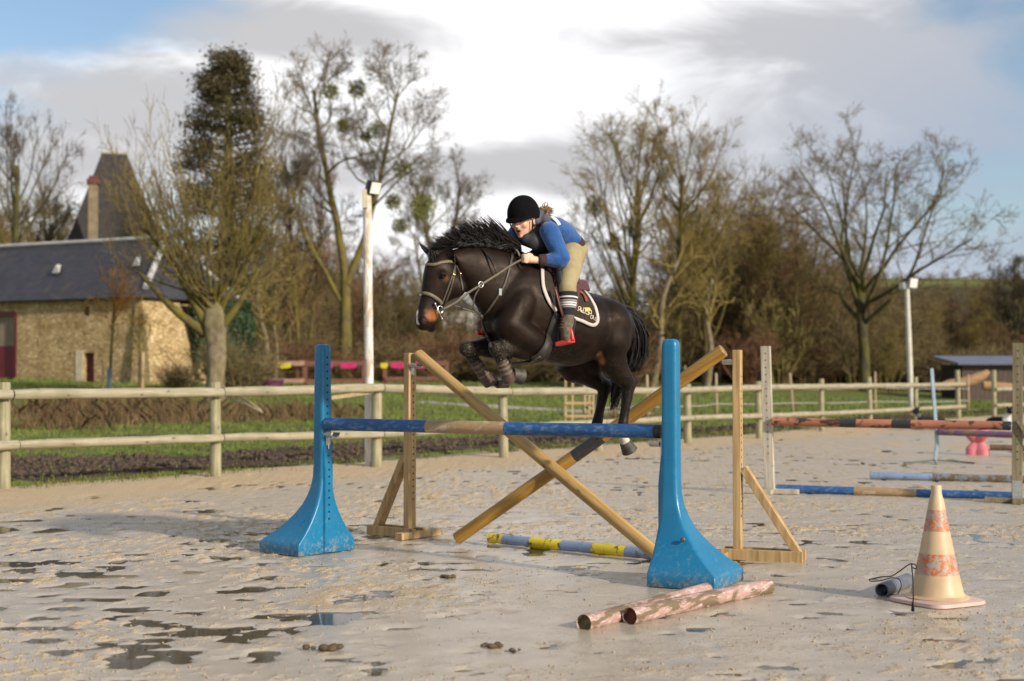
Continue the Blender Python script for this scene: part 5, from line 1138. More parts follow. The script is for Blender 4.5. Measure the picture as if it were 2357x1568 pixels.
# ------------------------------------------------------------------ horse: shared frame
HH = Vector((-.82, -.572, 0)).normalized(); HL = Vector((-HH.y, HH.x, 0))      # heading and its left
if HL.y > 0: HL = -HL
UPZ = Vector((0, 0, 1))
def c2f(cx, cy): return 920.7 + cx * 0.40367, 402.8 + cy * 0.40367
HC = at(*c2f(870, 760), 10.85)
def J(cx, cy, s=0.0):                 # point of the plane s metres left of the horse's middle
    d = ray(*c2f(cx, cy)); t = (s + (HC - CAMP).dot(HL)) / d.dot(HL); return CAMP + d * t
def ell_ring(c, u, v, k=28, sq=2.0):
    P = []
    for j in range(k):
        a = 2 * math.pi * j / k; x, y = math.cos(a), math.sin(a)
        q = (abs(x) ** sq + abs(y) ** sq) ** (-1 / sq); P.append(c + (u * x + v * y) * q)
    return P
def station_loft(mb, st, lat=HL, sub=4, k=28, soff=0.0):
    """st: (top px, bottom px, half width[, squareness]) -> smooth loft"""
    A = [J(*s[0], soff) for s in st]; B = [J(*s[1], soff) for s in st]; W = [s[2] for s in st]
    n = len(st); ts = np.linspace(0, n - 1, (n - 1) * sub + 1)
    def cr(arr, t):
        i = min(int(t), n - 2); f = t - i; p = [arr[max(0, min(n - 1, i + o))] for o in (-1, 0, 1, 2)]
        return 0.5 * ((2 * p[1]) + (p[2] - p[0]) * f + (2 * p[0] - 5 * p[1] + 4 * p[2] - p[3]) * f * f + (-p[0] + 3 * p[1] - 3 * p[2] + p[3]) * f ** 3)
    rings = []
    for t in ts:
        a, b, w = cr(A, t), cr(B, t), cr(W, t); rings.append(ell_ring((a + b) / 2, (a - b) / 2, lat * w, k, 2.15))
    mb.rings(rings)
def limb(mb, pts, rads, k=18, sub=4, flat=1.0):
    P = [Vector(p) for p in pts]; n = len(P); Q = sp(P, sub); r = []
    for i in range(n - 1):
        for j in range(sub):
            f = j / sub; f = f * f * (3 - 2 * f); r.append(rads[i] * (1 - f) + rads[i + 1] * f)
    r.append(rads[-1]); mb.tube(Q, r, k, True, flat, tuple(HL))
    mb_ball(mb, Q[0], r[0] * .98); mb_ball(mb, Q[-1], r[-1] * .98)
def mb_ball(mb, c, r, sc=(1, 1, 1), M=None, k=16):
    c = Vector(c); rings = []
    for i in range(1, k):
        a = math.pi * i / k; P = []
        for j in range(k * 2):
            b = math.pi * j / k; q = Vector((math.sin(a) * math.cos(b) * sc[0], math.sin(a) * math.sin(b) * sc[1], math.cos(a) * sc[2])) * r; P.append(c + (M @ q if M is not None else q))
        rings.append(P)
    mb.rings(rings)
def remesh(name, mb, vox, smooth=6, parent=None, mat=None, fac=.5, reduce=0.0):
    me = bpy.data.meshes.new(name); me.from_pydata(mb.v, [], mb.f); me.update(); o = bpy.data.objects.new(name, me); COL.objects.link(o)
    m = o.modifiers.new('r', 'REMESH'); m.mode = 'VOXEL'; m.voxel_size = vox; m.use_smooth_shade = True
    if smooth: s = o.modifiers.new('s', 'SMOOTH'); s.factor = fac; s.iterations = smooth
    dg = bpy.context.evaluated_depsgraph_get(); ev = o.evaluated_get(dg); nm = bpy.data.meshes.new_from_object(ev, depsgraph=dg); nm.name = name
    bpy.data.objects.remove(o); bpy.data.meshes.remove(me); nm.materials.clear()
    return link_mesh(name, nm, mat, parent, True)
def verts_np(me):
    n = len(me.vertices); co = np.empty(n * 3, np.float32); me.vertices.foreach_get('co', co); return co.reshape(-1, 3).astype(float)
def paint(o, base, spots, name='tint'):
    """natural coat colour: base plus patches (centre, radius, colour, softness)"""
    co = verts_np(o.data); C = np.tile(np.array([*base, 1.0]), (len(co), 1))
    for c, r, col_, soft in spots:
        d = np.linalg.norm((co - np.array(c)), axis=1) if not isinstance(c, tuple) else np.min([np.linalg.norm(co - (np.array(c[0]) * (1 - t) + np.array(c[1]) * t), axis=1) for t in np.linspace(0, 1, 12)], axis=0)
        f = sstep(r, r * soft, d)[:, None]; C[:, :3] = C[:, :3] * (1 - f) + np.array(col_) * f
    a = o.data.color_attributes.new(name, 'FLOAT_COLOR', 'POINT'); a.data.foreach_set('color', C.astype(np.float32).ravel())
def mat_coat():
    m = Mat('dark_bay_coat', .5, .24); m.b.inputs['Specular Tint'].default_value = (.72, .60, .52, 1); v = m.coord('Position'); c = m.attr('tint', 'Color'); n = m.noise(v, 9, 5, .6); fine = m.noise(m.coord('Position', scale=(60, 60, 20)), 6, 4, .7); n2_ = m.noise(v, 26, 5, .7)
    c = m.mix(m.ramp(n, [(.40, 0), (.68, .8)]), c, m.mix(1.0, c, (2.6, 2.3, 2.1), 'MULTIPLY')); c = m.mix(m.ramp(m.noise(v, 3.6, 6, .7, .8), [(.50, 0), (.72, .45)]), c, (.022, .017, .013)); mud = m.attr('mud'); 
    mc = m.mix(m.ramp(m.noise(v, 95, 5, .8), [(.52, 0), (.66, .8)]), c, (.22, .19, .15)); mm = m.N('ShaderNodeMix'); mm.data_type = 'RGBA'; m.L(mud, mm.inputs[0]); m.L(c, mm.inputs[6]); m.L(mc, mm.inputs[7])
    m.col(mm.outputs[2]); m.rough(m.ramp(m.noise(v, 13, 5, .65), [(.32, .30), (.68, .62)])); m.bump(m.mix(.5, fine, n2_), .5, .005); return m.m
COAT = mat_coat()
EARM = plain('black_ear_fur', (.0085, .0060, .0050), .6, .4, 30, spec=.25)
horse = empty('horse', (HC.x, HC.y, 0))
def hpart(o): o.parent = horse; o.matrix_parent_inverse = horse.matrix_world.inverted() if False else Matrix.Translation((-HC.x, -HC.y, 0)); return o
hb = MB()
TORSO = [((510, 670), (495, 850), .075), ((560, 570), (525, 930), .160), ((650, 500), (625, 990), .215), ((740, 505), (735, 1030), .240), ((810, 540), (810, 1052), .255), ((890, 590), (890, 1080), .275), ((970, 640), (960, 1093), .295), ((1050, 668), (1045, 1070), .295), ((1115, 685), (1115, 1025), .275), ((1175, 708), (1180, 1000), .270), ((1222, 748), (1228, 1000), .238), ((1252, 805), (1256, 990), .180), ((1268, 855), (1270, 960), .09)]
station_loft(hb, TORSO)
NECK = [((770, 520), (570, 930), .175), ((680, 465), (490, 815), .142), ((590, 430), (432, 735), .115), ((490, 408), (392, 672), .098), ((400, 405), (372, 625), .088), ((320, 420), (345, 590), .078), ((270, 440), (330, 560), .07)]
station_loft(hb, NECK)
HEAD = [((228, 425), (318, 560), .055), ((188, 455), (340, 590), .082), ((154, 505), (352, 625), .096), ((140, 560), (350, 660), .098), ((132, 620), (325, 695), .086), ((123, 680), (275, 725), .068), ((110, 735), (232, 762), .057), ((94, 790), (212, 808), .058), ((86, 835), (198, 850), .056), ((102, 872), (172, 877), .042), ((120, 887), (152, 888), .022)]
station_loft(hb, HEAD)
# cheek, eye ridges, lower lip, nostril rims
mb_ball(hb, J(312, 640, .055), .085, (1, .6, 1)); mb_ball(hb, J(312, 640, -.055), .085)
for s in (-1, 1):
    mb_ball(hb, J(240 if s > 0 else 165, 566, s * .088), .026); mb_ball(hb, J(128 if s > 0 else 96, 828, s * .040), .028)
mb_ball(hb, J(178, 872, 0), .036)
# shoulders, breast, thigh muscles
for s in (-1, 1):
    limb(hb, [J(735, 620, s * .08), J(680, 740, s * .11), J(620, 860, s * .13)], [.10, .135, .125])
    limb(hb, [J(620, 860, s * .13), J(710, 930, s * .145), J(790, 985, s * .15)], [.125, .12, .105])
# near fore leg
def foreleg(s, knee, fet, pas, hoof, elbow):
    e, k, f = J(*elbow, s), J(*knee, s), J(*fet, s * .95)
    limb(hb, [e, e.lerp(k, .35), e.lerp(k, .75), k], [.108, .092, .060, .056], flat=.85)
    mb_ball(hb, k, .060); limb(hb, [k, k.lerp(f, .18), k.lerp(f, .55), k.lerp(f, .85), f], [.056, .046, .036, .038, .044])
    p = J(*pas, s * .95); limb(hb, [f, f.lerp(p, .5), p], [.043, .034, .040]); return k, f, p
kn, fn, pn = foreleg(.135, (548, 990), (618, 1158), (652, 1140), None, (795, 985))
kf, ff, pf = foreleg(-.135, (378, 990), (500, 1172), (560, 1180), None, (610, 975))
def hindleg(s, hip, thigh, stifle, gask, hock, fet, pas, point):
    h, t, st_, g, k, f, p = [J(*q, s * m_) for q, m_ in ((hip, .75), (thigh, .95), (stifle, 1), (gask, 1), (hock, .95), (fet, .9), (pas, .9))]
    limb(hb, [h, t, st_, g, k], [.20, .17 if s > 0 else .185, .122 if s > 0 else .135, .088, .060]); pt = J(*point, s * .95); mb_ball(hb, pt, .038); limb(hb, [pt, g.lerp(k, .1)], [.030, .045], 12, 3)
    limb(hb, [k, k.lerp(f, .2), k.lerp(f, .6), f], [.060, .047, .038, .047]); limb(hb, [f, f.lerp(p, .5), p], [.046, .037, .045]); return st_, k, f, p
sn, hkn, hfn, hpn = hindleg(.165, (1180, 850), (1195, 955), (1205, 1050), (1255, 1135), (1305, 1195), (1264, 1470), (1290, 1535), (1334, 1178))
sf, hkf, hff, hpf = hindleg(-.165, (1180, 880), (1060, 1020), (985, 1085), (1085, 1148), (1168, 1205), (1122, 1425), (1138, 1462), (1200, 1190))
body = remesh('body', hb, .0105, 13, None, COAT, .5)
TAN = (.165, .062, .020); WHT = (.62, .55, .46); BLK = (.0045, .0036, .0032); BAY = (.0066, .0037, .0025)
paint(body, BAY, [((J(600, 900, 0), J(560, 1000, 0)), .25, BLK, .3), ((kn, fn), .12, BLK, .6), ((kf, ff), .14, BLK, .6), ((hkn, hfn), .13, BLK, .6), ((hkf, hff), .13, BLK, .6), ((J(480, 500, .1), J(420, 600, .1)), .16, (.0085, .0055, .0042), .3),
    ((J(178, 800, .06), J(222, 800, .05)), .058, TAN, .3), (J(150, 770, .06), .03, (.09, .035, .012), .2), (J(262, 590, .10), .040, (.075, .030, .012), .25), (J(138, 838, .055), .022, (.03, .018, .012), .5), ((J(170, 530, .01), J(160, 560, .0)), .017, (.42, .38, .34), .4), ((J(103, 780, .0), J(100, 850, .02)), .014, (.60, .56, .52), .5), ((J(1128, 1010, .19), J(1150, 1060, .19)), .045, (.17, .075, .022), .2), ((hfn, hpn), .075, WHT, .85)])
co = verts_np(body.data); mud = np.zeros(len(co))
for a, b, r, st in ((kn, fn, .13, .9), (kf, ff, .13, .9), (J(640, 960, .14), kn, .10, .6), (hkn, hfn, .10, .35), (hkf, hff, .1, .35), (J(820, 1050, .1), J(1000, 1080, .1), .22, .35), (J(1190, 1100, .2), J(1240, 1160, .2), .13, .3)):
    d = np.min([np.linalg.norm(co - np.array(Vector(a).lerp(Vector(b), t)), axis=1) for t in np.linspace(0, 1, 10)], axis=0); mud = np.maximum(mud, st * sstep(r, r * .4, d))
at_ = body.data.attributes.new('mud', 'FLOAT', 'POINT'); at_.data.foreach_set('value', mud.astype(np.float32))
hpart(body)
BV = BVHTree.FromPolygons([tuple(v.co) for v in body.data.vertices], [tuple(p.vertices) for p in body.data.polygons])
for s, tip, bs in ((1, (248, 366), (286, 468)), (-1, (112, 384), (172, 455))):
    a, b = J(*bs, s * .050), J(*tip, s * .070); ax = (b - a).normalized(); fw = (HH * .75 + HL * s * .65); fw = (fw - ax * fw.dot(ax)).normalized(); sd = ax.cross(fw).normalized(); mb = MB(); rr = []
    for t, w in ((-.12, .030), (.0, .033), (.2, .040), (.42, .041), (.65, .032), (.85, .017), (1.0, .004)):
        P = []
        for j in range(16):
            an = 2 * math.pi * j / 16; cc, ss = math.cos(an), math.sin(an); dep = .55 if cc < 0 else -.15; P.append(a.lerp(b, t) + sd * ss * w + fw * cc * w * dep + fw * .010 * math.sin(t * 2.5))
        rr.append(P)
    mb.rings(rr); eo = mb.build('ear', EARM, None, True); hpart(eo)
# hooves
HOOF = plain('muddy_hoof', (.045, .038, .030), .6, .5, 25)
def hoof(f, p, dirv, ln=.085, r0=.050, r1=.064):
    d = Vector(dirv).normalized(); mb = MB(); a = Vector(p) - d * .02; mb.tube([a, a + d * .02, a + d * ln, a + d * (ln + .006)], [r0 * .92, r0, r1, r1 * .9], 18); o = mb.build('hoof', HOOF, None, True, 40); hpart(o)
hoof(fn, pn, (J(700, 1150, .13) - pn)); hoof(ff, pf, J(605, 1168, -.12) - pf); hoof(hfn, hpn, J(1325, 1605, .15) - hpn); hoof(hff, hpf, J(1152, 1490, -.15) - hpf, .06)
EYE = plain('dark_eye', (.012, .007, .005), .08, .1)
def cast(cx, cy, off=0.0):
    d = ray(*c2f(cx, cy)).normalized(); q = BV.ray_cast(CAMP, d)
    return (None, None) if q[0] is None else (q[0] + q[1] * off, q[1])
def mirror(p): p = Vector(p); return p - HL * (2 * (p - HC).dot(HL))
pe, ne = cast(245, 583)
for p, n_ in ((pe, ne), (mirror(pe), ne - HL * 2 * ne.dot(HL))):
    mb = MB(); mb_ball(mb, p - n_ * .008, .0175); hpart(mb.build('eye', EYE, None, True))
    mb = MB(); M = n_.to_track_quat('Z', 'X').to_matrix(); ax_ = HH * .8 - UPZ * .3
    mb.tube(sp([p - ax_ * -.026 + n_ * -.004, p + UPZ * .017 + n_ * .008, p - ax_ * .030 + n_ * .002], 5), [.004, .007, .009, .010, .011, .011, .010, .009, .007, .006, .004], 8); hpart(mb.build('eyelid', COAT, None, True))
pe, ne = cast(136, 835)
for p, n_ in ((pe, ne), (mirror(pe), ne - HL * 2 * ne.dot(HL))):
    mb = MB(); M = n_.to_track_quat('Z', 'X').to_matrix(); mb_ball(mb, p - n_ * .007, .016, (.7, 1.45, .5), M); hpart(mb.build('nostril', DARK, None, True)) if p is pe else None
# ------------------------------------------------------------------ mane and tail
HAIR = Mat('black_hair', .5, .3); _v = HAIR.coord('Position', scale=(1, 1, 1)); HAIR.col(HAIR.ramp(HAIR.noise(_v, 22, 3), [(.3, (.0035, .003, .003)), (.75, (.022, .016, .013))])); HAIR = HAIR.m
def locks(name, items, mat=HAIR, parent=None, k=4):
    mb = MB()
    for pts, r0 in items:
        n = len(pts); rad = [r0 * (.55 + 1.0 * math.sin(math.pi * min(1, .25 + i / n * .75)) ) * (1 - (i / (n - 1)) ** 2.2) + .0012 for i in range(n)]; mb.tube(pts, rad, k, True, .55)
    o = mb.build(name, mat, parent, True); return o
rng = random.Random(5)
crest = [(205, 425), (260, 412), (330, 402), (400, 398), (490, 402), (590, 424), (660, 452), (720, 490)]
tipp = [(172, 395), (225, 350), (290, 310), (365, 275), (445, 262), (520, 268), (585, 335), (660, 400)]
def lerp_list(Ls, t):
    x = t * (len(Ls) - 1); i = min(int(x), len(Ls) - 2); f = x - i; return tuple(a + (b - a) * f for a, b in zip(Ls[i], Ls[i + 1]))
items = []
for i in range(1300):
    t = rng.random(); c = lerp_list(crest, t); tp = lerp_list(tipp, min(1, max(0, t + rng.uniform(-.05, .05)))); f = rng.uniform(.25, 1.0) if rng.random() < .8 else rng.uniform(.9, 1.22)
    s0 = rng.uniform(-.03, .04); r = J(c[0], c[1] + 14, s0); e = J(c[0] + (tp[0] - c[0]) * f + rng.uniform(-26, 26), c[1] + (tp[1] - c[1]) * f + rng.uniform(-12, 16), s0 + rng.uniform(-.09, .10))
    back = -HH * rng.uniform(.02, .085) * f; m1 = r.lerp(e, .4) + back + UPZ * .015 * f; m2 = r.lerp(e, .75) + back * .8
    items.append((sp([r, m1, m2, e], 3), rng.uniform(.0030, .0058) if rng.random() < .6 else rng.uniform(.0016, .003)))
for i in range(300):                              # hair lying back along the crest towards the rider
    t = rng.uniform(.22, 1); c = lerp_list(crest, t); s0 = rng.uniform(-.02, .055); r = J(c[0], c[1] + 10, s0); ln = rng.uniform(70, 170)
    e = J(c[0] + ln, c[1] + rng.uniform(-45, 22) * (1.2 - t * .6) + (t - .4) * 20, s0 + rng.uniform(0, .05)); mid = r.lerp(e, .5) + UPZ * rng.uniform(.02, .07) * (1.25 - t); items.append((sp([r, mid, e], 4), rng.uniform(.004, .008)))
for i in range(70):                               # forelock and hair between the ears
    r = J(rng.uniform(195, 245), rng.uniform(425, 445), rng.uniform(-.04, .04)); e = J(rng.uniform(160, 225), rng.uniform(455, 520), rng.uniform(-.05, .06)); items.append((sp([r, r.lerp(e, .5) + HH * .03 + UPZ * .02, e], 4), rng.uniform(.003, .006)))
for x0, y0, x1, y1 in ((470, 420, 560, 600), (480, 430, 545, 560), (640, 470, 700, 560)):
    a, b = J(x0, y0, .07), J(x1, y1, .135); items.append((sp([a, a.lerp(b, .5) + HL * .03, b], 5), .004))
o = locks('mane', items); hpart(o); mane_o = o
items = []
spine = [J(1215, 740, .0), J(1270, 765, .02), J(1318, 840, .04), J(1342, 930, .05), J(1345, 1030, .05), J(1312, 1120, .04), J(1262, 1190, .02)]
for i in range(850):
    n = len(spine); f = rng.uniform(.6, 1.0); off = HL * rng.gauss(0, .034) + HH * rng.gauss(0, .042); pts = []
    m_ = max(3, int(n * f)); start = rng.randrange(0, 3) if rng.random() < .5 else 0
    for j in range(start, max(start + 3, m_)):
        j = min(j, n - 1); w = min(1.0, .25 + j * .3); pts.append(spine[j] + off * w + UPZ * rng.gauss(0, .012) + HH * rng.gauss(0, .012))
    items.append((sp(pts, 3), rng.uniform(.004, .008)))
for i in range(110):                              # lower end of the tail between the hind legs
    a = J(rng.uniform(1225, 1300), rng.uniform(1120, 1190), rng.uniform(-.03, .05)); e = J(rng.uniform(1195, 1245), rng.uniform(1270, 1345), rng.uniform(-.06, .02)); items.append((sp([a, a.lerp(e, .5) + HH * rng.gauss(0, .02), e], 4), rng.uniform(.003, .006)))
hpart(locks('tail', items))
tag(horse, 'dark bay horse jumping to the left, forelegs tucked over the blue pole', 'horse')
# ------------------------------------------------------------------ tack
LEA = plain('muddy_dark_leather', (.060, .048, .034), .5, .45, 30); LEB = plain('brown_saddle_leather', (.090, .026, .020), .38, .25, 12); LET = plain('tan_grey_rein', (.115, .095, .065), .6, .3, 25); BRAID = plain('braided_band', (.13, .108, .062), .55, .6, 120); CHROME = plain('bright_steel', (.75, .75, .74), .18, .05, metal=1.0); BRASS = plain('brass', (.75, .52, .2), .3, .1, metal=1.0)
def ribbon(mb, pts, nrm, w, th):
    n = len(pts); rings = []
    for i in range(n):
        d = (pts[min(i + 1, n - 1)] - pts[max(i - 1, 0)]).normalized(); x = d.cross(nrm[i]).normalized(); z = x.cross(d).normalized(); ww = w[i] if isinstance(w, (list, tuple)) else w
        c = pts[i]; rings.append([c + x * ww / 2 - z * th * .3, c + x * ww / 2 + z * th * .5, c - x * ww / 2 + z * th * .5, c - x * ww / 2 - z * th * .3])
    mb.rings(rings)
def dens(P, n=5):
    Q = sp([Vector((x, y, 0)) for x, y in P], n); return [(q.x, q.y) for q in Q]
def strap(mb, P, w, th=.005, off=.004, n=5, sdef=None, mir=False):
    """strap over the coat along picture points; where the ray misses the coat it hangs in its own plane"""
    pts, nr = [], []; last = None
    for i, (x, y) in enumerate(dens(P, n)):
        p, q = cast(x, y, off)
        if p is None or (last is not None and (p - last).length > .25):
            s = sdef if sdef is not None else ((last - HC).dot(HL) if last is not None else .05); p = J(x, y, s); q = HL
        pts.append(p); nr.append(q); last = p
    for _ in range(2): nr = [(nr[max(i - 1, 0)] + nr[i] + nr[min(i + 1, len(nr) - 1)]).normalized() for i in range(len(nr))]
    if mir: pts = [mirror(p) for p in pts]; nr = [q - HL * 2 * q.dot(HL) for q in nr]
    ribbon(mb, pts, nr, w, th); return pts
def free(mb, P, w, th=.004, n=5, clear=.014):
    """strap through the air: (x, y, s), pushed clear of the coat"""
    Q = sp([J(*p) for p in P], n); out = []
    for q in Q:
        h = BV.find_nearest(q); d = (q - h[0]).dot(h[1])
        if d < clear: q = h[0] + h[1] * clear
        out.append(q)
    ribbon(mb, out, [HL] * len(out), w, th); return out
TACK0 = Vector((HC.x, HC.y, 0))
def rooted(o, T): o.parent = T; o.matrix_parent_inverse = Matrix.Translation(-TACK0); return o
BT_ = empty('bridle', TACK0)
for mi in (False, True):
    mb = MB(); strap(mb, [(152, 512), (193, 513), (238, 500), (279, 496), (315, 505)][(2 if mi else 0):], .021, .010, .005, mir=mi); rooted(mb.build('browband', BRAID, None, True), BT_)
    mb = MB(); strap(mb, [(315, 508), (309, 470), (297, 440)], .018, mir=mi); rooted(mb.build('headpiece', LEA, None, True), BT_)
    mb = MB(); strap(mb, [(316, 508), (299, 572), (276, 637), (245, 716), (229, 742)], .0135, mir=mi); rooted(mb.build('cheekpiece', LEA, None, True), BT_)
    mb = MB(); strap(mb, [(313, 515), (308, 574), (290, 646), (262, 719), (246, 752)], .0135, mir=mi); rooted(mb.build('cheekpiece', LEA, None, True), BT_)
    mb = MB(); strap(mb, [(322, 520), (338, 564), (354, 633), (356, 660)], .0125, mir=mi, sdef=.07); rooted(mb.build('throatlash', LEA, None, True), BT_)
    mb = MB(); strap(mb, [(106, 684), (143, 676), (179, 687), (220, 714), (236, 738)][(1 if mi else 0):], .025, .010, .005, mir=mi); rooted(mb.build('noseband', LET, None, True), BT_)
    mb = MB()
    for x, y in ((299, 568), (306, 572), (338, 566)):
        p, q = cast(x, y, .010); p = mirror(p) if mi else p; mb_ball(mb, p, .0095, k=6)
    rooted(mb.build('buckles', BRASS, None, True), BT_)
    mb = MB(); a, b = cast(193, 733, .022)[0], J(240, 819, .085); c = J(229, 768, .078)
    q = [a, b]; rg = [c + (HH * math.cos(t) * .9 + UPZ * math.sin(t)) * .026 for t in np.linspace(0, 2 * math.pi, 18)]
    if mi: q = [mirror(p) for p in q]; rg = [mirror(p) for p in rg]
    mb.tube(q, .0042, 8); mb_ball(mb, q[0], .0085, k=6); mb_ball(mb, q[1], .0085, k=6); mb.tube(rg, .0042, 6, False); rooted(mb.build('bit', CHROME, None, True), BT_)
HAND = J(690, 480, .13)
mb = MB(); free(mb, [(243, 768, .085), (300, 738, .10), (334, 716, .115), (390, 672, .13), (452, 633, .14), (560, 565, .15), (640, 512, .14), (692, 484, .13)], .0165); rooted(mb.build('rein', LET, None, True), BT_)
mb = MB(); free(mb, [(690, 478, .11), (668, 432, .10), (640, 415, .06), (620, 420, .0)], .014); rooted(mb.build('rein', LET, None, True), BT_)
mb = MB(); pts = [mirror(J(x, y, s)) for x, y, s in ((243, 768, .085), (334, 716, .115), (452, 633, .14), (560, 565, .15), (640, 512, .14), (692, 484, .13))]; ribbon(mb, sp(pts, 5), [HL] * 26, .0165, .004); rooted(mb.build('rein', LET, None, True), BT_)
tag(BT_, 'muddy leather bridle with steel full-cheek bit and tan reins', 'bridle')
# breastplate and running martingale
BP = empty('breastplate', TACK0)
for mi in (False, True):
    mb = MB(); strap(mb, [(640, 455), (626, 519), (594, 628), (540, 719), (486, 796)], .018, .006, .006, mir=mi); rooted(mb.build('neck_strap', LEA, None, True), BP)
mb = MB(); p, q = cast(570, 668, .010); mb.box(p, (.02, .012, .05)); rooted(mb.build('buckle', CHROME, None), BP)
mb = MB(); free(mb, [(456, 640, .14), (424, 700, .12), (422, 765, .09), (462, 797, .05)], .013, clear=.012); rooted(mb.build('martingale_strap', LEA, None, True), BP)
mb = MB(); free(mb, [(302, 742, -.02), (380, 768, .0), (462, 797, .03)], .011, clear=.012); rooted(mb.build('martingale_strap', LEA, None, True), BP)
mb = MB(); c = J(461, 626, .148); mb.tube([c + (HH * math.cos(t) + UPZ * math.sin(t)) * .021 for t in np.linspace(0, 2 * math.pi, 18)], .0042, 6, False); rooted(mb.build('ring', CHROME, None, True), BP)
mb = MB(); strap(mb, [(462, 797), (474, 850), (492, 905), (512, 950), (520, 985)], .022, .007, .007, sdef=.02); rooted(mb.build('breast_strap', LEA, None, True), BP)
tag(BP, 'leather breastplate and running martingale with steel ring', 'breastplate')
# ------------------------------------------------------------------ saddle pad
def mat_pad():
    m = Mat('quilted_brown_pad', .9, .15); v = m.coord('Position', scale=(1, 1, 1), rot=(0, 0, R(35))); ch = m.N('ShaderNodeTexVoronoi'); ch.feature = 'DISTANCE_TO_EDGE'; ch.inputs['Scale'].default_value = 16; ch.inputs['Randomness'].default_value = .15; m.L(v, ch.inputs['Vector'])
    m.col(m.ramp(m.noise(v, 12, 5), [(.3, (.030, .022, .017)), (.7, (.052, .040, .031))])); m.bump(m.ramp(ch.outputs[0], [(0, 0), (.25, 1)]), .6, .01); return m.m
PADM = mat_pad(); TRIM = plain('pale_piping', (.52, .45, .41), .8, .12, 20)
def inside(p, poly):
    x, y = p; c = False; n = len(poly)
    for i in range(n):
        (x0, y0), (x1, y1) = poly[i], poly[i - 1]
        if (y0 > y) != (y1 > y) and x < (x1 - x0) * (y - y0) / (y1 - y0) + x0: c = not c
    return c
def skin_patch(name, poly, off, th, mat, T, step=9, mir=True):
    """a sheet lying over the coat inside a picture polygon, given thickness"""
    xs_ = np.arange(min(p[0] for p in poly) - step, max(p[0] for p in poly) + step, step); ys_ = np.arange(min(p[1] for p in poly) - step, max(p[1] for p in poly) + step, step)
    idx = {}; V = []; N_ = []; F = []
    for i, x in enumerate(xs_):
        for j, y in enumerate(ys_):
            if inside((x, y), poly):
                p, q = cast(x, y, off)
                if p is None or q.dot(HL) < .02: continue
                idx[i, j] = len(V); V.append(p); N_.append(q)
    for (i, j) in list(idx):
        k = [(i, j), (i, j + 1), (i + 1, j + 1), (i + 1, j)]
        if all(t in idx for t in k) and max((V[idx[k[a]]] - V[idx[k[a - 1]]]).length for a in range(4)) < .12: F.append(tuple(idx[t] for t in k))
    out = []
    for mi in ((False, True) if mir else (False,)):
        VV = [mirror(p) if mi else p for p in V]; NN = [q - HL * 2 * q.dot(HL) if mi else q for q in N_]; FF = [tuple(reversed(f)) if mi else f for f in F]
        me = bpy.data.meshes.new(name); me.from_pydata(VV + [], [], FF); me.update(); o = link_mesh(name, me, mat, None, True); so = o.modifiers.new('t', 'SOLIDIFY'); so.thickness = th; so.offset = 1 if not mi else 1
        rooted(o, T); out.append(o)
    return out
PT = empty('saddle_pad', TACK0)
pad_poly = dens([(806, 535), (815, 640), (845, 722), (888, 780), (960, 808), (1030, 832), (1088, 857), (1116, 850), (1122, 815), (1106, 755), (1076, 703), (1046, 668), (990, 628), (930, 590), (860, 555), (806, 535)], 3)
skin_patch('pad_cloth', pad_poly, .006, .008, PADM, PT)
for mi in (False, True):
    mb = MB(); strap(mb, [(806, 535), (813, 640), (845, 722), (886, 778)], .027, .010, .013, 6, mir=mi); rooted(mb.build('piping', TRIM, None, True), PT)
    mb = MB(); strap(mb, [(965, 809), (1030, 832), (1086, 856), (1112, 850), (1122, 822), (1108, 760), (1078, 705), (1050, 670)], [.027] * 1 and .025, .010, .013, 6, mir=mi); rooted(mb.build('piping', TRIM, None, True), PT)
# stitched lettering and horse emblem
STI = plain('cream_stitching', (.66, .58, .40), .8, .1); YEL = plain('yellow_stitching', (.62, .42, .10), .8, .1)
def crop_logo(x, y): return ((2220 - 1600) + x / 7.84) * 1.4255, ((1130 - 700) + y / 7.84) * 1.4255
def stitch(mb, P, w=.0052):
    pts = []
    for x, y in dens([crop_logo(*p) for p in P], 4):
        p, q = cast(x, y, .018)
        if p is not None: pts.append(p)
    if len(pts) > 2: mb.tube(pts, w / 2, 6)
mb = MB()
for P in ([(650, 885), (700, 890), (715, 870)], [(735, 780), (690, 790), (690, 850), (735, 865), (765, 820), (735, 780)], [(755, 850), (770, 905), (800, 900)], [(770, 790), (775, 880), (800, 920), (840, 900), (850, 810)], [(850, 810), (850, 900), (870, 940)], [(1105, 1040), (1070, 1080), (1085, 1140), (1130, 1140), (1145, 1070), (1105, 1040)], [(1150, 1050), (1170, 1160), (1190, 1180)], [(1245, 1110), (1225, 1130), (1245, 1165), (1240, 1200), (1200, 1190)]): stitch(mb, P)
rooted(mb.build('lettering', STI, None, True), PT)
mb = MB(); 
for P in ([(755, 915), (830, 960), (920, 980), (960, 1015), (1010, 1020), (1030, 980)], [(900, 930), (935, 920), (990, 935), (1005, 985)], [(1090, 900), (1095, 960), (1090, 1010)], [(1010, 940), (1050, 1000), (1080, 1015)]): stitch(mb, P, .007)
rooted(mb.build('emblem_outline', STI, None, True), PT)
em = dens([crop_logo(*p) for p in [(850, 800), (920, 795), (960, 810), (1010, 800), (1060, 820), (1090, 880), (1085, 925), (1030, 930), (960, 915), (900, 920), (885, 870), (850, 800)]], 3)
skin_patch('emblem', em, .0155, .003, YEL, PT, 3, False)
tag(PT, 'dark brown quilted saddle pad with pale piping and stitched horse emblem', 'saddle pad')
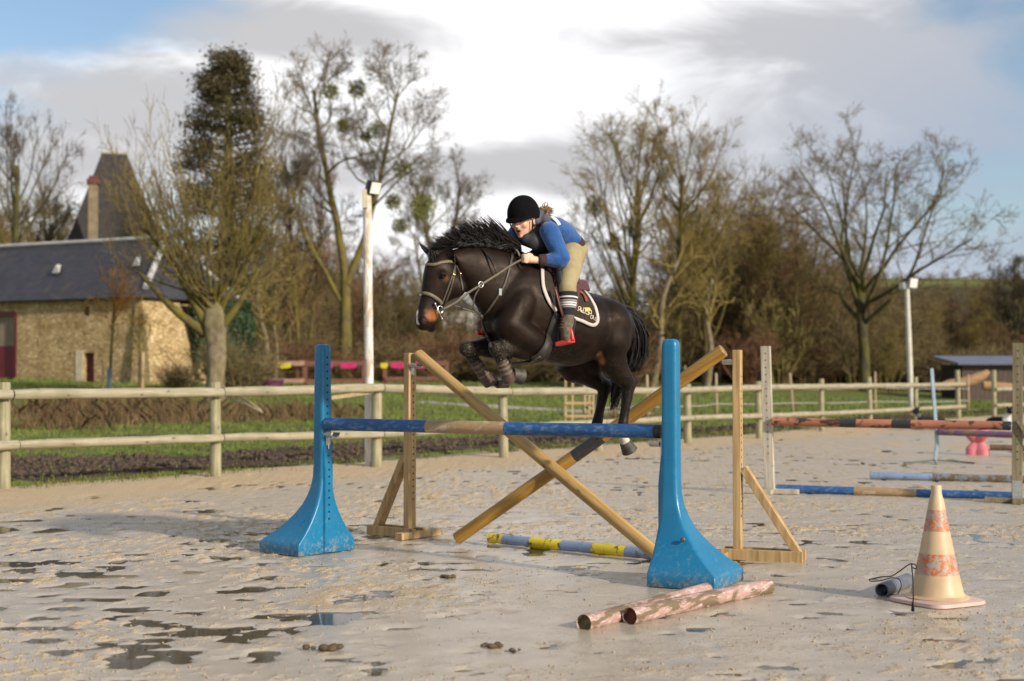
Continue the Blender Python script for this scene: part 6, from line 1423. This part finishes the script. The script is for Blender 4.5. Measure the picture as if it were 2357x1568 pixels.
# ------------------------------------------------------------------ saddle
GIR = plain('dark_girth', (.026, .020, .016), .6, .4, 20)
SD = empty('saddle', TACK0)
flap = dens([(850, 545), (872, 640), (884, 720), (905, 790), (950, 812), (995, 780), (1012, 720), (1012, 660), (985, 628), (920, 590), (850, 545)], 3)
skin_patch('flap', flap, .022, .010, LEB, SD)
kr = dens([(866, 560), (884, 640), (896, 700), (914, 705), (905, 640), (892, 570), (866, 560)], 3)
skin_patch('knee_roll', kr, .036, .018, LEB, SD, 7)
def back_top(a, s):                    # top of the back, a metres ahead of the saddle's middle
    o = HC + HH * a + HL * s; q = BV.ray_cast(Vector((o.x, o.y, 3.0)), Vector((0, 0, -1))); return q[0]
sm = (J(905, 600, 0) - HC).dot(HH)
mb = MB(); ns_, na = 17, 15; G = []
for i in range(na):
    u = i / (na - 1); a = sm + .20 - .44 * u
    for j in range(ns_):
        v = -1 + 2 * j / (ns_ - 1); wd = .085 + .10 * math.sin(math.pi * min(1, .15 + u * .85)) ** .8; p = back_top(a, v * wd)
        ht = .035 + .075 * (1 - u) ** 4 + .06 * max(0, (u - .45) / .55) ** 2.2; edge = (1 - abs(v) ** 4)
        G.append(p + UPZ * (.012 + ht * edge * (1 if u < .97 else .8)))
F = [(i * ns_ + j, i * ns_ + j + 1, (i + 1) * ns_ + j + 1, (i + 1) * ns_ + j) for i in range(na - 1) for j in range(ns_ - 1)]
me = bpy.data.meshes.new('seat'); me.from_pydata(G, [], F); me.update(); o = link_mesh('seat', me, LEB, None, True); so = o.modifiers.new('t', 'SOLIDIFY'); so.thickness = .03; so.offset = -1 if me.polygons[0].normal.z > 0 else 1; rooted(o, SD)
mb = MB(); 
for k_, r_ in ((0, .030), (1, .027), (2, .033)): mb.tube(sp([J(952 + 3 * k_, 598 + 24 * k_, -.10), J(985 + 3 * k_, 598 + 24 * k_, 0), J(1006 + 4 * k_, 600 + 24 * k_, .085), J(996, 612 + 24 * k_, .13)], 5), r_, 12)
rooted(mb.build('cantle', LEB, None, True), SD)
mb = MB(); strap(mb, [(1005, 672), (1030, 688), (1045, 710), (1052, 732)], .024, .010, .026); rooted(mb.build('saddle_strap', plain('red_brown_strap', (.20, .055, .03), .45, .2), None, True), SD)
for mi in (False, True):
    mb = MB(); strap(mb, [(905, 790), (880, 850), (855, 920), (836, 985), (800, 1030), (760, 1050)], .085, .012, .008, 6, mir=mi); rooted(mb.build('girth', GIR, None, True), SD)
mb = MB(); strap(mb, [(800, 1032), (740, 1062), (690, 1076), (640, 1080)], .03, .008, .010, sdef=0.0); rooted(mb.build('belly_strap', LET, None, True), SD)
RED = plain('red_stirrup_plastic', (.52, .022, .018), .35, .2, 14); RUB = plain('black_stirrup_rubber', (.018, .018, .018), .6)
def stirrup(P, mi):
    q = (lambda p: mirror(p)) if mi else (lambda p: p); mb = MB(); mb.tube([q(p) for p in sp([P[0], P[1], P[2]], 6)], np.linspace(.009, .017, 13), 8); bl = mb.build('stirrup_arm', RED, None, True); rooted(bl, SD)
    mb = MB(); mb.tube([q(p) for p in sp([P[0], P[4], P[3]], 6)], .010, 8); rooted(mb.build('stirrup_arm', RUB, None, True), SD)
    mb = MB(); a, b = q(P[2]), q(P[3]); d = (b - a).normalized(); fw = q(P[5]) - q(P[6]) if mi else P[5] - P[6]; rings = []
    for t, w in ((0, .6), (.08, .95), (.5, 1), (.92, .95), (1, .6)):
        c = a.lerp(b, t); rings.append([c + fw * .034 * w - UPZ * .013, c - fw * .034 * w - UPZ * .013, c - fw * .034 * w + UPZ * .013, c + fw * .034 * w + UPZ * .013])
    mb.rings(rings); rooted(mb.build('stirrup_tread', RED, None, False), SD)
ST = [J(938, 832, .30), J(972, 880, .36), J(985, 945, .375), J(900, 966, .285), J(905, 900, .27), HH, Vector((0, 0, 0))]
stirrup(ST, False)
STR = [J(485, 838, -.30), J(470, 860, -.33), J(462, 905, -.345), J(432, 905, -.27), J(440, 870, -.26), HH, Vector((0, 0, 0))]
stirrup([J(485, 850, -.30), J(476, 868, -.27), J(468, 905, -.27), J(446, 900, -.325), J(452, 872, -.32), HH, Vector((0, 0, 0))], False)
for mi in (False, True):
    mb = MB(); P = [J(885, 640, .30), J(905, 720, .315), J(925, 790, .32), J(938, 834, .30)]; P = [mirror(p) for p in P] if mi else P; ribbon(mb, sp(P, 4), [HL] * 13, .022, .006); rooted(mb.build('stirrup_leather', LEB, None, True), SD)
tag(SD, 'brown leather jumping saddle with girth and red stirrups', 'saddle')
# ------------------------------------------------------------------ tendon boots
BOOTM = plain('brown_tendon_boot', (.062, .034, .027), .55, .4, 25); STRP = plain('muddy_velcro_strap', (.13, .10, .068), .8, .3, 30); WHS = plain('white_shine_patch', (.75, .70, .66), .4, .1)
def tboot(k, f, lb, shine):
    T = empty('tendon_boot', TACK0); a, b = k.lerp(f, .38), k.lerp(f, 1.0); mb = MB(); mb.tube([a, k.lerp(f, .5), k.lerp(f, .8), k.lerp(f, .97), k.lerp(f, 1.12)], [.041, .044, .043, .050, .045], 20, True, 1.10, tuple(HL)); rooted(mb.build('boot_shell', BOOTM, None, True, 50), T)
    for t in (.5, .64, .8): mb = MB(); c = k.lerp(f, t); d = (f - k).normalized(); mb.tube([c - d * .008, c + d * .008], .0475, 20, True, 1.08, tuple(HL)); rooted(mb.build('strap', STRP, None, True, 40), T)
    tag(T, lb, 'tendon boot', 'tendon boots on the forelegs'); return T
tboot(kn, fn, 'brown tendon boot on the near foreleg, closest to the rider foot', True); tboot(kf, ff, 'brown tendon boot on the far foreleg, further left', False)
# ------------------------------------------------------------------ rider
SKIN = Mat('skin', .5, .4); SKIN.col(SKIN.attr('tint', 'Color')); SKIN.set(Subsurface_Weight=.12, Subsurface_Radius=(.02, .008, .004), Subsurface_Scale=.5); SKIN = SKIN.m
def mat_fleece():
    m = Mat('blue_fleece', .95, .1); v = m.coord('Position'); m.col(m.ramp(m.noise(v, 14, 5), [(.3, (.020, .070, .215)), (.7, (.034, .105, .300))])); m.set(Sheen_Weight=.35, Sheen_Roughness=.5); m.bump(m.noise(v, 11, 4, .6, 1.0), .6, .03); return m.m
FLEECE = mat_fleece(); VEST = plain('dark_padded_vest', (.016, .016, .020), .7, .3, 20, bump=.4, bscale=30); GREYV = plain('slate_grey_yoke', (.075, .075, .095), .8, .2, 14); RIB = plain('maroon_ribbing', (.042, .018, .022), .9, .25, 60, bump=.4, bscale=150); BREE = plain('beige_breeches', (.315, .255, .130), .85, .15, 10, bump=.15, bscale=40); VELV = plain('black_velvet', (.0035, .0033, .004), .95, .3, 30, spec=.12); BOOTR = plain('muddy_suede_boot', (.115, .088, .06), .85, .5, 40, bump=.5, bscale=60); WHT_P = plain('white_panel', (.75, .74, .78), .7, .05)
RT = empty('person', TACK0)
def rp(o): return rooted(o, RT)
U = UPZ
sh_n, sh_f = J(852, 322, .165), J(690, 300, -.175); el_n, wr_n = J(925, 482, .235), J(798, 488, .165); hip = J(985, 440, 0)
chest = J(815, 330, 0); waist = J(905, 375, 0); neck0 = J(775, 292, 0); headc = J(706, 246, .02); HS = 1.10
hipn, kneen, ankn = J(978, 458, .10), J(956, 625, .285), J(958, 810, .315)
hipf, kneef, ankf = mirror(hipn), mirror(kneen), mirror(ankn)
HF = (HH * math.cos(R(24)) + HL * math.sin(R(24))).normalized(); HF = (HF * math.cos(R(15)) - U * math.sin(R(15))).normalized(); HLt = U.cross(HF).normalized()
if HLt.dot(HL) < 0: HLt = -HLt
HU = HF.cross(HLt); HU = HU if HU.z > 0 else -HU
HM = Matrix((HF, HLt, HU)).transposed()           # head axes: forward, left, up
def hp(f, l, u): return headc + (HF * f + HLt * l + HU * u) * HS
# --- body: one continuous figure
bb = MB()
mb_ball(bb, hp(.0, 0, .02), .098 * HS, (1.0, .80, 1.05), HM)                      # skull
bb.rings([ell_ring(hp(f, 0, u), HF * a * HS, HLt * b * HS, 24) for f, u, a, b in ((.018, .03, .088, .072), (.022, -.02, .084, .070), (.026, -.055, .074, .062), (.032, -.085, .060, .050), (.040, -.108, .044, .036), (.048, -.120, .024, .020))])
for s in (-1, 1): mb_ball(bb, hp(.078, s * .036, -.038), .026, (.7, 1, .9), HM); mb_ball(bb, hp(.086, s * .030, .018), .020, (.6, 1.3, .5), HM); mb_ball(bb, hp(-.008, s * .076, -.025), .030, (.75, .3, 1.1), HM)
bb.rings([ell_ring(hp(f, 0, u), HF * a * HS, HLt * b * HS, 12) for f, u, a, b in ((.098, .012, .008, .008), (.108, -.012, .012, .010), (.120, -.036, .016, .015), (.112, -.046, .014, .018), (.098, -.050, .010, .012))])   # nose
mb_ball(bb, hp(.100, 0, -.064), .013, (.6, 1.7, .5), HM); mb_ball(bb, hp(.090, 0, -.090), .013, (.6, 1.6, .5), HM); mb_ball(bb, hp(.078, 0, -.112), .020, (.8, 1.1, .8), HM)
limb(bb, [hp(-.02, 0, -.05), neck0.lerp(headc, .35), neck0], [.058, .056, .062])
bb.rings([ell_ring(c, HL * a, v * b, 28) for c, a, b, v in ((J(775, 290, 0), .07, .06, (HH * -.7 + U).normalized()), (J(805, 305, 0), .145, .085, (HH * -.7 + U).normalized()), (J(850, 325, 0), .150, .100, (HH * -.7 + U).normalized()), (J(905, 355, 0), .130, .095, (HH * -.7 + U).normalized()), (J(950, 385, 0), .125, .070, (HH * -.8 + U).normalized()), (J(980, 428, 0), .135, .075, (HH * -1 + U * .8).normalized()), (J(986, 462, 0), .120, .07, (HH * -1 + U * .4).normalized()))])
def arm(sh, el, wr, mbx, e=0.0): limb(mbx, [sh, sh.lerp(el, .4), el, el.lerp(wr, .35), wr], [.058 + e, .052 + e, .044 + e, .043 + e, .029 + e * .7])
el_f, wr_f = J(615, 405, -.26), J(668, 470, -.11)
arm(sh_n, el_n, wr_n, bb); arm(sh_f, el_f, wr_f, bb)
def leg(h, k, a, mbx, e=0.0): limb(mbx, [h, h.lerp(k, .45), k, k.lerp(a, .3), a], [.098 + e, .083 + e, .060 + e, .056 + e, .036 + e])
leg(hipn, kneen, ankn, bb); leg(hipf, kneef, ankf, bb)
# hands closed on the reins
def hand(mbx, w, tip, up, lat):
    d = (tip - w).normalized(); side = lat.normalized(); z = up
    c = w.lerp(tip, .55); mb_ball(mbx, c, .040, (1.05, .55, .80), Matrix((d, side, d.cross(side))).transposed()); limb(mbx, [w, c], [.027, .030], 12, 3)
    for i, (ln, r) in enumerate(((.040, .0098), (.043, .0102), (.041, .0098), (.034, .0086))):
        o = z * (.026 - .0175 * i); k0 = c + d * .026 + side * .012 + o; k1 = k0 + d * .022 + side * .004; k2 = k1 - side * .026 + d * .006; k3 = k2 - side * .012 - d * ln * .5; limb(mbx, [k0, k1, k2, k3], [r * 1.05, r * 1.05, r, r * .85], 9, 3)
    t0 = c - d * .012 + side * .006 + z * .030; limb(mbx, [t0, t0 + d * .024 + z * .008 + side * .004, t0 + d * .046 - z * .002 + side * .006], [.014, .0115, .0088], 9, 3)
hand(bb, wr_n, J(690, 476, .135), U, HL); hand(bb, wr_f, J(650, 480, -.08), U, -HL)
person = remesh('body', bb, .0070, 3, None, SKIN, .5)
SK = (.70, .42, .29); LIP = (.46, .16, .13); BROW = (.16, .09, .05)
paint(person, SK, [(hp(.075, .045, -.045), .030, (.68, .32, .23), .3), (hp(.075, -.045, -.045), .030, (.68, .32, .23), .3), ((hp(.105, .022, -.066), hp(.105, -.022, -.066)), .010, LIP, .5), ((hp(.095, .020, -.090), hp(.095, -.020, -.090)), .011, LIP, .5), ((hp(.100, .017, -.077), hp(.100, -.017, -.077)), .0125, (.03, .008, .007), .6), ((hp(.092, .020, .020), hp(.080, .055, .018)), .010, BROW, .5), ((hp(.092, -.020, .020), hp(.080, -.055, .018)), .010, BROW, .5), ((hp(.092, .022, .0), hp(.084, .046, -.002)), .0085, (.05, .03, .022), .5), ((hp(.092, -.022, .0), hp(.084, -.046, -.002)), .0085, (.05, .03, .022), .5), ((hp(.115, .010, -.047), hp(.115, -.010, -.047)), .006, (.35, .14, .09), .5)])
rp(person)
# --- clothes
def cloth(name, mbx, mat, vox=.008, sm=5): return rp(remesh(name, mbx, vox, sm, None, mat, .5))
jk = MB()
arm(sh_n, el_n, wr_n.lerp(el_n, .22), jk, .019); arm(sh_f, el_f, wr_f.lerp(el_f, .22), jk, .016)
TST = [(J(775, 280, 0), .10, .075, -.7), (J(808, 292, 0), .163, .100, -.7), (J(850, 315, 0), .172, .120, -.7), (J(900, 342, 0), .158, .116, -.7), (J(932, 364, 0), .156, .098, -.75), (J(960, 390, 0), .152, .086, -.85)]
jk.rings([ell_ring(c, HL * a, (HH * k + U).normalized() * b, 28) for c, a, b, k in TST])
for p, d in ((el_n, 1), (sh_n, 1)):
    for i in range(5): mb_ball(jk, p.lerp(sh_n if p is el_n else el_n, .12 * i - .1) + HL * .03 * math.sin(i * 2), .040 + .006 * (i % 2), k=8)
jacket = cloth('jacket', jk, FLEECE, .008, 4)
def band(name, c, a, b, axis_, ln, mat, lat=HL, k=28):
    mb = MB(); n = axis_.normalized(); v = n.cross(lat).normalized(); mb.rings([ell_ring(c + n * o, lat * (a - .004 * (abs(o) > ln * .4)), v * (b - .004 * (abs(o) > ln * .4)), k) for o in (-ln / 2, -ln * .3, 0, ln * .3, ln / 2)]); return rp(mb.build(name, mat, None, True))
band('waistband', J(972, 401, 0), .150, .086, J(1000, 450, 0) - J(950, 388, 0), .06, RIB)
dn = (wr_n - el_n).normalized(); band('cuff', wr_n.lerp(el_n, .12), .046, .046, dn, .066, RIB, HL.cross(dn).cross(dn).normalized()); df = (wr_f - el_f).normalized(); band('cuff', wr_f.lerp(el_f, .12), .042, .042, df, .060, RIB, HL.cross(df).cross(df).normalized())
vm = MB(); vm.rings([ell_ring(c, HL * a, (HH * k + U).normalized() * b, 28) for c, a, b, k in ((J(755, 285, 0), .078, .072, -.5), (J(770, 296, 0), .108, .088, -.6), (J(790, 310, 0), .142, .104, -.7), (J(820, 328, 0), .150, .114, -.7), (J(850, 345, 0), .140, .110, -.7))])
limb(vm, [J(715, 365, .03), J(760, 380, .05), J(820, 398, .05)], [.060, .080, .070]); limb(vm, [J(715, 365, -.08), J(760, 385, -.06)], [.06, .07])
vest = cloth('padded_vest', vm, VEST, .008, 3)
ym = MB(); 
for s in (1, -1): limb(ym, [J(800, 255, s * .045), J(825, 262, s * .10), J(845, 285, s * .155)], [.045, .047, .036])
limb(ym, [J(795, 225, 0), J(820, 240, 0), J(850, 262, 0)], [.05, .055, .04]); limb(ym, [J(775, 262, .08), J(785, 240, .06), J(800, 222, 0), J(785, 230, -.06)], [.034, .040, .040, .034])
cloth('grey_yoke', ym, GREYV, .008, 4)
JB = BVHTree.FromPolygons([tuple(v.co) for o_ in (jacket,) for v in o_.data.vertices], [tuple(p.vertices) for p in jacket.data.polygons])
def jcast(x, y, off): d = ray(*c2f(x, y)).normalized(); q = JB.ray_cast(CAMP, d); return (q[0] + q[1] * off, q[1]) if q[0] is not None else (J(x, y, .16), HL)
mb = MB(); P = [jcast(x, y, .006) for x, y in dens([(858, 240), (880, 255), (897, 272), (906, 288)], 3)]; ribbon(mb, [p for p, _ in P], [q for _, q in P], .030, .006); rp(mb.build('white_stripe', WHT_P, None, True))
# riding bib seen under the chest
mb = MB(); pts = [J(690, 400, .12), J(752, 425, .13), J(735, 438, .13), J(712, 446, .13), J(694, 436, .12)]; mb.rings([[p + HL * .004 for p in pts], [p - HL * .004 for p in pts]]); rp(mb.build('chest_panel', plain('pale_blue_panel', (.50, .60, .78), .6, .1), None))
br = MB()
for h_, k_, a_ in ((hipn, kneen, ankn), (hipf, kneef, ankf)): limb(br, [h_, h_.lerp(k_, .45), k_, k_.lerp(a_, .30)], [.106, .090, .067, .068])
mb_ball(br, J(984, 468, .080), .098); mb_ball(br, J(925, 482, -.075), .100); br.rings([ell_ring(c, HL * a, v * b, 28) for c, a, b, v in ((J(974, 405, 0), .142, .078, (HH * -.85 + U).normalized()), (J(984, 428, 0), .158, .092, (HH * -1 + U * .8).normalized()), (J(988, 456, 0), .152, .096, (HH * -1 + U * .4).normalized()), (J(988, 486, 0), .12, .08, (HH * -1 + U * .2).normalized()))])
cloth('breeches', br, BREE, .008, 5)
# black knee patch inside the leg
KP = plain('black_knee_patch', (.008, .008, .010), .6); mb = MB(); limb(mb, [J(905, 545, .225), J(915, 600, .25), J(922, 660, .268)], [.028, .036, .030], 14, 4); rp(mb.build('knee_patch', KP, None, True))
# striped socks: one ring for each stripe
SOCKK = plain('black_sock', (.012, .012, .014), .9); SOCKW = plain('white_stripe_wool', (.66, .63, .60), .9, .08); SOCKG = plain('grey_stripe_wool', (.26, .25, .25), .9, .1)
bands_ = [(.26, SOCKK), (.40, SOCKW), (.445, SOCKK), (.50, SOCKG), (.555, SOCKK), (.57, SOCKW), (.615, SOCKK), (.635, SOCKW), (.685, SOCKK), (.70, SOCKG), (.745, SOCKK), (.97, None)]
for k_, a_ in ((kneen, ankn), (kneef, ankf)):
    S_ = empty('sock', TACK0); rooted(S_, RT)
    S_.matrix_parent_inverse = Matrix.Identity(4); S_.location = (0, 0, 0)
    for (t0, mt_), (t1, _) in zip(bands_, bands_[1:]):
        mb = MB(); ts = np.linspace(t0, t1, 4); mb.tube([k_.lerp(a_, t) for t in ts], [.073 - .024 * max(0, (t - .40) / .6) + .002 * math.sin(t * 5) for t in ts], 22, True, 1.0, tuple(HL)); o = mb.build('sock_band', mt_, None, True, 50); o.parent = S_; o.matrix_parent_inverse = Matrix.Translation(-TACK0)
def boot(a, toe, top, lat, nm):
    mb = MB(); limb(mb, [top, a, a.lerp(toe, .35) - U * .004], [.050, .052, .048], 14, 4); f = (toe - a).normalized(); n = f.cross(lat).normalized()
    if n.z < 0: n = -n
    mb.rings([ell_ring(a.lerp(toe, t) - n * dz, lat * w, n * h, 18) for t, w, h, dz in ((-.25, .030, .030, .01), (-.15, .038, .048, 0), (.25, .044, .052, .004), (.6, .048, .042, .012), (.9, .044, .034, .018), (1.05, .026, .020, .022))])
    o = cloth(nm, mb, BOOTR, .007, 3)
    mb = MB(); mb.rings([ell_ring(a.lerp(toe, t) - n * .046, lat * w, n * .012, 16) for t, w in ((-.26, .026), (-.15, .040), (.3, .046), (.65, .051), (.92, .046), (1.07, .024))]); so = mb.build('sole', plain('black_rubber_sole', (.02, .02, .02), .7), None, True, 50); rooted(so, RT)
    lc = MB()
    for t in (.05, .2, .35, .5): c = a.lerp(toe, t) + n * (.054 - .014 * t); lc.tube([c - lat * .028, c + n * .006, c + lat * .028], .0035, 6)
    rooted(lc.build('laces', plain('red_brown_lace', (.20, .05, .03), .8), None, True), RT)
boot(J(955, 832, .315), J(930, 938, .335), ankn.lerp(kneen, .02), HL, 'boot'); boot(J(484, 858, -.30), J(456, 895, -.31), J(495, 835, -.30), HL, 'boot')
# --- helmet with peak, harness, hair
mb = MB(); rr = []
for i in range(15):
    a = math.pi * .5 * (1 - i / 14.0) ; r = math.cos(a); z = math.sin(a)
    rr.append(ell_ring(hp(-.004, 0, .022) + HU * (.134 * z * HS), HF * max(.006, .128 * HS * r ** .92), HLt * max(.006, .108 * HS * r ** .92), 32))
lo = ell_ring(hp(-.004, 0, .0), HF * .127 * HS, HLt * .107 * HS, 32); 
for j, p in enumerate(lo):
    f = (p - headc).dot(HF); lo[j] = p - HU * (.030 * sstep(.02, -.12, f))
rr.append(lo); rr.append([headc + (p - headc) * .9 + HU * .004 for p in lo]); mb.rings(rr); helm = rp(mb.build('helmet', VELV, None, True, 60))
mb = MB(); top, bot = [], []; n = 20
for i in range(n + 1):
    t = -1 + 2 * i / n; a = t * R(66); inn = hp(-.004, 0, .012) + HF * .125 * HS * math.cos(a) + HLt * .106 * HS * math.sin(a); o_ = .045 * math.cos(t * math.pi / 2) ** .8; q = inn + (HF * math.cos(a) + HLt * math.sin(a) * .6) * o_ - HU * (.020 * math.cos(t * math.pi / 2)); top.append((inn + HU * .012, q + HU * .005)); bot.append((inn - HU * .006, q - HU * .005))
V = []; 
for (a, b), (c, d) in zip(top, bot): V += [a, b, d, c]
mb.add(V, [(4 * i + k, 4 * i + (k + 1) % 4, 4 * i + 4 + (k + 1) % 4, 4 * i + 4 + k) for i in range(n) for k in range(4)]); o = mb.build('peak', VELV, helm, True, 60)
o.matrix_parent_inverse = Matrix.Identity(4)
mb = MB(); mb_ball(mb, hp(-.03, 0, .142), .014, (1, 1, .5), HM, 8); o = mb.build('button', VELV, helm, True)
mb = MB(); mb_ball(mb, hp(.06, .102, .0), .0045, k=6); o = mb.build('stud', CHROME, helm, True)
for s in (1, -1):
    mb = MB(); mb.tube(sp([hp(.045, s * .092, -.01), hp(.040, s * .083, -.05), hp(.030, s * .062, -.100), hp(.038, 0, -.136)], 4), .0055, 6); o = mb.build('harness', plain('black_webbing', (.01, .01, .011), .7), helm, True)
HAIRB = Mat('brown_hair', .45, .5); HAIRB.col(HAIRB.ramp(HAIRB.noise(HAIRB.coord('Position'), 50, 3), [(.3, (.075, .034, .014)), (.7, (.33, .17, .065))])); HAIRB = HAIRB.m
items = []; rg = random.Random(8)
for i in range(120):
    a = hp(-.095 + rg.gauss(0, .012), rg.gauss(.01, .04), -.03 + rg.gauss(0, .012)); e = J(862 + rg.gauss(0, 10), 208 + rg.gauss(0, 11), rg.gauss(.02, .03)); items.append((sp([a, a.lerp(e, .5) + U * (.035 + rg.gauss(0, .010)), e], 4), .0035))
for i in range(10): a = J(830 + rg.gauss(0, 15), 195, .02); e = J(838 + rg.gauss(0, 16), 168 + rg.gauss(0, 8), rg.gauss(.02, .02)); items.append((sp([a, a.lerp(e, .6) + HH * rg.gauss(0, .02), e], 3), .0016))
for i in range(50): a = hp(-.03 + rg.gauss(0, .02), .080, .0); e = hp(-.085 + rg.gauss(0, .015), .062 + rg.gauss(0, .01), -.055 + rg.gauss(0, .01)); items.append((sp([a, a.lerp(e, .5) + HLt * .008, e], 3), .0035))
rp(locks('hair', items, HAIRB))
tag(RT, 'rider crouching over the horse neck in black helmet, blue jacket and beige breeches', 'person')
# ------------------------------------------------------------------ droppings and clods on the sand
DUNG = plain('dark_damp_dung', (.085, .060, .032), .9, .4, 30, bump=.6, bscale=40)
def clump(x, y, r, n, seed, lb):
    rg = random.Random(seed); p = gnd(x, y); z = arena_z(p.x, p.y); mb = MB()
    for i in range(n):
        q = Vector((p.x + rg.gauss(0, r * .9), p.y + rg.gauss(0, r * .5), z + r * .25 + rg.random() * r * .4)); mb_ball(mb, q - Vector((p.x, p.y, z)), r * rg.uniform(.45, .8), (1.1, .9, .75), None, 6)
    o = remesh('dung_clump', mb, r * .14, 1, None, DUNG); o.location = (p.x, p.y, z); tag(o, lb, 'dung'); return o
clump(762, 1501, .038, 6, 1, 'dark dung clump on the sand left of bottom centre, largest'); clump(714, 1497, .026, 4, 2, 'small dung clump just left of the largest one'); clump(1146, 1493, .030, 7, 3, 'dung clump in the lower middle, near the long puddle'); clump(1110, 1489, .022, 3, 4, 'small dung lump left of the lower-middle clump'); clump(1186, 1499, .018, 4, 5, 'flat pale dung crumbs right of the lower-middle clump'); clump(1030, 1331, .03, 4, 6, 'wet sand clod between the far blue wing and the logs')
# ------------------------------------------------------------------ dogs by the fence
def dog(x, ybase, Y, rz, lb, white):
    T = empty('dog', (at(x, ybase, Y).x, Y, .0), rz); mb = MB()
    limb(mb, [(-.36, 0, .17), (-.15, 0, .19), (.10, 0, .20), (.26, 0, .25)], [.13, .145, .145, .11]); limb(mb, [(.24, 0, .28), (.33, 0, .42), (.38, 0, .48)], [.10, .075, .075]); mb_ball(mb, (.40, 0, .50), .085, (1.1, .9, .95)); limb(mb, [(.44, 0, .49), (.55, 0, .455), (.58, 0, .45)], [.058, .040, .032])
    for s in (-1, 1):
        limb(mb, [(.22, s * .10, .22), (.24, s * .12, .06), (.48, s * .12, .035)], [.065, .05, .035]); limb(mb, [(-.30, s * .12, .16), (-.12, s * .17, .10), (-.26, s * .17, .04), (-.10, s * .17, .035)], [.095, .07, .045, .035]); limb(mb, [(.36, s * .06, .555), (.35, s * .085, .62), (.37, s * .095, .60)], [.034, .026, .014], 8)
    limb(mb, [(-.38, 0, .16), (-.55, .06, .07), (-.68, .14, .05)], [.05, .045, .02]); o = remesh('body', mb, .02, 4, T, None)
    K = (.010, .009, .009); W = (.62, .60, .58)
    m = Mat('dog_fur_' + ('white' if white else 'black'), .8, .25); m.col(m.attr('tint', 'Color')); m.bump(m.noise(m.coord(), 40, 4), .5, .02); o.data.materials.append(m.m)
    if white: paint(o, K, [(Vector((.30, 0, .30)), .17, W, .8), (Vector((.50, 0, .50)), .055, W, .6), (Vector((.56, 0, .46)), .08, W, .7), ((Vector((.24, .12, .05)), Vector((.48, .12, .03))), .06, W, .8), ((Vector((.24, -.12, .05)), Vector((.48, -.12, .03))), .06, W, .8)])
    else: paint(o, K, [(Vector((.33, 0, .38)), .10, (.20, .19, .18), .7), (Vector((.56, 0, .45)), .06, (.24, .13, .06), .6)])
    nb = MB(); mb_ball(nb, (.605, 0, .462), .018, k=6); nb.build('nose', DARK, T, True); tag(T, lb, 'dog'); return T
dog(2140, 975, 38.5, R(190), 'black dog lying by the fence posts behind the orange pole', False); dog(2302, 975, 39.0, R(-65), 'black and white dog lying at the gap in the fence', True)
